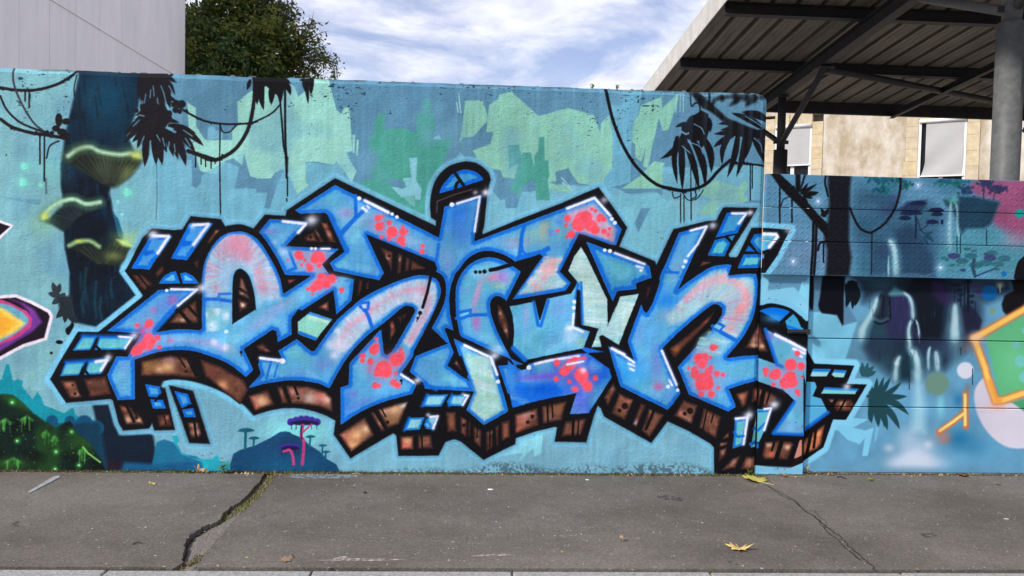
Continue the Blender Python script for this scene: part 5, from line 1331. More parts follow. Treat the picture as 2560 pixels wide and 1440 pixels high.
def paint_gate_low(C):
    C.mottle((104, 164, 198), 100, .5, .5, 3)
    C.poly(k(18, 1150, -20, 1680, -20, 1650, 300, 1830, 600, 1650, 660, 1560, 520, 1350, 490, 1150, 470), (96, 140, 170), 3)
    C.poly(k(18, 1140, 470, 1370, 485, 1560, 520, 1640, 660, 1830, 610, 1680, 1090, 1830, 1110, 1830, 1200, 1260, 1165, 1150, 900), (128, 200, 228), 2)
    C.poly(k(18, 1680, 1095, 1850, 600, 2300, 560, 2300, 1200, 1830, 1110), (92, 140, 164), 4, .85)
    # night cavern with falls
    cav = k(20, 300, 60, 2380, 90, 2420, 260, 2000, 420, 1990, 640, 1960, 780, 1900, 860, 1850, 1000, 1500, 1300, 1250, 1300, 1180, 1440, 850, 1440, 560, 1200, 430, 1000, 470, 800, 560, 560, 640, 300, 420, 400)
    C.poly(cav, (26, 42, 60), 15, .97)
    C.begin(cav, 20)
    for x, y, rx, ry, col, a in [(940, 430, 60, 40, (62, 48, 100), .9), (1450, 300, 70, 40, (58, 36, 84), .8), (700, 150, 60, 26, (58, 112, 122), .9), (1250, 600, 80, 90, (14, 18, 28), .9), (1300, 160, 120, 40, (10, 12, 20), .8), (620, 780, 40, 40, (44, 100, 108), .8), (850, 700, 50, 50, (44, 82, 104), .8), (1450, 460, 60, 60, (40, 70, 96), .8), (1850, 700, 50, 50, (52, 48, 84), .8), (700, 1000, 60, 50, (44, 60, 84), .8), (1480, 1050, 60, 40, (70, 108, 140), .8), (1900, 300, 60, 60, (70, 104, 130), .9), (1000, 900, 60, 60, (50, 44, 80), .8), (1300, 1000, 60, 40, (40, 36, 60), .6), (650, 1150, 60, 60, (70, 116, 130), .7), (1050, 1150, 70, 50, (36, 70, 86), .9)]:
        C.blob(*k(20, x, y)[0], rx, ry, col, a)
    C.end()
    C.poly(k(20, 1100, 80, 1500, 90, 1530, 260, 1480, 560, 1440, 880, 1190, 880, 1150, 640, 1060, 330, 980, 260), (14, 20, 30), 6, .8)
    C.poly(k(20, 1330, 90, 1480, 130, 1540, 280, 1620, 380, 1600, 440, 1440, 420, 1340, 300), (52, 36, 78), 8, .75)
    C.poly(k(20, 800, 320, 980, 310, 1040, 420, 1060, 620, 1000, 760, 980, 880, 780, 880, 700, 700, 780, 560), (50, 44, 88), 9, .75)
    C.poly(k(20, 1700, 460, 1830, 430, 1920, 520, 2000, 640, 1965, 780, 1880, 760, 1740, 880, 1700, 700), (30, 32, 54), 3, .85)
    C.poly(k(20, 900, 1120, 1050, 1050, 1100, 1120, 1120, 1440, 880, 1440), (26, 54, 68), 9, .8)
    C.poly(k(20, 480, 880, 760, 860, 1000, 920, 1000, 1030, 900, 1100, 640, 1180, 520, 1150, 460, 1000), (34, 50, 70), 12, .7)
    C.poly(k(20, 740, 310, 830, 200, 960, 260, 980, 310, 820, 320), (84, 140, 150), 5)
    C.poly(k(20, 640, 290, 720, 260, 770, 330, 790, 620, 650, 640, 560, 600, 610, 400), (30, 40, 58), 4)
    for l in [(650, 300, 600, 450, 570, 580), (690, 320, 670, 600), (770, 340, 780, 640)]:
        C.line(c(20, *l) if len(l) > 4 else k(20, *l), 3, (14, 18, 28))
    C.line(c(20, 560, 660, 650, 690, 750, 650), 4, (10, 14, 24))
    C.line(c(20, 560, 620, 650, 655, 740, 620), 6, (70, 100, 120), 4, .8)
    for pts, w, al in [((600, 350, 560, 480, 480, 640, 410, 760, 390, 880), 12, .8), ((960, 275, 1035, 340, 1070, 450, 1080, 610), 6.5, 1), ((1050, 650, 1022, 760, 1028, 900, 1035, 1030), 7, 1), ((1120, 640, 1150, 720, 1165, 860), 3.5, .8),
                       ((1640, 440, 1640, 600, 1635, 760, 1640, 900), 16, .9), ((1060, 1045, 1110, 1090, 1140, 1230, 1145, 1440), 12, 1), ((900, 1130, 868, 1200, 850, 1330, 846, 1440), 9, .8), ((1305, 1000, 1284, 1100, 1288, 1290), 6, .8), ((1385, 1065, 1400, 1160, 1408, 1300), 9, .9)]:
        fall(C, 20, pts, w, al)
    C.poly(k(20, 1590, 900, 1700, 900, 1730, 1300, 1580, 1300), (110, 164, 184), 12, .5)
    C.blob(*k(20, 860, 1215)[0], 7, 8, (230, 244, 244), .9)
    rr = random.Random(31)
    for i in range(60):
        x, y = rr.uniform(450, 1900), rr.uniform(250, 1250)
        C.line(k(20, x, y, x + rr.uniform(-14, 14), y + rr.uniform(40, 150)), rr.uniform(1, 3), [(14, 24, 34), (52, 92, 106), (70, 60, 100)][i % 3], 2, rr.uniform(.15, .45))
    # pines
    for x, y, w in [(1650, 170, 180), (1800, 130, 160), (1920, 190, 170), (1690, 240, 100), (1960, 260, 140), (1720, 300, 100), (1860, 320, 90), (1860, 400, 70), (1700, 370, 60)]:
        C.dot(*k(20, x, y)[0], w / 11, (22, 34, 52) if x < 1900 else (70, 52, 100), 2, .95, 4.5)
    for x, y0, y1, w in [(1770, 150, 500, 3), (1815, 120, 520, 7), (1635, 230, 400, 2), (1715, 300, 460, 3), (1910, 400, 580, 2)]:
        C.line(k(20, x, y0, x, y1), w, (16, 28, 44))
    C.dot(*k(20, 2100, 280)[0], 20, (10, 92, 156), 2)
    C.dot(*k(20, 2140, 515)[0], 8.5, (120, 156, 130), 2)
    C.line(k(20, 2240, 180, 2242, 270), 2.4, (210, 210, 190))
    C.blob(*k(20, 2240, 175)[0], 12, 10, (200, 190, 170), .8)
    C.poly(k(20, 2370, 60, 2800, 60, 2800, 480, 2560, 460, 2330, 580, 2280, 520, 2262, 430, 2300, 310, 2420, 250, 2400, 150), (20, 17, 22), 3)
    gate_tone(C, (.90, .93, .93))
    # black trunk foot and leaf
    C.poly(k(18, 1370, -20, 1670, -20, 1650, 300, 1645, 640, 1630, 660, 1560, 520, 1360, 495, 1320, 440, 1310, 380, 1330, 290), (12, 13, 22), 2.5)
    C.poly(k(18, 1185, -20, 1250, -20, 1250, 200, 1240, 440, 1210, 450, 1185, 380, 1195, 200), (12, 13, 20), 2)
    leaves(C, 18, [(1690, 110, 1680, 420, -.1, 18), (1720, 100, 1765, 440, -.1, 18), (1770, 90, 1805, 400, -.12, 20), (1700, 90, 1840, 100, 0, 14)], 16, (14, 22, 28))
    C.poly(k(18, 1680, 90, 1830, 80, 1840, 200, 1700, 230), (14, 22, 28), 2)
    # mist at the foot
    C.poly(k(21, 1090, 0, 1180, 0, 1250, 500, 1240, 800, 1050, 800, 1090, 400), (160, 206, 222), 12, .8)
    for x, y, rx, ry, a in [(1150, 1000, 60, 50, .45), (1100, 1190, 80, 26, .8), (930, 1200, 40, 20, .5), (1300, 1220, 50, 20, .5), (1060, 1110, 30, 20, .6), (1180, 1090, 30, 24, .5), (1240, 1160, 26, 20, .5), (850, 1240, 30, 14, .4), (1280, 970, 16, 14, .7), (760, 1010, 18, 14, .6), (1000, 900, 30, 40, .4)]:
        C.blob(*k(21, x, y)[0], rx, ry, (212, 220, 234), a)
    C.blob(*k(21, 1450, 450)[0], 14, 34, (128, 206, 216), .8)
    C.blob(*k(21, 1690, 880)[0], 44, 30, (22, 112, 160), .8)
    C.blob(*k(21, 1690, 370)[0], 20, 22, (30, 112, 160), .7)
    C.blob(*k(21, 1900, 1000)[0], 60, 30, (50, 128, 168), .6)
    C.dot(*k(21, 1400, 150)[0], 30, (104, 140, 122), 2.5, .95)
    # fan palm
    PG = (30, 68, 76)
    C.poly(k(21, 490, 240, 600, 260, 760, 320, 760, 420, 640, 520, 480, 460), PG, 3)
    leaves(C, 21, [(540, 360, 600, 70, .05, 12), (560, 360, 690, 60, .05, 12), (590, 350, 780, 70, .04, 13), (620, 350, 930, 130, .05, 14), (640, 330, 1005, 320, .02, 16), (640, 370, 1025, 570, -.12, 17), (620, 400, 905, 760, -.08, 18), (600, 420, 740, 770, -.05, 18), (570, 420, 620, 730, -.03, 17), (530, 400, 515, 715, .02, 15), (540, 360, 480, 90, .05, 10), (700, 420, 690, 740, 0, 8)], 15, PG)
    C.dot(*k(21, 468, 316)[0], 4, (20, 40, 50))
    C.dot(*k(21, 480, 260)[0], 4.5, (20, 40, 50))
    leaves(C, 20, [(420, 1380, 400, 1190, 0, 10), (440, 1380, 480, 1200, 0, 11), (450, 1370, 560, 1250, 0, 13), (450, 1380, 595, 1320, 0, 12), (420, 1390, 370, 1250, 0, 10)], 10, (38, 84, 92))
    C.poly(k(20, 390, 1340, 500, 1300, 560, 1360, 480, 1400, 400, 1390), (38, 84, 92), 3)
    # orange outline piece
    C.poly(k(20, 2560, 560, 2060, 860, 2060, 920, 2180, 1440) + k(21, 2240, 340, 2560, 260, 2900, 200) + k(0, 2700, 700), (92, 178, 122), 6)
    C.blob(2540, 900, 50, 60, (110, 190, 140), .6)
    for x, y, rr, col in [(2460, 970, 10, (104, 180, 170)), (2520, 1185, 15, (110, 190, 180)), (2570, 780, 8, (110, 190, 180)), (2570, 1400, 14, (110, 190, 180))]:
        C.dot(*k(20, x, y)[0], rr, col, 3)
    C.poly(c(21, 2040, 50, 1930, 180, 1895, 330, 1940, 560, 2060, 780, 2230, 940, 2420, 1015, 2700, 1000) + k(0, 2640, 980) + k(21, 2400, 400, 2200, 420, 2100, 200), (206, 200, 212), 3)
    C.blob(*k(21, 2200, 460)[0], 34, 14, (230, 170, 150), .7)
    C.poly(k(21, 2390, 400, 2700, 320, 2700, 640, 2560, 520, 2450, 440), (72, 150, 104), 3)
    OR, YE = (206, 118, 58), (244, 194, 96)
    p1 = k(20, 2640, 440, 2560, 500, 1990, 830, 1890, 880, 1940, 1000, 2050, 1300) + k(21, 2050, 0, 2180, 380, 2290, 370, 2560, 280, 2800, 220)
    C.line(p1, 22, OR, 5)
    C.line(p1, 14, YE, 3)
    C.blob(*k(20, 1920, 880)[0], 26, 16, (226, 190, 160), .8)
    C.line(k(21, 2110, 120, 2200, 390, 2240, 370), 12, (236, 150, 60), 5, .8)
    for q in (k(21, 1780, 290, 1785, 720), k(21, 1760, 540, 1620, 660, 1430, 790)):
        C.line(q, 17, OR, 2.5)
    for q in (k(21, 1774, 300, 1776, 700), k(21, 1760, 550, 1620, 655, 1440, 780)):
        C.line(q, 8, (240, 222, 140), 2)
    C.blob(*k(21, 1490, 870)[0], 24, 20, (190, 120, 100), .8)
    C.blob(*k(21, 1810, 210)[0], 12, 18, (120, 110, 110), .7)
    C.dot(*k(20, 1778, 1310)[0], 21, (206, 210, 220), 2.5)
    C.blob(*k(20, 1820, 1000)[0], 30, 20, (150, 130, 130), .5)
    # pale leaf cut
    C.poly(k(19, 1490, 760, 1580, 780, 1700, 900, 1860, 960, 1930, 880, 1895, 1115, 1970, 1115, 2050, 740, 1940, 770, 1780, 740, 1980, 630, 1700, 600, 1530, 640), (126, 200, 228), 1.5)
    C.poly(k(19, 1780, 740, 1980, 630, 2060, 720, 1940, 772), (98, 154, 182), 1.5)
    for l in [(2085, 740, 2060, 930), (2110, 740, 2080, 900)]:
        C.line(k(19, *l), 2, (126, 200, 228))
    C.poly(k(21, 0, 1240, 2600, 1330, 2600, 1440, 0, 1440), (104, 146, 172), 10, .5)
    drips(C, 20, [(1875, 1290, 1500), (1720, 1010, 1100), (1030, 1320, 1560)], 2.2, (20, 40, 54))
    paint_letters(C, 'low')


def gate_tone(C, g):
    C.a *= np.array(g, np.float32)
    n = noise2(C.h, C.w, 40, C.rng, 4)
    C.a *= (1 + (n - .5) * .22)[..., None]
    np.clip(C.a, 0, 1, out=C.a)


def fall(C, n, pts, w, a=1.):
    p = c(n, *pts)
    m = len(p)
    for i in range(m - 1):
        t = i / (m - 1)
        q = [p[i], p[i + 1]]
        C.line(q, w * (1.1 + 2.0 * t), (120, 176, 192), w * .8, .26 * a * (1 - .5 * t))
    for i in range(m - 1):
        t = i / (m - 1)
        C.line([p[i], p[i + 1]], w * (.4 + 1.1 * t), (200, 228, 236), w * .3 + .8, a * (.85 - .6 * t))
    r = random.Random(int(pts[0]))
    for i in range(16):
        q = p[r.randrange(m)]
        C.line([(q[0] + r.uniform(-.5, .5) * w, q[1]), (q[0] + r.uniform(-.5, .5) * w, q[1] + r.uniform(6, 22))], r.uniform(.7, 1.6), (200, 226, 234), .9, .35 * a)


def paint_post(C):
    C.mottle((140, 208, 232), 60, .5, .5, 3)
    C.poly(k(18, 650, 20, 1160, 20, 1160, 60, 1095, 80, 1050, 210, 980, 145, 640, 190), (96, 148, 178), 2)
    C.poly(k(18, 1055, 205, 1098, 75, 1150, 190, 1150, 300, 1060, 240), (132, 206, 230))
    C.poly(k(18, 400, 0, 1160, 0, 1160, 22, 400, 22), (104, 160, 190), 3)
    paint_letters(C, 'post')
    r = random.Random(2)
    for i in range(70):
        x, y = r.uniform(1905, 2015), r.uniform(700, 1180)
        C.dot(x, y, r.uniform(.6, 1.7), (30, 50, 64), 1, .7)


def paint_wall(C):
    paint_back(C)
    C.a *= np.array((1.04, 1.0, .95), np.float32)
    paint_right(C)
    paint_left(C)
    paint_letters(C, 'wall')
    finish_wall(C)
# ------------------------------------------------------------------ helpers
N_W = np.array([-math.sin(YAW), math.cos(YAW), 0])      # away from the viewer, square to the painted wall
U_W = np.array([math.cos(YAW), math.sin(YAW), 0])       # along the painted wall
O_W = np.array([0, DIST, 0.])


def ray(px, py):
    return (px - 1280) / FPX * RIGHT - (py - 720) / FPX * UP + FWD


def on_plane(px, py, o, n):
    v = ray(px, py)
    return CAM + v * (((o - CAM) @ n) / (v @ n))


def ground(px, py, z=0.):
    return on_plane(px, py, np.array([0, 0, z]), np.array([0, 0, 1.]))


def wl(P):
    """world -> wall frame (u along, d behind, z)"""
    q = P - O_W
    return np.array([q @ U_W, q @ N_W, q[2]])


def WP(u, d, z):
    return O_W + U_W * u + N_W * d + np.array([0, 0, z])


def wall_hit(d):
    o = O_W + N_W * d

    def hit(px, py):
        q = wl(on_plane(px, py, o, N_W))
        return q[0], q[2]
    return hit


def lin(c):
    return tuple(((v / 255) / 12.92 if v / 255 <= .04045 else ((v / 255 + .055) / 1.055) ** 2.4) for v in c)


def mat(name, col, rough=.8, spec=.3, metal=0., bump=0., bscale=30., var=0., vscale=4., col2=None, stretch=None, detail=6):
    m = bpy.data.materials.new(name)
    m.use_nodes = True
    t = m.node_tree
    b = t.nodes['Principled BSDF']
    b.inputs['Roughness'].default_value = rough
    b.inputs['Specular IOR Level'].default_value = spec
    b.inputs['Metallic'].default_value = metal
    b.inputs['Base Color'].default_value = (*col, 1)
    co = nd(t, 'ShaderNodeTexCoord')
    src = co.outputs['Object']
    if stretch:
        mp = nd(t, 'ShaderNodeMapping')
        mp.inputs['Scale'].default_value = stretch
        t.links.new(src, mp.inputs[0])
        src = mp.outputs[0]
    if var or col2:
        n = nd(t, 'ShaderNodeTexNoise')
        n.inputs['Scale'].default_value = vscale
        n.inputs['Detail'].default_value = detail
        n.inputs['Roughness'].default_value = .65
        t.links.new(src, n.inputs[0])
        r = nd(t, 'ShaderNodeValToRGB')
        r.color_ramp.elements[0].position = .32
        r.color_ramp.elements[1].position = .68
        c2 = col2 or tuple(v * (1 + var) for v in col)
        c1 = col if col2 else tuple(v * (1 - var) for v in col)
        r.color_ramp.elements[0].color = (*c1, 1)
        r.color_ramp.elements[1].color = (*c2, 1)
        t.links.new(n.outputs['Fac'], r.inputs[0])
        t.links.new(r.outputs[0], b.inputs['Base Color'])
    if bump:
        n = nd(t, 'ShaderNodeTexNoise')
        n.inputs['Scale'].default_value = bscale
        n.inputs['Detail'].default_value = 5
        t.links.new(src, n.inputs[0])
        bp = nd(t, 'ShaderNodeBump')
        bp.inputs['Strength'].default_value = bump
        bp.inputs['Distance'].default_value = .02
        t.links.new(n.outputs['Fac'], bp.inputs['Height'])
        t.links.new(bp.outputs[0], b.inputs['Normal'])
    return m


def tag(o, label=None, cat_=None, group=None, kind=None):
    if label:
        o['label'] = label
    if cat_:
        o['category'] = cat_
    if group:
        o['group'] = group
    if kind:
        o['kind'] = kind
    return o


def thing(name, label, cat_, loc, rz=0., group=None):
    o = bpy.data.objects.new(name, None)
    o.empty_display_size = .1
    COL.objects.link(o)
    o.location = loc
    o.rotation_euler = (0, 0, rz)
    return tag(o, label, cat_, group)


class MB:
    def __init__(s):
        s.v, s.f, s.uv, s.mi = [], [], [], []

    def face(s, pts, mi=0):
        i = len(s.v)
        s.v += [tuple(p) for p in pts]
        s.f.append(tuple(range(i, i + len(pts))))
        s.mi.append(mi)

    def box(s, x0, x1, y0, y1, z0, z1, mi=0):
        i = len(s.v)
        s.v += [(x, y, z) for z in (z0, z1) for y in (y0, y1) for x in (x0, x1)]
        for q in ((0, 2, 3, 1), (4, 5, 7, 6), (0, 1, 5, 4), (2, 6, 7, 3), (0, 4, 6, 2), (1, 3, 7, 5)):
            s.f.append(tuple(i + a for a in q))
            s.mi.append(mi)

    def prism(s, poly, z0, z1, mi=0):
        """poly of (x, y), counter-clockwise"""
        i, n = len(s.v), len(poly)
        s.v += [(x, y, z0) for x, y in poly] + [(x, y, z1) for x, y in poly]
        s.f.append(tuple(i + n + a for a in range(n)))
        s.f.append(tuple(i + a for a in reversed(range(n))))
        for a in range(n):
            b = (a + 1) % n
            s.f.append((i + a, i + b, i + n + b, i + n + a))
        s.mi += [mi] * (n + 2)

    def beam(s, a, b, w, h, upv=(0, 0, 1), mi=0):
        a, b = Vector(a), Vector(b)
        d = (b - a).normalized()
        sd = d.cross(Vector(upv)).normalized()
        up = sd.cross(d)
        i = len(s.v)
        for p in (a, b):
            for x, y in ((-1, -1), (1, -1), (1, 1), (-1, 1)):
                s.v.append(tuple(p + sd * x * w / 2 + up * y * h / 2))
        for q in ((0, 1, 2, 3), (7, 6, 5, 4), (0, 4, 5, 1), (1, 5, 6, 2), (2, 6, 7, 3), (3, 7, 4, 0)):
            s.f.append(tuple(i + a for a in q))
            s.mi.append(mi)

    def ibeam(s, a, b, w, h, t=.012, upv=(0, 0, 1)):
        """I section: two flanges and a web"""
        a, b, upv = Vector(a), Vector(b), Vector(upv)
        d = (b - a).normalized()
        up = d.cross(upv).normalized().cross(d)
        s.beam(a + up * (h / 2 - t / 2), b + up * (h / 2 - t / 2), w, t, upv)
        s.beam(a - up * (h / 2 - t / 2), b - up * (h / 2 - t / 2), w, t, upv)
        s.beam(a, b, t, h - 2 * t - .002, upv)

    def tube(s, path, rad, n=10, caps=True, mi=0):
        path = [Vector(p) for p in path]
        if not isinstance(rad, (list, tuple)):
            rad = [rad] * len(path)
        rings = []
        for j, p in enumerate(path):
            d = (path[min(j + 1, len(path) - 1)] - path[max(j - 1, 0)]).normalized()
            e = d.cross(Vector((0, 0, 1) if abs(d.z) < .9 else (1, 0, 0))).normalized()
            g = d.cross(e)
            i = len(s.v)
            for q in range(n):
                t = 2 * math.pi * q / n
                s.v.append(tuple(p + (e * math.cos(t) + g * math.sin(t)) * rad[j]))
            rings.append(i)
        for a, b in zip(rings, rings[1:]):
            for q in range(n):
                w = (q + 1) % n
                s.f.append((a + q, b + q, b + w, a + w))
                s.mi.append(mi)
        if caps:
            s.f.append(tuple(rings[0] + q for q in range(n)))
            s.f.append(tuple(rings[-1] + q for q in reversed(range(n))))
            s.mi += [mi, mi]

    def build(s, name, mats, parent=None, smooth=False, kind=None, loc=None):
        me = bpy.data.meshes.new(name)
        me.from_pydata(s.v, [], s.f)
        for m in (mats if isinstance(mats, (list, tuple)) else [mats]):
            me.materials.append(m)
        if any(s.mi):
            me.polygons.foreach_set('material_index', s.mi)
        if smooth:
            me.polygons.foreach_set('use_smooth', [True] * len(me.polygons))
        me.update()
        o = bpy.data.objects.new(name, me)
        COL.objects.link(o)
        if parent:
            o.parent = parent
        if loc is not None:
            o.location = loc
        if kind:
            o['kind'] = kind
        return o


def bevel(o, w=.006, seg=1):
    m = o.modifiers.new('bevel', 'BEVEL')
    m.width = w
    m.segments = seg
    m.limit_method = 'ANGLE'
    return o


# ------------------------------------------------------------------ paintings -> images made here from the shapes above
PAINT_GAIN = 1.0


def painting(name, C, gain=None):
    im = bpy.data.images.new(name, C.w, C.h)
    px = np.ones((C.h, C.w, 4), np.float32)
    px[..., :3] = np.clip(C.a, 0, 1)[::-1]
    im.pixels.foreach_set(px.ravel())
    im.update()
    im.pack()
    return im


def paint_mat(name, im, rough, spec, plaster):
    m = bpy.data.materials.new(name)
    m.use_nodes = True
    t = m.node_tree
    b = t.nodes['Principled BSDF']
    b.inputs['Roughness'].default_value = rough
    b.inputs['Specular IOR Level'].default_value = spec
    tx = nd(t, 'ShaderNodeTexImage', image=im, extension='EXTEND', interpolation='Linear')
    uv = nd(t, 'ShaderNodeUVMap', uv_map='paint')
    t.links.new(uv.outputs[0], tx.inputs[0])
    co = nd(t, 'ShaderNodeTexCoord')
    # slow variation in how thick the paint lies
    n = nd(t, 'ShaderNodeTexNoise')
    n.inputs['Scale'].default_value = 2.2
    n.inputs['Detail'].default_value = 7
    t.links.new(co.outputs['Object'], n.inputs[0])
    mr = nd(t, 'ShaderNodeMapRange')
    mr.inputs[1].default_value = .3
    mr.inputs[2].default_value = .7
    mr.inputs[3].default_value = .9
    mr.inputs[4].default_value = 1.08
    t.links.new(n.outputs['Fac'], mr.inputs[0])
    mu = nd(t, 'ShaderNodeMixRGB', blend_type='MULTIPLY')
    mu.inputs[0].default_value = 1
    t.links.new(tx.outputs[0], mu.inputs[1])
    t.links.new(mr.outputs[0], mu.inputs[2])
    t.links.new(mu.outputs[0], b.inputs['Base Color'])
    if plaster:
        mp = nd(t, 'ShaderNodeMapping')
        mp.inputs['Scale'].default_value = (1, 1, 1.5)
        t.links.new(co.outputs['Object'], mp.inputs[0])
        hs = []
        for sc, dt in ((30, 4), (80, 3)):
            q = nd(t, 'ShaderNodeTexNoise')
            q.inputs['Scale'].default_value = sc
            q.inputs['Detail'].default_value = dt
            q.inputs['Roughness'].default_value = .6
            t.links.new(mp.outputs[0], q.inputs[0])
            hs.append(q)
        ad = nd(t, 'ShaderNodeMath', operation='ADD')
        t.links.new(hs[0].outputs['Fac'], ad.inputs[0])
        t.links.new(hs[1].outputs['Fac'], ad.inputs[1])
        bp = nd(t, 'ShaderNodeBump')
        bp.inputs['Strength'].default_value = plaster
        bp.inputs['Distance'].default_value = .02
        t.links.new(ad.outputs[0], bp.inputs['Height'])
        t.links.new(bp.outputs[0], b.inputs['Normal'])
    else:
        q = nd(t, 'ShaderNodeTexNoise')
        q.inputs['Scale'].default_value = 5
        t.links.new(co.outputs['Object'], q.inputs[0])
        bp = nd(t, 'ShaderNodeBump')
        bp.inputs['Strength'].default_value = .12
        bp.inputs['Distance'].default_value = .02
        t.links.new(q.outputs['Fac'], bp.inputs['Height'])
        t.links.new(bp.outputs[0], b.inputs['Normal'])
    return m


def paint_uv(o, box):
    """lay the painting on a surface modelled in the wall frame (x along, z up)"""
    me = o.data
    uvl = me.uv_layers.new(name='paint')
    u0, u1, v0, v1 = box
    vi = np.empty(len(me.loops), np.int32)
    me.loops.foreach_get('vertex_index', vi)
    co = np.empty(len(me.vertices) * 3, np.float32)
    me.vertices.foreach_get('co', co)
    co = co.reshape(-1, 3)[vi]
    uv = np.stack([(co[:, 0] - u0) / (u1 - u0), (co[:, 2] - v0) / (v1 - v0)], 1)
    uvl.data.foreach_set('uv', uv.astype(np.float32).ravel())


rnd = random.Random(11)
WALL_H, WALL_END, WALL_0 = 2.79042, 1.8235, -5.2
D_TREAD, D_POST, D_LOW = -.02, .02, .05

# ------------------------------------------------------------------ ground: pavement in two slabs either side of the broken joint
KN, KF = ground(1280, 1421), None
seamL, seamR = ground(0, 1421), ground(2560, 1429)
sd_ = (seamR - seamL) / np.linalg.norm(seamR - seamL)


def crackpt(X, Y):
    return ground(380 + X / 5.144, 1160 + Y / 5.144)


lefte = [crackpt(*p) for p in [(1440, 128), (1400, 190), (1300, 310), (1200, 420), (1130, 490), (1090, 512), (1010, 540), (930, 615), (880, 690), (840, 740), (760, 770), (700, 785), (640, 805), (580, 850), (530, 890), (480, 945), (440, 980), (400, 1055), (425, 1085), (400, 1112), (395, 1160), (375, 1225), (400, 1265), (300, 1325), (220, 1348), (140, 1362)]]
righte = [crackpt(*p) for p in [(1600, 128), (1560, 200), (1480, 290), (1400, 395), (1300, 480), (1200, 590), (1130, 660), (1060, 745), (990, 820), (930, 875), (860, 960), (780, 1060), (710, 1130), (650, 1190), (610, 1270), (540, 1362)]]
rough_edge = random.Random(4)


def ragged(pts, amp):
    o = [pts[0]]
    for a, b in zip(pts, pts[1:]):
        for t in (.33, .66, 1.):
            q = a + (b - a) * t
            o.append(q + np.array([rough_edge.gauss(0, amp), rough_edge.gauss(0, amp), 0]) * (t < 1))
    return o


lefte, righte = ragged(lefte, .006), ragged(righte, .004)


def asphalt():
    m = mat('asphalt', (.135, .124, .118), .9, .25)
    t = m.node_tree
    b = t.nodes['Principled BSDF']
    co = nd(t, 'ShaderNodeTexCoord')
    def noise(sc, dt=6, ro=.6, stretch=None):
        n = nd(t, 'ShaderNodeTexNoise')
        n.inputs['Scale'].default_value = sc
        n.inputs['Detail'].default_value = dt
        n.inputs['Roughness'].default_value = ro
        src = co.outputs['Object']
        if stretch:
            mp = nd(t, 'ShaderNodeMapping')
            mp.inputs['Scale'].default_value = stretch
            mp.inputs['Rotation'].default_value = (0, 0, .5)
            t.links.new(src, mp.inputs[0])
            src = mp.outputs[0]
        t.links.new(src, n.inputs[0])
        return n
    def ramp(n, c0, c1, p0, p1):
        r = nd(t, 'ShaderNodeValToRGB')
        r.color_ramp.elements[0].position, r.color_ramp.elements[1].position = p0, p1
        r.color_ramp.elements[0].color, r.color_ramp.elements[1].color = (*c0, 1), (*c1, 1)
        t.links.new(n.outputs['Fac'], r.inputs[0])
        return r
    big = ramp(noise(.8, 5, .6, (1, 1.3, 1)), (.100, .086, .073), (.164, .145, .128), .36, .64)
    mid = ramp(noise(15, 5, .7), (.90, .90, .89), (1.09, 1.09, 1.08), .36, .64)
    fine = ramp(noise(62, 3, .85), (.72, .72, .71), (1.29, 1.28, 1.27), .36, .64)
    m1 = nd(t, 'ShaderNodeMixRGB', blend_type='MULTIPLY')
    m1.inputs[0].default_value = 1
    m2 = nd(t, 'ShaderNodeMixRGB', blend_type='MULTIPLY')
    m2.inputs[0].default_value = 1
    t.links.new(big.outputs[0], m1.inputs[1])
    t.links.new(mid.outputs[0], m1.inputs[2])
    t.links.new(m1.outputs[0], m2.inputs[1])
    t.links.new(fine.outputs[0], m2.inputs[2])
    last = m2
    # pale grit and old paint flecks, sparse
    for sc, th, colr in ((34, .075, (.50, .48, .45)), (15, .045, (.62, .61, .60)), (24, .07, (.05, .045, .04)), (50, .10, (.34, .32, .30))):
        v = nd(t, 'ShaderNodeTexVoronoi')
        v.inputs['Scale'].default_value = sc
        t.links.new(co.outputs['Object'], v.inputs['Vector'])
        lt = nd(t, 'ShaderNodeMath', operation='LESS_THAN')
        lt.inputs[1].default_value = th * 2.2
        t.links.new(v.outputs['Distance'], lt.inputs[0])
        g = noise(9 + sc * .1, 3)
        gt = nd(t, 'ShaderNodeMath', operation='GREATER_THAN')
        gt.inputs[1].default_value = .60
        t.links.new(g.outputs['Fac'], gt.inputs[0])
        an = nd(t, 'ShaderNodeMath', operation='MULTIPLY')
        t.links.new(lt.outputs[0], an.inputs[0])
        t.links.new(gt.outputs[0], an.inputs[1])
        an2 = nd(t, 'ShaderNodeMath', operation='MULTIPLY')
        an2.inputs[1].default_value = .75
        t.links.new(an.outputs[0], an2.inputs[0])
        mm = nd(t, 'ShaderNodeMixRGB')
        mm.inputs[2].default_value = (*colr, 1)
        t.links.new(an2.outputs[0], mm.inputs[0])
        t.links.new(last.outputs[0], mm.inputs[1])
        last = mm
    t.links.new(last.outputs[0], b.inputs['Base Color'])
    n = noise(110, 5, .8)
    bp = nd(t, 'ShaderNodeBump')
    bp.inputs['Strength'].default_value = .5
    bp.inputs['Distance'].default_value = .008
    t.links.new(n.outputs['Fac'], bp.inputs['Height'])
    t.links.new(bp.outputs[0], b.inputs['Normal'])
    return m


M_ASPH = asphalt()
gap = np.array([0, .022, 0])
farL, farR = WP(-9, .05, 0), WP(9, .05, 0)
nearL, nearR = seamL - sd_ * 6 + gap, seamR + sd_ * 6 + gap


def slab(name, poly):
    mb = MB()
    mb.prism([(p[0], p[1]) for p in poly], -.09, 0)
    return mb.build(name, M_ASPH)


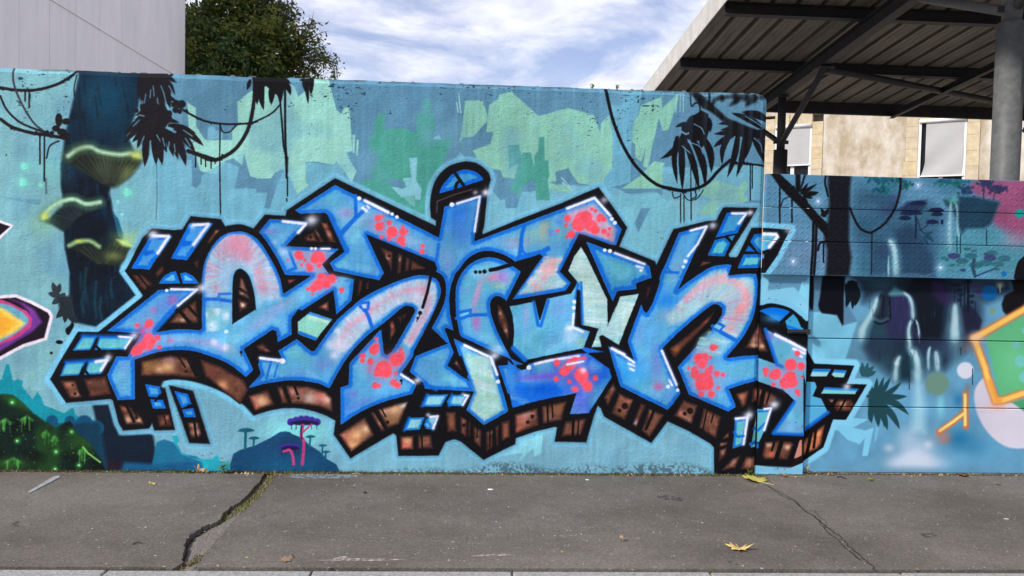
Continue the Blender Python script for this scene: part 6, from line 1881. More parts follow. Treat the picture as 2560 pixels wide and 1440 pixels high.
pave = bpy.data.objects.new('pavement', None)
COL.objects.link(pave)
tag(pave, 'grey asphalt pavement in front of the painted wall', None, None, 'structure')
top_l = lefte[0] * 1.0
slabL = slab('asphalt_slab', [nearL] + [lefte[-1] * np.array([1, 0, 1]) + np.array([0, (nearL + (nearR - nearL) * ((lefte[-1][0] - nearL[0]) / (nearR[0] - nearL[0])))[1], 0])] + lefte[::-1][1:] + [WP(wl(lefte[0])[0], .05, 0), farL])
slabR = slab('asphalt_slab', [righte[-1] * np.array([1, 0, 1]) + np.array([0, (nearL + (nearR - nearL) * ((righte[-1][0] - nearL[0]) / (nearR[0] - nearL[0])))[1], 0]), nearR, farR, WP(wl(righte[0])[0], .05, 0)] + righte[:-1])
for s_ in (slabL, slabR):
    s_.parent = pave
# bed of the broken joint: deep under the left slab, rising to the right one
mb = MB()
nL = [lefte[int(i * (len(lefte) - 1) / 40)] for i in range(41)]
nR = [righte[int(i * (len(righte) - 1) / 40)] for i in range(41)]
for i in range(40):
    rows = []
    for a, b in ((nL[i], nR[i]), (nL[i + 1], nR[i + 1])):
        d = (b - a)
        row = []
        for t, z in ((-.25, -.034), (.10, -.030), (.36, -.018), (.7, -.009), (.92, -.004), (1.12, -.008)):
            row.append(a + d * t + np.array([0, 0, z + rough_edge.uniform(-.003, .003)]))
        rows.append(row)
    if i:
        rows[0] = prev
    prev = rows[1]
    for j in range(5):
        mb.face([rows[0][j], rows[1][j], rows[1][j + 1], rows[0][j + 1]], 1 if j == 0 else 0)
bed = mb.build('crack_bed', [mat('crack_bed_grit', (.13, .11, .09), .95, .2, bump=.9, bscale=120, col2=(.26, .235, .205), vscale=60), mat('crack_soil_shade', (.055, .043, .032), .95, .1, var=.5, vscale=70)], pave, True)  # second material: soil coloured darker to carry the shadow along the left edge

# twin hairline cracks on the right: narrow strips coloured dark for their dirt and inner shade
M_CRACK = mat('crack_dirt_shade', (.035, .032, .03), .95, .1, var=.4, vscale=60)


def hair(pts, w, name='crack_line'):
    g = ragged([ground(1700 + x / 2.977, 1160 + y / 2.977) for x, y in pts], .005)
    mb = MB()
    ring = []
    for i, p in enumerate(g):
        d = g[min(i + 1, len(g) - 1)] - g[max(i - 1, 0)]
        nrm = np.array([-d[1], d[0], 0]) / (np.linalg.norm(d) + 1e-9)
        ww = w * rough_edge.uniform(.3, 1.2)
        ring.append((p + nrm * ww / 2 + np.array([0, 0, .0025]), p - nrm * ww / 2 + np.array([0, 0, .0025])))
    for a, b in zip(ring, ring[1:]):
        mb.face([a[0], b[0], b[1], a[1]])
    return mb.build(name, M_CRACK, pave)


hair([(625, 150), (720, 200), (800, 240), (880, 300), (930, 350), (1000, 390), (1050, 440), (1120, 490), (1180, 530)], .010)
hair([(650, 160), (760, 240), (830, 270), (900, 320)], .006)
hair([(1000, 350), (1060, 410), (1100, 460)], .004)
hair([(1000, 390), (1040, 450), (1100, 510), (1180, 570), (1230, 630), (1290, 670), (1350, 720)], .009)
hair([(1180, 530), (1230, 580), (1280, 630), (1350, 690), (1400, 740), (1440, 775), (1460, 795)], .010)
# grey-white paint stroke and blue overspray on the asphalt
def decal(name, pts, m, z=.004):
    mb = MB()
    mb.face([ground(x, y) + np.array([0, 0, z]) for x, y in pts])
    o = mb.build(name, m, pave)
    return o


M_OVER = bpy.data.materials.new('overspray')
M_OVER.use_nodes = True
_t = M_OVER.node_tree
_b = _t.nodes['Principled BSDF']
_b.inputs['Base Color'].default_value = (.30, .40, .46, 1)
_b.inputs['Roughness'].default_value = .9
_n = nd(_t, 'ShaderNodeTexNoise')
_n.inputs['Scale'].default_value = 34
_n.inputs['Detail'].default_value = 6
_r = nd(_t, 'ShaderNodeValToRGB')
_r.color_ramp.elements[0].position, _r.color_ramp.elements[1].position = .40, .66
_co = nd(_t, 'ShaderNodeTexCoord')
_t.links.new(_co.outputs['Object'], _n.inputs[0])
_t.links.new(_n.outputs['Fac'], _r.inputs[0])
_m = nd(_t, 'ShaderNodeMath', operation='MULTIPLY')
_m.inputs[1].default_value = .7
_t.links.new(_r.outputs[0], _m.inputs[0])
_t.links.new(_m.outputs[0], _b.inputs['Alpha'])
decal('paint_stroke', [(68, 1232), (76, 1233), (138, 1200), (151, 1194), (147, 1190), (132, 1193)], mat('grey_paint', (.42, .43, .45), .8, .3, col2=(.2, .2, .205), vscale=22))
decal('paint_overspray', [(716, 1193), (735, 1186), (800, 1187), (906, 1188), (900, 1194), (840, 1197), (760, 1198)], M_OVER, .003)
M_DUST = M_OVER.copy()
M_DUST.node_tree.nodes['Principled BSDF'].inputs['Base Color'].default_value = (.58, .5, .43, 1)
decal('pale_stain', [(828, 1400), (846, 1393), (862, 1391), (880, 1397), (960, 1398), (1030, 1400), (950, 1404), (850, 1404), (762, 1402)], M_DUST, .003)
decal('pale_stain', [(1170, 1392), (1200, 1388), (1270, 1386), (1290, 1389), (1230, 1392)], M_DUST, .003)

M_SCUFF = M_OVER.copy()
M_SCUFF.node_tree.nodes['Principled BSDF'].inputs['Base Color'].default_value = (.05, .045, .042, 1)
for q_ in ([(1640, 1242), (1668, 1238), (1712, 1246), (1706, 1254), (1660, 1250)], [(648, 1293), (660, 1287), (668, 1289), (655, 1297)], [(2300, 1335), (2330, 1333), (2345, 1342), (2310, 1345)], [(1820, 1404), (1836, 1403), (1834, 1408), (1822, 1409)], [(30, 1305), (48, 1303), (46, 1318), (28, 1316)]):
    decal('dark_scuff', q_, M_SCUFF, .0034)
# granite kerb and the road beyond it (towards the viewer)
kerb = bpy.data.objects.new('kerb', None)
COL.objects.link(kerb)
tag(kerb, 'row of pale granite kerb stones along the pavement edge', None, None, 'structure')
M_GRAN = mat('granite', (.23, .222, .21), .85, .3, bump=.5, bscale=120, col2=(.40, .39, .37), vscale=60, detail=3)
jts = [ground(x, y) for x, y in [(265, 1425), (780, 1425), (1280, 1426), (1774, 1427), (2251, 1429)]]
js = [(p - seamL) @ sd_ for p in jts]
js = [js[0] - 3.0, js[0] - 2, js[0] - 1] + js + [js[-1] + 1, js[-1] + 2, js[-1] + 3]
kn = np.array([-sd_[1], sd_[0], 0])
for a, b in zip(js, js[1:]):
    mb = MB()
    i0 = seamL + sd_ * (a + .004)
    i1 = seamL + sd_ * (b - .004)
    back = -kn * .30
    mb.prism([tuple((i0 + back)[:2]), tuple((i1 + back)[:2]), tuple(i1[:2]), tuple(i0[:2])], -.3, -.006 + rnd.uniform(-.003, .003))
    bevel(mb.build('kerb_stone', M_GRAN, kerb), .008, 2)
mb = MB()
a0, a1 = seamL - sd_ * 40 + kn * .03, seamR + sd_ * 40 + kn * .03
mb.prism([tuple((a0 - kn * .34)[:2]), tuple((a1 - kn * .34)[:2]), tuple(a1[:2]), tuple(a0[:2])], -.4, -.095)
mb.build('kerb_footing', mat('mortar', (.07, .062, .05), .95, .1), kerb)
mb = MB()
r0, r1 = seamL - sd_ * 120 - kn * .31, seamR + sd_ * 120 - kn * .31
mb.prism([tuple((r0 - kn * 160)[:2]), tuple((r1 - kn * 160)[:2]), tuple(r1[:2]), tuple(r0[:2])], -.5, -.125)
tag(mb.build('road', M_ASPH), 'asphalt road in front of the granite kerb', None, None, 'structure')
mb = MB()
mb.face([(-600, 4.2, -.3), (600, 4.2, -.3), (600, 900, -.3), (-600, 900, -.3)])
tag(mb.build('ground', mat('yard_gravel', (.30, .28, .25), .95, .2, var=.2, vscale=1.5)), 'gravel yard behind the painted wall', None, None, 'structure')

# ------------------------------------------------------------------ the painted wall
C = Canvas(wall_hit(0), WALL_0, 1.86, 0, 2.82, 330, (112, 178, 206))
paint_wall(C)
M_WALL = paint_mat('painted_plaster', painting('wall_painting', C), .8, .12, .24)
wall = thing('mural_wall', 'rough plastered wall covered by a blue graffiti mural with black outlined lettering', 'wall', tuple(WP(0, 0, 0)), YAW)
NU, NV = 230, 92
us = np.linspace(WALL_0, WALL_END, NU)
vs = np.linspace(-.05, WALL_H, NV)
nz = noise2(NV, NU, 9, np.random.default_rng(3), 3) - .5
fine = noise2(NV, NU, 2, np.random.default_rng(8), 1) - .5
edge = noise2(1, NU, 5, np.random.default_rng(6), 3)[0] - .5
vv, ff = [], []
for j in range(NV):
    for i in range(NU):
        u, z = us[i], vs[j]
        d = -.010 * nz[j, i] - .003 * fine[j, i]
        z += edge[i] * .012 * (z / WALL_H) ** 6
        # worn rounded corner and top arris
        e = max(0, (z - (WALL_H - .03)) / .03)
        q = max(0, (u - (WALL_END - .035)) / .035)
        d += .014 * e * e + .014 * q * q
        if u > WALL_END - .06 and z > WALL_H - .06:
            z -= .03 * max(0, (u - (WALL_END - .06)) / .06) ** 2
        vv.append((u, d, z))
for j in range(NV - 1):
    for i in range(NU - 1):
        a = j * NU + i
        ff.append((a, a + 1, a + NU + 1, a + NU))
nb = len(vv)
TH = .22
for j in range(NV):          # end face
    vv.append((WALL_END, TH, vv[j * NU + NU - 1][2]))
for j in range(NV - 1):
    a, b = j * NU + NU - 1, nb + j
    ff.append((a, b, b + 1, a + NU))
nt_ = len(vv)
for i in range(NU):          # top, a little dished and chipped
    vv.append((us[i], TH, vv[(NV - 1) * NU + i][2] - .004))
for i in range(NU - 1):
    a = (NV - 1) * NU + i
    ff.append((a, a + 1, nt_ + i + 1, nt_ + i))
k0 = len(vv)
vv += [(WALL_0, TH, -.05), (WALL_END, TH, -.05), (WALL_END, TH, WALL_H), (WALL_0, TH, WALL_H)]
ff.append((k0 + 1, k0, k0 + 3, k0 + 2))
me = bpy.data.meshes.new('plaster_face')
me.from_pydata(vv, [], ff)
me.materials.append(M_WALL)
me.update()
wf = bpy.data.objects.new('plaster_face', me)
COL.objects.link(wf)
wf.parent = wall
paint_uv(wf, C.box)
# lumps of mortar along the coping
mb = MB()
for i in range(34):
    u = rnd.uniform(-4.2, 1.75)
    w, h = rnd.uniform(.008, .024), rnd.uniform(.003, .008)
    for q in range(2):
        mb.box(u - w * (1 - .4 * q), u + w * (1 - .4 * q), .02, .02 + w * 1.5, WALL_H - .012 + h * q * .8, WALL_H + h * (1 + q) * .55)
o = mb.build('coping_crumb', mat('old_mortar', (.22, .27, .29), .95, .1, var=.4, vscale=20), wall, kind='stuff')

# ------------------------------------------------------------------ the steel gate beside it
gate = thing('steel_gate', 'painted steel sliding gate of tread plate above plain panels, right of the plastered wall', 'gate', tuple(WP(WALL_END, 0, 0)), YAW)
GX = 5.4
CT = Canvas(wall_hit(D_TREAD), 1.7, GX, 1.28, 2.32, 330, (108, 160, 196))
paint_gate_tread(CT)
CL = Canvas(wall_hit(D_LOW), 1.7, GX, -.03, 1.6, 330, (108, 166, 200))
paint_gate_low(CL)
CP = Canvas(wall_hit(D_POST), 1.7, 2.45, -.03, 1.7, 330, (128, 196, 222))
paint_post(CP)
M_TREAD = paint_mat('painted_tread_plate', painting('tread_painting', CT), .6, .09, 0)
M_LOW = paint_mat('painted_sheet', painting('panel_painting', CL), .6, .09, 0)
M_POST = paint_mat('painted_post', painting('post_painting', CP), .65, .08, 0)


def gpart(name, x0, x1, y0, y1, z0, z1, m, box):
    mb = MB()
    mb.box(x0, x1, y0, y1, z0, z1)
    o = mb.build(name, m)
    paint_uv(o, box)
    o.parent = gate
    o.location = (-WALL_END, 0, 0)
    return o


ht, hl, hp = wall_hit(D_TREAD), wall_hit(D_LOW), wall_hit(D_POST)
zs = [ht(2200, 442)[1], ht(2200, 524.5)[1], ht(2200, 607)[1], ht(2200, 692.5)[1]]
xt = WALL_END + .004
for i in range(3):
    z1, z0 = zs[i] - (.004 if i else 0), zs[i + 1]
    bevel(gpart('tread_panel', xt, GX, D_TREAD, D_TREAD + .035, z0, z1, M_TREAD, CT.box), .003)
    mb = MB()
    st = .0425
    j = 0
    zz = z0 + .02
    while zz < z1 - .012:
        x = xt + .02
        kx = 0
        while x < GX - .02:
            a = math.radians(42) * (1 if (kx + j) % 2 else -1)
            L, wd, h = .019, .0056, .0030
            i0 = len(mb.v)
            ca, sa = math.cos(a), math.sin(a)
            for (l, w) in ((-L, 0), (-L * .6, -wd), (L * .6, -wd), (L, 0), (L * .6, wd), (-L * .6, wd)):
                mb.v.append((x + l * ca - w * sa, D_TREAD - .0002, zz + l * sa + w * ca))
            for (l, w) in ((-L * .62, 0), (L * .62, 0)):
                mb.v.append((x + l * ca - w * sa, D_TREAD - h, zz + l * sa + w * ca))
            for q in ((0, 1, 6), (1, 2, 7, 6), (2, 3, 7), (3, 4, 7), (4, 5, 6, 7), (5, 0, 6)):
                mb.f.append(tuple(i0 + t for t in q))
                mb.mi.append(0)
            x += st
            kx += 1
        zz += st
        j += 1
    o = mb.build('tread_bars', M_TREAD, kind='stuff')
    paint_uv(o, CT.box)
    o.parent = gate
    o.location = (-WALL_END, 0, 0)
zl = [zs[3] + .06, hl(2300, 850)[1], hl(2300, 1019)[1], .012]
xl = hl(2013, 1000)[0]
for i in range(3):
    bevel(gpart('gate_panel', xl + .003, GX, D_LOW, D_LOW + .03, zl[i + 1] + (.003 if i < 2 else 0), zl[i] - (.003 if i else 0), M_LOW, CL.box), .004)
xp = hp(2014, 1000)[0]
bevel(gpart('gate_post', WALL_END + .003, xp, D_POST, D_POST + .12, 0, zs[3] + .05, M_POST, CP.box), .004)
mb = MB()
mb.box(xl + .01, GX - .01, D_LOW + .032, D_LOW + .07, .02, zs[0] - .03)
o = mb.build('back_frame', mat('gate_frame_steel', (.03, .03, .035), .6, .3), gate, loc=(-WALL_END, 0, 0))
p0 = hp(1968, 823)
p1 = hp(2022, 834)
M_LATCH = mat('black_steel', (.018, .02, .024), .45, .5)
mb = MB()
mb.box(p0[0], p1[0] - .028, D_POST - .012, D_POST - .001, p1[1], p0[1])
mb.box(p1[0] - .03, p1[0], D_POST - .03, D_POST - .001, p1[1] - .004, p0[1] + .004)
mb.tube([(p0[0] + .02, D_POST - .018, (p0[1] + p1[1]) / 2), (p1[0] + .004, D_POST - .018, (p0[1] + p1[1]) / 2)], .007, 8)
bevel(mb.build('latch', M_LATCH, gate, loc=(-WALL_END, 0, 0)), .002)
mb = MB()
mb.box(xp + .003, GX, D_LOW + .002, D_LOW + .028, 0, .010)
mb.build('bottom_seal', mat('rust_scale', (.06, .05, .04), .9, .2, col2=(.4, .45, .48), vscale=9), gate, loc=(-WALL_END, 0, 0))

# ------------------------------------------------------------------ pale clad building on the left
vp = ray(1227, 650)
fd = np.array([vp[0], vp[1], 0])
fd /= np.linalg.norm(fd)
fn = np.array([fd[1], -fd[0], 0])                  # faces right
P0 = ray(48, 100)
P0 = CAM + P0 * (12.9 / P0[1])
P0[2] = 0
pj = [48, 124, 190, 250, 303, 350, 392, 431, 460]
ss = [((on_plane(x, 100, P0, fn) - P0) @ fd) for x in pj]
st = (ss[6] - ss[0]) / 6
ss = [-2 * st + ss[0] - st * 3, ss[0] - st * 4, ss[0] - st * 3, ss[0] - st * 2, ss[0] - st] + ss
bz = math.atan2(fd[1], fd[0])
clad = thing('clad_building', 'tall pale grey panel clad building wall at the left behind the mural', 'building', tuple(P0), bz)
M_CLADS = [mat('clad_panel', tuple(v * q_ for v in (.84, .80, .815)), .75, .3, var=.07, vscale=2.2, stretch=(1.6, 1.6, .22), bump=.06, bscale=3) for q_ in (1, .965, .985)]
M_CLAD = M_CLADS[0]
M_CLADI = mat('clad_core', (.25, .24, .25), .9, .1)
# local x along the facade, y to its left (into the building), z up
HB = 12.
for a, b in zip(ss, ss[1:]):
    mb = MB()
    mb.box(a + .004, b - .004, 0, .05, 0, HB)
    bevel(mb.build('facade_panel', M_CLADS[rnd.randrange(3)], clad), .004)
mb = MB()
mb.box(ss[0], ss[-1] - .02, .052, 9, 0, HB - .05)
mb.build('core', M_CLADI, clad)
mb = MB()
mb.box(ss[-1] - .006, ss[-1] + .05, -.006, 9, 0, HB + .02)
mb.build('corner_trim', M_CLAD, clad)
mb = MB()
mb.box(ss[0], ss[-1] + .08, -.05, 9, HB + .022, HB + .12)
mb.build('parapet_cap', M_CLADI, clad)
q0, q1 = on_plane(118, -6, P0 + fn * .004, fn), on_plane(434, 186, P0 + fn * .004, fn)
la, lb = [((q - P0) @ fd, -.004, q[2]) for q in (q0, q1)]
dd = [(lb[i] - la[i]) for i in range(3)]
la = tuple(la[i] - .6 * dd[i] for i in range(3))
mb = MB()
mb.beam(la, lb, .006, .022, (0, 1, 0))
mb.build('diagonal_shadow_strip', mat('shadow_strip_grey', (.72, .685, .70), .8, .2), clad)  # thin added strip, its grey standing in for a diagonal shadow line

# ------------------------------------------------------------------ open shelter behind the gate
DC = (O_W - CAM) @ N_W            # distance of the wall plane from the viewer, square to it
UC = (CAM - O_W) @ U_W            # the viewer's place along the wall
SL, Z0 = .0822, 4.923             # underside of the rafters: z = Z0 - SL * d


def zr(d, h=0.):
    return Z0 - SL * d + h


pn = N_W * SL + np.array([0, 0, 1.])


def roof_hit(px, py, h):
    """where a sight line meets the slope lying h above the rafters' underside"""
    return wl(on_plane(px, py, WP(0, 0, Z0 + h), pn))


RH, PH = .20, .16
sh = thing('open_shelter', 'dark steel shelter with ribbed metal roof on round posts behind the gate', 'shelter', tuple(WP(0, 0, 0)), YAW)
M_DSTEEL = mat('dark_steel', (.020, .021, .028), .6, .35, col2=(.034, .030, .030), vscale=7)
M_GALV = mat('galvanised_steel', (.098, .10, .098), .55, .4, var=.25, vscale=16)
M_SHEET = mat('roof_sheet_underside', (.145, .130, .105), .6, .3, var=.34, vscale=2.5, stretch=(3, .4, 1))
M_FASC = mat('fascia_metal', (.60, .575, .53), .6, .35, col2=(.42, .40, .36), vscale=5, stretch=(1, 1, 1))
fa, fb = roof_hit(1795, 0, RH + PH), roof_hit(1642, 222, RH + PH)
u_f = (fa[0] + fb[0]) / 2
U1 = u_f + 10.2
dB, dA = roof_hit(1790, 37, RH)[1], roof_hit(1690, 171, RH)[1]
dR = roof_hit(1928, 277, RH - .03)[1]
sp = dA - dB
d_front = dB - 2 * sp - .6
u_r = 4.795
SHH = RH + PH + .002
# roof sheets: one metre wide each, three ribs, laid down the slope
n = 0
u = u_f + .02
while u < U1:
    prof = []
    for r in range(3):
        x = r / 3
        prof += [(x + 0, 0), (x + .255, 0), (x + .262, .085), (x + .322, .085), (x + 1 / 3 - .002, 0)]
    mb = MB()
    dd0, dd1 = d_front, dR + .25
    pr = [(u + a, h) for a, h in prof]
    # two shallow stiffening grooves in each pan
    for (xa, ha), (xb, hb) in zip(pr, pr[1:]):
        if xb - xa < 1e-6:
            continue
        segs = [(xa, ha), (xb, hb)]
        if abs(ha) + abs(hb) < 1e-6 and xb - xa > .2:
            segs = [(xa, 0)]
            for g in (.07, .15):
                segs += [(xa + g - .006, 0), (xa + g, .007), (xa + g + .006, 0)]
            segs += [(xb, 0)]
        for (x0, h0), (x1, h1) in zip(segs, segs[1:]):
            mb.face([(x0, dd0, zr(dd0, SHH + h0)), (x1, dd0, zr(dd0, SHH + h1)), (x1, dd1, zr(dd1, SHH + h1)), (x0, dd1, zr(dd1, SHH + h0))])
            mb.face([(x0, dd1, zr(dd1, SHH + h0 + .002)), (x1, dd1, zr(dd1, SHH + h1 + .002)), (x1, dd0, zr(dd0, SHH + h1 + .002)), (x0, dd0, zr(dd0, SHH + h0 + .002))])
    mb.build('roof_sheet', M_SHEET, sh)
    u += 1.0
    n += 1
for i, d in enumerate((dB - 2 * sp, dB - sp, dB, dA)):
    mb = MB()
    mb.ibeam((u_f + .05, d, zr(d, RH + PH / 2)), (U1, d, zr(d, RH + PH / 2)), .10, PH - .002, .010, (0, SL, 1))
    mb.build('purlin', M_DSTEEL, sh)
mb = MB()
mb.beam((u_f + .05, dR, zr(dR, RH + PH / 2 - .03)), (U1, dR, zr(dR, RH + PH / 2 - .03)), .05, PH + .055, (0, SL, 1))
mb.build('eave_beam', M_DSTEEL, sh)
mb = MB()
mb.beam((u_f + .05, dR + .20, zr(dR + .2, RH + PH - .06)), (U1, dR + .20, zr(dR + .2, RH + PH - .06)), .14, .10, (0, SL, 1))
mb.build('gutter', M_DSTEEL, sh)
mb = MB()
zf = RH + PH - .02
mb.beam((u_f - .004, d_front, zr(d_front, zf + .10)), (u_f - .004, dR + .28, zr(dR + .28, zf + .10)), .012, .30, (0, SL, 1))
mb.beam((u_f + .055, d_front, zr(d_front, zf + .258)), (u_f + .055, dR + .28, zr(dR + .28, zf + .258)), .13, .010, (0, SL, 1))
mb.build('fascia', M_FASC, sh)
for ur, w, h in ((u_r, .14, RH), (roof_hit(2256, 283, .1)[0], .08, .10), (u_r + 5.3, .14, RH)):
    mb = MB()
    y0_ = RH - h / 2
    mb.ibeam((ur, d_front + .2, zr(d_front + .2, y0_ - .001)), (ur, dR, zr(dR, y0_ - .001)), w, h, .012, (0, SL, 1))
    mb.build('rafter', M_DSTEEL, sh)
d_far, d_near = 12.4 - DC, 7.05 - DC
for ur in (u_r, u_r + 5.3):
    for d, rb, rt, yb in ((d_far, .112, .066, 375), (d_near, .123, .085, 58)):
        zt = (CAM + ray(1950 if d == d_far else 2520, yb) * ((d + DC) / (ray(1950 if d == d_far else 2520, yb) @ N_W)))[2]
        mb = MB()
        mb.tube([(ur, d, 0), (ur, d, zt)], rb, 20)
        mb.build('post', M_GALV if d == d_near else M_DSTEEL, sh, True)
        bevel(sh.children[-1], .001)
        mb = MB()
        mb.tube([(ur, d, zt + .001), (ur, d, zr(d, -.012))], rt, 16)
        mb.build('post_head', M_GALV if d == d_near else M_DSTEEL, sh, True)
        mb = MB()
        mb.box(ur - .09, ur + .09, d - .09, d + .09, zr(d, -.011) - .02, zr(d, -.011))
        mb.build('head_plate', M_DSTEEL, sh)
        mb = MB()
        mb.box(ur - rb * 1.12, ur + rb * 1.12, d - .012, d + .012, zt + .10, zt + .16)
        mb.build('collar_plate', M_DSTEEL, sh)
        for sgn in (-1, 1):
            mb = MB()
            mb.tube([(ur, d + sgn * rt, zt + .14), (ur, d + sgn * 1.5, zr(d + sgn * 1.5, -.02))], .045 if d == d_far else .05, 10)
            mb.build('strut', M_DSTEEL if d == d_far else M_GALV, sh, True)
d_n = 10.95 - DC
e = wl(CAM + ray(2500, 256) * (13.2 / (ray(2500, 256) @ N_W)))
for a, b in (((u_r + .06, d_n, zr(d_n, -.03)), tuple(e)), ((u_r + 5.2, d_n, zr(d_n, -.03)), (u_r + 9.0, e[1], zr(e[1], -.2)))):
    mb = MB()
    mb.tube([a, b], .052, 10)
    mb.build('wind_brace', M_DSTEEL, sh, True)
mb = MB()
mb.box(u_r - .12, u_r + .12, d_n - .12, d_n + .12, zr(d_n, -.035), zr(d_n, -.018))
mb.build('gusset_plate', M_DSTEEL, sh)

# ------------------------------------------------------------------ sunlit plastered building beyond the shelter
vb = ray(-2100, 655)
gd = np.array([-vb[0], -vb[1], 0])
gd /= np.linalg.norm(gd)                     # along the facade, to the right
gn = np.array([gd[1], -gd[0], 0])            # towards the viewer
if gn[1] > 0:
    gn = -gn
B0 = CAM + ray(2240, 400) * (21. / ray(2240, 400)[1])
B0[2] = 0
gz = math.atan2(gd[1], gd[0])


def bh(px, py, off=0.):
    q = on_plane(px, py, B0 + gn * off, gn) - B0
    return q @ gd, q[2]


bld = thing('plastered_building', 'sunlit cream plastered building with stone window surrounds and tiled roof beyond the shelter', 'building', tuple(B0), gz)
# local: x along, y into the building (positive away from the viewer), z up
M_PLAS = mat('lime_plaster', (.40, .32, .22), .9, .15, col2=(.68, .635, .55), vscale=1.9, stretch=(1, 1, .6), bump=.15, bscale=14, detail=9)
for n_ in M_PLAS.node_tree.nodes:
    if n_.type == 'VALTORGB':
        n_.color_ramp.elements[0].position, n_.color_ramp.elements[1].position = .40, .66
M_STONE = [mat('sandstone', c_, .9, .15, var=.16, vscale=5, bump=.3, bscale=20) for c_ in ((.56, .45, .28), (.58, .48, .32), (.55, .46, .32))]
M_FRAME = mat('white_frame', (.74, .73, .71), .5, .4)
M_BLIND = mat('blind_cloth', (.44, .437, .425), .85, .2, var=.04, vscale=3)
M_GLASS = mat('window_glass', (.012, .013, .016), .15, .15)
EAVE = 6.9
xl0 = bh(1546, 215)[0]
xr0 = xl0 + 26
wins = []
for (pl, pr_, yt, yb) in ((1938, 2031, 312, 412), (2298, 2419, 296, 438)):
    x0, x1 = bh(pl, yt)[0], bh(pr_, yt)[0]
    wins.append((x0, x1, bh((pl + pr_) / 2, yt)[1], bh((pl + pr_) / 2, yb)[1]))
x5 = wins[1][1] + (wins[1][0] - wins[0][1])
wins.append((x5, x5 + wins[1][1] - wins[1][0], wins[1][2], wins[1][3]))
SILL = 1.0
Q = .30     # width of the stone surround
edges = [xl0]
for (x0, x1, zt, zb) in wins:
    for (a, b) in ((x0 - Q, x0), (x1, x1 + Q)):
        z, i = SILL - .15, 0
        while z < zt + .02:
            h = rnd.uniform(.28, .42)
            z1 = min(z + h, zt + .30) if z + h > zt - .1 else z + h
            ex = rnd.choice((0, 0, .04)) * (i % 2)
            mb = MB()
            mb.box(a - (ex if a < x0 else 0) + .003, b + (ex if a >= x1 else 0) - .003, -.022 - rnd.uniform(0, .004), .3, z + .0015, z1 - .0015)
            bevel(mb.build('stone_block', M_STONE[rnd.randrange(3)], bld), .004)
            z = z1
            i += 1
    xm = (x0 + x1) / 2
    for a, b in ((x0 - .002, xm - .11), (xm - .10, xm + .10), (xm + .11, x1 + .002)):
        mb = MB()
        mb.box(a + .002, b - .002, -.024, .3, zt + .002, zt + .30)
        bevel(mb.build('lintel_stone', M_STONE[rnd.randrange(3)], bld), .006)
    mb = MB()
    mb.box(x0 - .1, x1 + .1, -.08, .3, SILL - .14, SILL)
    mb.build('sill', M_STONE[1], bld)
    edges += [x0 - Q, x1 + Q]
edges.append(xr0)
for i in range(0, len(edges) - 1, 2):
    mb = MB()
    mb.box(edges[i], edges[i + 1], 0, .35, 0, EAVE)
    mb.build('plaster_wall', M_PLAS, bld)
for (x0, x1, zt, zb) in wins:
    mb = MB()
    mb.box(x0 - Q - .001, x1 + Q + .001, .002, .35, zt + .30, EAVE)
    mb.build('plaster_wall', M_PLAS, bld)
    mb = MB()
    mb.box(x0 - Q - .001, x1 + Q + .001, .002, .35, 0, SILL - .15)
    mb.build('plaster_wall', M_PLAS, bld)
for wi, (x0, x1, zt, zb) in enumerate(wins):
    mb = MB()
    fw = .07
    mb.box(x0 + .002, x0 + fw, -.008, .12, SILL + .002, zt - .002)
    mb.box(x1 - fw, x1 - .002, -.008, .12, SILL + .002, zt - .002)
    mb.box(x0 + fw, x1 - fw, .02, .12, zt - .09, zt - .002)
    mb.box(x0 + fw, x1 - fw, .02, .12, SILL + .002, SILL + .07)
    xm = (x0 + x1) / 2
    mb.box(xm - .05, xm + .05, .03, .12, SILL + .07, zt - .09)
    wn = mb.build('window_frame', M_FRAME, bld)
    mb = MB()
    mb.box(x0 + fw, x1 - fw, .075, .09, SILL + .07, zt - .09)
    mb.build('glass', M_GLASS, wn)
    mb = MB()
    mb.tube([(x0 + .02, -.03, zt - .05), (x1 - .02, -.03, zt - .05)], .055, 10)
    mb.build('blind_roller', M_FRAME, bld, True)
    # blind cloth: slightly slack with a diagonal fold
    xa = x0 + fw + (.11 if wi == 1 else .0)
    mb = MB()
    NX, NZ = 12, 16
    g = []
    for b_ in range(NZ + 1):
        for a_ in range(NX + 1):
            s_, t_ = a_ / NX, b_ / NZ
            x = xa + (x1 - fw - xa) * s_ - (.09 * max(0, (t_ - .75) / .25) ** 1.5 * (1 - s_) if wi == 1 else 0)
            z = zt - .06 + (zb - zt + .06) * t_
            y = -.02 + (.03 * math.sin((s_ * 1.2 + t_ * 1.6) * 5) * t_ * (1 - s_ * .5) if wi == 1 else .004 * math.sin(s_ * 9))
            g.append((x, y, z))
    mb.v = g
    for b_ in range(NZ):
        for a_ in range(NX):
            i = b_ * (NX + 1) + a_
            mb.f.append((i, i + NX + 1, i + NX + 2, i + 1))
            mb.mi.append(0)
    mb.build('blind', M_BLIND, bld, True)
    mb = MB()
    mb.box(x0 + fw - .03, x1 - fw + .03, -.045, -.005, zb - .035, zb)
    mb.build('blind_bar', M_FRAME, bld)
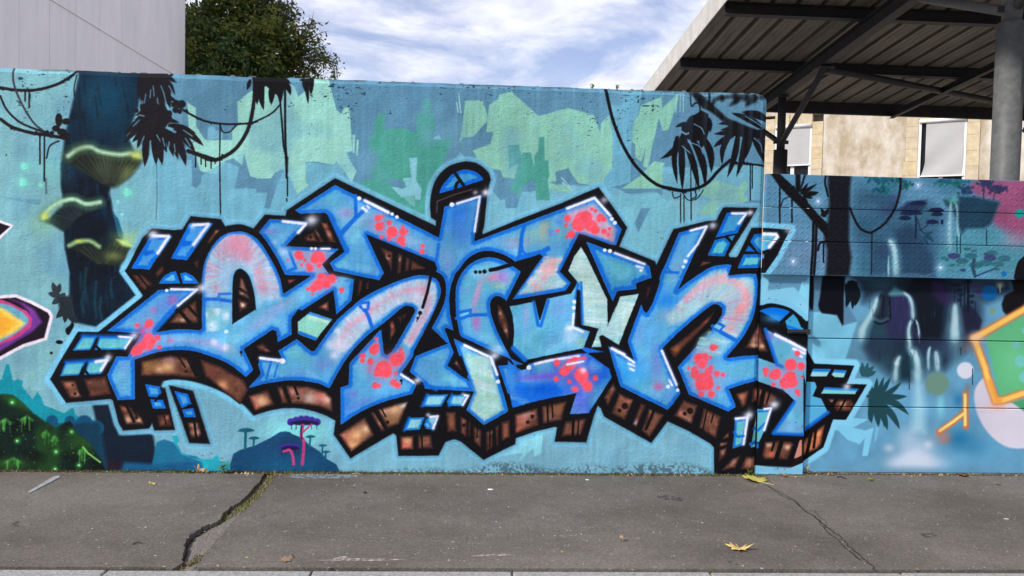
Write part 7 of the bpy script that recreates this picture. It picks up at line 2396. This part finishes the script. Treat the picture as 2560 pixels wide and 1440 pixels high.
# core and roof with curved tiles
mb = MB()
mb.box(xl0 + .02, xr0 - .02, .355, 9, 0, EAVE - .01)
mb.build('core', M_CLADI, bld)
M_TILE = [mat('clay_tile', c_, .85, .2, var=.3, vscale=6) for c_ in ((.30, .17, .10), (.36, .24, .15), (.24, .16, .11))]
mb = MB()
mb.face([(xl0 - .2, -.4, EAVE + .0), (xr0, -.4, EAVE + .0), (xr0, 9, EAVE + 2.3), (xl0 - .2, 9, EAVE + 2.3)])
mb.face([(xl0 - .2, -.4, EAVE - .06), (xl0 - .2, 9, EAVE + 2.24), (xr0, 9, EAVE + 2.24), (xr0, -.4, EAVE - .06)])
mb.build('roof_deck', M_TILE[2], bld)
tile_me = []
for mm_ in M_TILE:
    t_ = MB()
    for a_ in range(4):
        t0, t1 = math.pi * a_ / 4, math.pi * (a_ + 1) / 4
        t_.face([(-.09 * math.cos(t0), 0, .075 * math.sin(t0)), (-.09 * math.cos(t1), 0, .075 * math.sin(t1)), (-.075 * math.cos(t1), .44, .065 * math.sin(t1)), (-.075 * math.cos(t0), .44, .065 * math.sin(t0))])
    o = t_.build('roof_tile', mm_, bld, True)
    o.location = (xl0 - .1 + .2 * len(tile_me), -.42, EAVE + .012)
    o.rotation_euler = (math.atan(2.3 / 9.4), 0, 0)
    tile_me.append(o)
for r in range(6):
    for c_ in range(14):
        if r == 0 and c_ < 3:
            continue
        o = tile_me[rnd.randrange(3)].copy()
        COL.objects.link(o)
        o.parent = bld
        y = -.42 + r * .36
        o.location = (xl0 - .1 + c_ * .2 + rnd.uniform(-.012, .012), y, EAVE + .012 + (y + .42) * 2.3 / 9.4 + .01 * (r > 0))
        o.rotation_euler = (math.atan(2.3 / 9.4) - .02, 0, rnd.uniform(-.05, .05))

# ------------------------------------------------------------------ the tree beyond the wall
TY = 22.


def tp(px, py, y=TY):
    v = ray(px, py)
    return Vector(CAM + v * (y / v[1]))


base = tp(560, 500)
base.z = 0
tree = thing('leafy_tree', 'bushy dark green tree with olive tips rising between the pale building and the sky', 'tree', tuple(base))
M_BARK = mat('bark', (.10, .085, .065), .9, .15, var=.3, vscale=9)


def leafmat(name, c0, c1):
    m = bpy.data.materials.new(name)
    m.use_nodes = True
    t = m.node_tree
    b = t.nodes['Principled BSDF']
    b.inputs['Roughness'].default_value = .55
    b.inputs['Specular IOR Level'].default_value = .3
    g = nd(t, 'ShaderNodeNewGeometry')
    r = nd(t, 'ShaderNodeValToRGB')
    r.color_ramp.elements[0].color = (*c0, 1)
    r.color_ramp.elements[1].color = (*c1, 1)
    t.links.new(g.outputs['Random Per Island'], r.inputs[0])
    t.links.new(r.outputs[0], b.inputs['Base Color'])
    tr = nd(t, 'ShaderNodeBsdfTranslucent')
    t.links.new(r.outputs[0], tr.inputs[0])
    ms = nd(t, 'ShaderNodeMixShader')
    ms.inputs[0].default_value = .3
    t.links.new(b.outputs[0], ms.inputs[1])
    t.links.new(tr.outputs[0], ms.inputs[2])
    t.links.new(ms.outputs[0], t.nodes['Material Output'].inputs[0])
    return m


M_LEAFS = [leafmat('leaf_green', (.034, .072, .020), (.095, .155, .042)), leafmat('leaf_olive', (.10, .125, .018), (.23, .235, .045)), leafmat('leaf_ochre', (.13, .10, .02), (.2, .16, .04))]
rt = random.Random(21)
tmb, lmb = MB(), MB()
c0 = tp(560, 170)
trunk_top = Vector((base.x, base.y, c0.z - .6))
tmb.tube([base, base + Vector((.05, 0, 1.5)), trunk_top], [.26, .22, .16], 10)
lobes = [  # px, py, radius x (px), radius z (px), depth offset, leaves, olive share
    (520, 110, 120, 105, 0, 5200, .15), (600, 30, 110, 90, .3, 3600, .7), (655, 120, 95, 85, -.2, 3600, .55), (700, 185, 68, 60, .2, 1700, .5),
    (590, 180, 130, 80, -.4, 4000, .08), (440, 90, 110, 120, .6, 2600, .3), (545, -50, 130, 80, .2, 2200, .7), (640, 260, 130, 90, 0, 2400, .1), (480, 240, 130, 90, 0, 2200, .1), (690, 55, 45, 45, .1, 520, .6), (745, 120, 40, 36, 0, 300, .6)]
PXM = TY / FPX


def leafcard(p, size, mi):
    d = Vector((rt.gauss(0, 1), rt.gauss(0, 1), rt.gauss(-.4, .8))).normalized()
    e = d.cross(Vector((rt.gauss(0, 1), rt.gauss(0, 1), rt.gauss(0, 1)))).normalized()
    f = d.cross(e) * .12
    l, w = size, size * rt.uniform(.32, .46)
    lmb.face([p, p + d * l * .5 + e * w * .5 + f * l, p + d * l, p + d * l * .5 - e * w * .5 - f * l], mi)


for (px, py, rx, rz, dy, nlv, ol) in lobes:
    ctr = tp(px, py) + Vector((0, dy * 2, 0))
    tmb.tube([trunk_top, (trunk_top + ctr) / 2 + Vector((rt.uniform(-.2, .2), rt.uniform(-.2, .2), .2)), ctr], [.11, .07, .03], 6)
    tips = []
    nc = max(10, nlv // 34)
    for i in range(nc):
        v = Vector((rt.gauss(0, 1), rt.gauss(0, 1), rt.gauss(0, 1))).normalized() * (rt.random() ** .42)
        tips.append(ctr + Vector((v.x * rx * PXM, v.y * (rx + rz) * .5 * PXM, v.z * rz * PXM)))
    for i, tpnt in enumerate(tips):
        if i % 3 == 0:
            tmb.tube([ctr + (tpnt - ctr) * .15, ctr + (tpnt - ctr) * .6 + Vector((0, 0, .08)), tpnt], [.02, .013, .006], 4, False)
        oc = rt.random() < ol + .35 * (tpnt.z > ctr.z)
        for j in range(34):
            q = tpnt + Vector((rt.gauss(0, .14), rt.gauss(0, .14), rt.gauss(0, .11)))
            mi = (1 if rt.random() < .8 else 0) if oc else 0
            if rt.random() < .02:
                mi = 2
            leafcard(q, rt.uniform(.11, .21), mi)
# loose twigs at the right edge of the crown
twigs = [((660, 60), (700, 20), (738, 8)), ((680, 70), (720, 40), (742, 48)), ((690, 90), (735, 75), (790, 50)), ((720, 110), (760, 90), (792, 62)), ((720, 120), (765, 105), (788, 95)), ((740, 150), (790, 145), (822, 165), (832, 186)), ((740, 160), (780, 172), (800, 185)), ((640, 30), (665, -5), (690, -40)),
         ((640, 40), (680, 20), (712, -10)), ((745, 140), (775, 125), (806, 118)), ((735, 170), (770, 190), (790, 205)), ((600, 0), (640, -20), (660, -50)), ((670, 80), (705, 45), (700, 10)), ((750, 150), (800, 140), (826, 142))]
for tw in twigs:
    for kx in range(3):
        pts = [tp(x + rt.uniform(-9, 9) * i, y + rt.uniform(-9, 9) * i, TY + rt.uniform(-.4, .4)) for i, (x, y) in enumerate(tw)]
        tmb.tube(pts, [.02 - .013 * i / (len(pts) - 1) for i in range(len(pts))], 4, False)
        for a, b in zip(pts, pts[1:]):
            for j in range(26):
                q = a + (b - a) * rt.random()
                side = Vector((rt.gauss(0, .11), rt.gauss(0, .11), rt.gauss(-.02, .10)))
                if rt.random() < .45:
                    tmb.tube([q, q + side], [.006, .004], 3, False)
                leafcard(q + side, rt.uniform(.08, .15), 1 if rt.random() < .55 else 0)
    for j in range(4):
        e_ = pts[-1]
        tmb.tube([e_, e_ + Vector((rt.gauss(.05, .12), 0, rt.gauss(.08, .12)))], [.007, .003], 3, False)
for o in (tmb.build('trunk', M_BARK), lmb.build('crown', M_LEAFS)):
    o.data.transform(Matrix.Translation(-base))
    o.parent = tree

# ------------------------------------------------------------------ moss and dirt along the foot of the wall, tufts in the crack
def blade(mb, p, h, lean, w, mi=0):
    a = rnd.uniform(0, 6.28)
    s = Vector((math.cos(a), math.sin(a), 0)) * w
    t = Vector((rnd.gauss(0, lean), rnd.gauss(0, lean), 1)).normalized() * h
    p = Vector(p)
    mb.face([p - s, p + s, p + t * .6 + s * .5 + Vector((0, 0, 0)), p + t], mi)


def clod(mb, p, r, mi=0):
    p = Vector(p)
    v = [Vector((rnd.uniform(.6, 1) * math.cos(t), rnd.uniform(.6, 1) * math.sin(t), -.2)) * r for t in (0, 1.3, 2.5, 3.8, 5.0)]
    top = Vector((rnd.uniform(-.3, .3), rnd.uniform(-.3, .3), rnd.uniform(.5, .9))) * r
    for i in range(5):
        mb.face([p + v[i], p + v[(i + 1) % 5], p + top], mi)


M_MOSS = [mat('moss_green', (.10, .125, .03), .95, .1, var=.4, vscale=30), mat('moss_brown', (.085, .062, .035), .95, .1, var=.4, vscale=30), mat('litter_tan', (.30, .22, .13), .9, .1, var=.3, vscale=30)]
mb = MB()
for pa, pb, d in ((-200, 1904, 0.), (1906, 2012, D_POST), (2015, 2620, D_LOW)):
    n_ = int((pb - pa) / 6)
    pv = None
    for i in range(n_ + 1):
        u = wall_hit(0)(pa + (pb - pa) * i / n_, 1182)[0]
        w = rnd.uniform(.012, .034) * (1 if d == 0 else .6)
        cu = (WP(u, d + .01, .0035), WP(u, d - w, .0025))
        if pv:
            mb.face([pv[1], cu[1], cu[0], pv[0]], 1)
        pv = cu
for i in range(5200):
    px = rnd.uniform(-150, 2600)
    green = .2 + (.55 if 250 < px < 480 else 0) + (.25 if 1750 < px < 1900 else 0) + (.2 if 990 < px < 1080 else 0)
    d = D_LOW if px > 2013 else D_POST if px > 1905 else 0
    if px > 2013 and rnd.random() < .6:
        continue
    if px > 1905 and px < 2013 and rnd.random() < .8:
        continue
    u = wall_hit(0)(px, 1180)[0]
    p = WP(u, d - abs(rnd.gauss(0, .010)) - .003, 0)
    mi = 0 if rnd.random() < green else (2 if rnd.random() < .12 else 1)
    if rnd.random() < .45:
        blade(mb, p, rnd.uniform(.010, .034) * (1.2 if mi == 0 else .9), .6, .003, mi)
    else:
        clod(mb, p, rnd.uniform(.007, .020), mi)
tag(mb.build('moss_strip', M_MOSS), 'thin strip of moss and litter along the foot of the painted wall', 'moss', None, 'stuff')
mb = MB()
for i in range(900):
    px = rnd.uniform(0, 2560)
    if rnd.random() < .5 and not (300 < px < 460):
        continue
    s_ = (ground(px, 1422) - seamL) @ sd_
    p = seamL + sd_ * s_ + kn * (.006 + rnd.gauss(0, .003)) + np.array([0, 0, -.012])
    if rnd.random() < .5:
        blade(mb, p, rnd.uniform(.008, .024), .6, .002, 0 if rnd.random() < .5 else 1)
    else:
        clod(mb, p, rnd.uniform(.004, .009), 1)
tag(mb.build('kerb_joint_moss', M_MOSS), 'moss and dirt in the joint between pavement and kerb stones', 'moss', None, 'stuff')
mb = MB()
for i in range(3300):
    t = rnd.random() ** .9 * .37 if i < 2900 else rnd.uniform(.86, .99)
    a, b = lefte[int(t * (len(lefte) - 1))], righte[int(t * .95 * (len(righte) - 1))]
    s_ = rnd.uniform(.02, .98)
    p = a + (b - a) * s_ + np.array([rnd.gauss(0, .004), rnd.gauss(0, .004), -.036 + .03 * s_])
    edge_ = t > .30 or s_ > .8
    mi = 0 if rnd.random() < (.12 if t > .5 else .50 if edge_ else .10) else (2 if rnd.random() < .4 else 1)
    if rnd.random() < .75:
        blade(mb, p, rnd.uniform(.012, .036) * (1.1 if mi == 0 else 1), 1.2, .0036, mi)
    else:
        clod(mb, p, rnd.uniform(.005, .013), mi)
tag(mb.build('crack_grass', [mat('crack_grass_green', (.16, .20, .045), .9, .1, var=.3, vscale=40), M_MOSS[1], mat('dry_grass', (.28, .20, .10), .9, .1, var=.3, vscale=40)]), 'green and dry grass growing in the upper end of the pavement crack', 'grass', None, 'stuff')

mb = MB()
for i in range(230):
    if i < 150:
        px = rnd.uniform(-100, 2600)
        u = wall_hit(0)(px, 1182)[0]
        p = WP(u, -abs(rnd.gauss(.0, .05)) - .012 + (D_LOW if px > 2015 else 0), .001)
    elif i < 190:
        p = seamL + sd_ * rnd.uniform(0, 5.2) + kn * abs(rnd.gauss(.01, .04)) + np.array([0, 0, .001])
    else:
        p = ground(rnd.uniform(0, 2560), rnd.uniform(1195, 1415)) + np.array([0, 0, .001])
    r_ = rnd.uniform(.005, .016)
    a = rnd.uniform(0, 6.28)
    e_, f_ = Vector((math.cos(a), math.sin(a), rnd.uniform(0, .5))) * r_, Vector((-math.sin(a), math.cos(a), rnd.uniform(-.2, .6))) * r_ * rnd.uniform(.3, .8)
    p = Vector(p)
    mz = max(0, -min(0, e_.z, (e_ * .5 + f_).z, (e_ * .4 - f_ * .7).z))
    p.z += mz
    mb.face([p, p + e_ * .5 + f_, p + e_, p + e_ * .4 - f_ * .7], (0, 1, 2, 2, 1)[rnd.randrange(5)])
tag(mb.build('leaf_litter', [mat('litter_yellow', (.42, .33, .10), .8, .2), mat('litter_brown', (.16, .09, .045), .85, .2), mat('litter_straw', (.38, .28, .17), .85, .2)]), 'scattered crumbs of dry leaf along the wall foot and kerb', 'leaf litter', None, 'stuff')

# small weeds: each a rosette of stems and leaves
M_WEED = leafmat('weed_leaf', (.20, .28, .05), (.32, .38, .09))


def weed(px, py, h, n, label, d=-.03, w=.02):
    u = wall_hit(0)(px, py)[0]
    p = WP(u, d, 0)
    root = thing('weed', label, 'weed', tuple(p), 0)
    st, lf = MB(), MB()
    for i in range(n):
        a = rnd.uniform(0, 6.28)
        t = Vector((math.cos(a) * rnd.uniform(.1, .6), -abs(math.sin(a)) * .3, 1)).normalized()
        hh = h * rnd.uniform(.5, 1)
        st.tube([(0, 0, 0), tuple(t * hh * .5), tuple(t * hh + Vector((0, 0, -.1 * hh)))], [.0022, .0016, .001], 4, False)
        for j in range(5):
            q = t * hh * (.35 + .16 * j)
            b = rnd.uniform(0, 6.28)
            e_ = Vector((math.cos(b), -abs(math.sin(b)) * .6, rnd.uniform(.1, .7))).normalized()
            s_ = e_.cross(Vector((0, 0, 1))).normalized()
            L = rnd.uniform(.6, 1.2) * w
            lf.face([tuple(q), tuple(q + e_ * L * .5 + s_ * L * .3), tuple(q + e_ * L), tuple(q + e_ * L * .5 - s_ * L * .3)])
    st.build('stem', M_WEED, root)
    lf.build('foliage', M_WEED, root)
    return root


weed(563, 1180, .12, 6, 'upright green weed at the wall foot beside the painted blue mountain', w=.045)
weed(1869, 1186, .055, 8, 'low green weed behind the big yellow leaf at the end of the plastered wall', w=.026)
weed(478, 1180, .025, 6, 'tiny green sprout left of the curled brown leaf at the wall foot', w=.02)
tiny = [(1483, 214), (1546, 217)]
for (px, py), lb_ in zip(tiny, ('tiny dry sprout on top of the wall, the left of two', 'tiny olive tuft on top of the wall, the right of two')):
    r_ = weed(px, py, .045, 6, lb_, .05, .014)
    r_.location.z = WALL_H

# ------------------------------------------------------------------ fallen leaves and litter
def planeleaf(name, px, py, size, rot, cols, label, curl=.25, tilt=(0, 0), stem=.5, asp=1., z=.002):
    """a lobed plane-tree leaf, cupped, with its stalk"""
    p = ground(px, py)
    root = thing(name, label, 'leaf', (p[0], p[1], z))
    out_ = []
    lob = [(-90, .10), (-60, .42), (-38, .72), (-25, .50), (-10, .62), (8, .98), (20, .66), (32, .52), (45, .72), (62, .95), (72, .74), (82, .78), (90, 1.12)]
    for a, r in lob:
        out_.append((math.radians(a), r))
    for a, r in lob[-2:0:-1]:
        out_.append((math.pi - math.radians(a), r))
    m_ = MB()
    ring0 = []
    for a, r in out_:
        r *= rnd.uniform(.9, 1.08)
        x, y = math.cos(a) * r * .62 * asp, math.sin(a) * r * .62
        ring0.append((x, y))
    def P(x, y, s):
        q = math.hypot(x * s, y * s)
        zz = curl * (q ** 2) * .8 + curl * .35 * math.sin(x * s * 7 + y * s * 4) * q + abs(x * s) * curl * .5
        v = Vector((x * s, y * s, zz)) * size
        v = Matrix.Rotation(rot, 3, 'Z') @ (Matrix.Rotation(tilt[0], 3, 'X') @ Matrix.Rotation(tilt[1], 3, 'Y') @ v)
        return v
    n_ = len(ring0)
    vs_ = [P(0, 0, 0)] + [P(x, y, .5) for x, y in ring0] + [P(x, y, 1) for x, y in ring0]
    mz = min(v.z for v in vs_)
    m_.v = [(v.x, v.y, v.z - mz) for v in vs_]
    for i in range(n_):
        j = (i + 1) % n_
        m_.f.append((0, 1 + i, 1 + j))
        m_.f.append((1 + i, 1 + n_ + i, 1 + n_ + j, 1 + j))
        m_.mi += [0, 0]
    mm_ = mat('leaf_' + name, cols[0], .7, .25, col2=cols[1], vscale=1.6 / size)
    o = m_.build('blade', mm_, root, True)
    so = o.modifiers.new('thick', 'SOLIDIFY')
    so.thickness = .0012
    b0 = P(0, -.06, 1)
    b1 = P(.04, -.5 * stem - .1, 1)
    b2 = P(.12, -1.0 * stem - .1, 1)
    m_ = MB()
    m_.tube([(b0.x, b0.y, b0.z - mz + .001), (b1.x, b1.y, max(.002, (b1.z - mz) * .3)), (b2.x, b2.y, .002)], [.0016 * (1 + size * 4), .0013 * (1 + size * 4), .001 * (1 + size * 4)], 5)
    m_.build('stalk', mat('stalk', cols[1], .8, .2), root)
    return root


YEL = ((.42, .36, .07), (.55, .48, .12))
OCH = ((.55, .36, .10), (.62, .48, .20))
BRN = ((.20, .10, .045), (.34, .20, .10))
TAN = ((.36, .22, .11), (.48, .33, .18))
planeleaf('fallen_leaf', 1892, 1203, .165, .6, YEL, 'large yellow green plane leaf at the foot of the wall beside the gate post', .22, (.1, .1), .7, 1.35)
planeleaf('fallen_leaf', 1846, 1372, .098, 2.9, OCH, 'ochre yellow plane leaf lying alone on the front of the pavement', .35, (0, 0), .5, 1.35)
planeleaf('fallen_leaf', 381, 1212, .05, 1.2, ((.5, .4, .12), (.62, .52, .2)), 'small pale yellow leaf on the pavement in front of the painted trunk', .5, (.3, .2), .3)
planeleaf('fallen_leaf', 500, 1181, .075, .3, TAN, 'curled tan leaf leaning on the wall foot left of the upright weed', .9, (.7, .2), .2)
planeleaf('fallen_leaf', 516, 1184, .05, 1.9, ((.42, .27, .15), (.5, .36, .22)), 'small pinkish tan leaf just right of the curled tan one', .8, (.5, 0), .2)
planeleaf('fallen_leaf', 575, 1183, .05, 2.4, BRN, 'small rust brown leaf right beside the upright weed', .8, (.5, .3), .2)
planeleaf('fallen_leaf', 2019, 1183, .105, .4, ((.30, .20, .06), (.42, .32, .10)), 'big curled olive brown leaf in the corner of post and gate', .9, (.8, .3), .2)
planeleaf('fallen_leaf', 1963, 1192, .075, 1.4, ((.36, .20, .08), (.46, .30, .14)), 'rusty leaf with a long stalk in front of the gate post', .6, (.2, .2), 1.6)
planeleaf('fallen_leaf', 2078, 1189, .05, .9, BRN, 'crumpled brown leaf at the gate under the pale blue painted shard', .9, (.4, .3), .3)
planeleaf('fallen_leaf', 2181, 1204, .06, 1.7, ((.22, .24, .05), (.34, .32, .09)), 'thin green leaf sliver on the pavement before the painted waterfall', .3, (.2, .9), .4, .5)
planeleaf('fallen_leaf', 2411, 1191, .085, 1.5, BRN, 'flat rust brown leaf against the gate under the pale pink disc', .35, (.1, .2), .3, 1.2)
planeleaf('fallen_leaf', 2497, 1214, .055, 1.3, ((.30, .17, .08), (.36, .24, .14)), 'thin tan leaf with a stalk near the right end of the pavement', .4, (.2, .8), 1.2, .5)
planeleaf('fallen_leaf', 1558, 1354, .05, 2.2, ((.30, .22, .13), (.42, .33, .22)), 'dry curled leaf with a stalk on the open middle of the pavement', .9, (.6, .5), 1.0, .8)
planeleaf('fallen_leaf', 722, 1398, .075, 1.5, ((.20, .13, .08), (.30, .20, .13)), 'trodden flat brown leaf right of the wide crack', .08, (0, 0), .3, 1.3)


def twig(px, py, px2, py2, r, label, colr=(.03, .025, .02)):
    a, b = ground(px, py), ground(px2, py2)
    m_ = MB()
    mid = (a + b) / 2 + np.array([0, .012, .006])
    a0 = a.copy()
    m_.tube([(0, 0, r), tuple(mid - a0 + np.array([0, 0, r])), tuple(b - a0 + np.array([0, 0, r]))], [r, r * .9, r * .5], 6)
    o = m_.build('twig', mat('twig_bark', colr, .9, .1), loc=(a0[0], a0[1], .0005), smooth=True)
    tag(o, label, 'twig')


twig(2092, 1194, 2116, 1198, .004, 'short black twig on the pavement before the gate')
twig(331, 1362, 356, 1360, .003, 'thin dark stick lying left of the wide crack')
twig(880, 1186, 906, 1188, .003, 'pale straw stick at the wall foot right of the painted mountain', (.4, .3, .18))
for i, (px, py, s_, lb_) in enumerate([(1226, 1224, .022, 'white paper scrap on the pavement below the deep blue lettering'), (1468, 1200, .014, 'small white chip near the wall, middle of the pavement'), (2517, 1298, .018, 'pale green chip near the right edge of the pavement'), (913, 1233, .012, 'dark pebble in front of the painted mountain')]):
    p = ground(px, py)
    m_ = MB()
    pts = [(math.cos(t) * s_ * rnd.uniform(.7, 1.1), math.sin(t) * s_ * .7 * rnd.uniform(.7, 1.1)) for t in (0, .9, 2, 3, 4.1, 5.2)]
    m_.prism(pts, 0, .002 if i < 3 else .008)
    o = m_.build('paper_scrap' if i < 2 else 'paint_chip' if i == 2 else 'pebble', mat('scrap', ((.8, .8, .8), (.8, .8, .8), (.4, .52, .5), (.03, .03, .03))[i], .8, .2), loc=(p[0], p[1], .001))
    tag(o, lb_, ('scrap', 'scrap', 'chip', 'pebble')[i])
for i, (px, py) in enumerate([(604, 1184), (614, 1184), (622, 1185), (632, 1185), (590, 1184)]):
    p = ground(px, py)
    m_ = MB()
    clod(m_, (0, 0, .003), rnd.uniform(.012, .018))
    o = m_.build('gravel_stone', mat('gravel', (.42, .31, .19), .9, .2), loc=(p[0], p[1], 0))
    tag(o, ('second', 'third', 'fourth', 'rightmost', 'leftmost')[i] + ' of the five tan stones in a row at the wall foot', 'stone', 'tan stones at the wall foot')
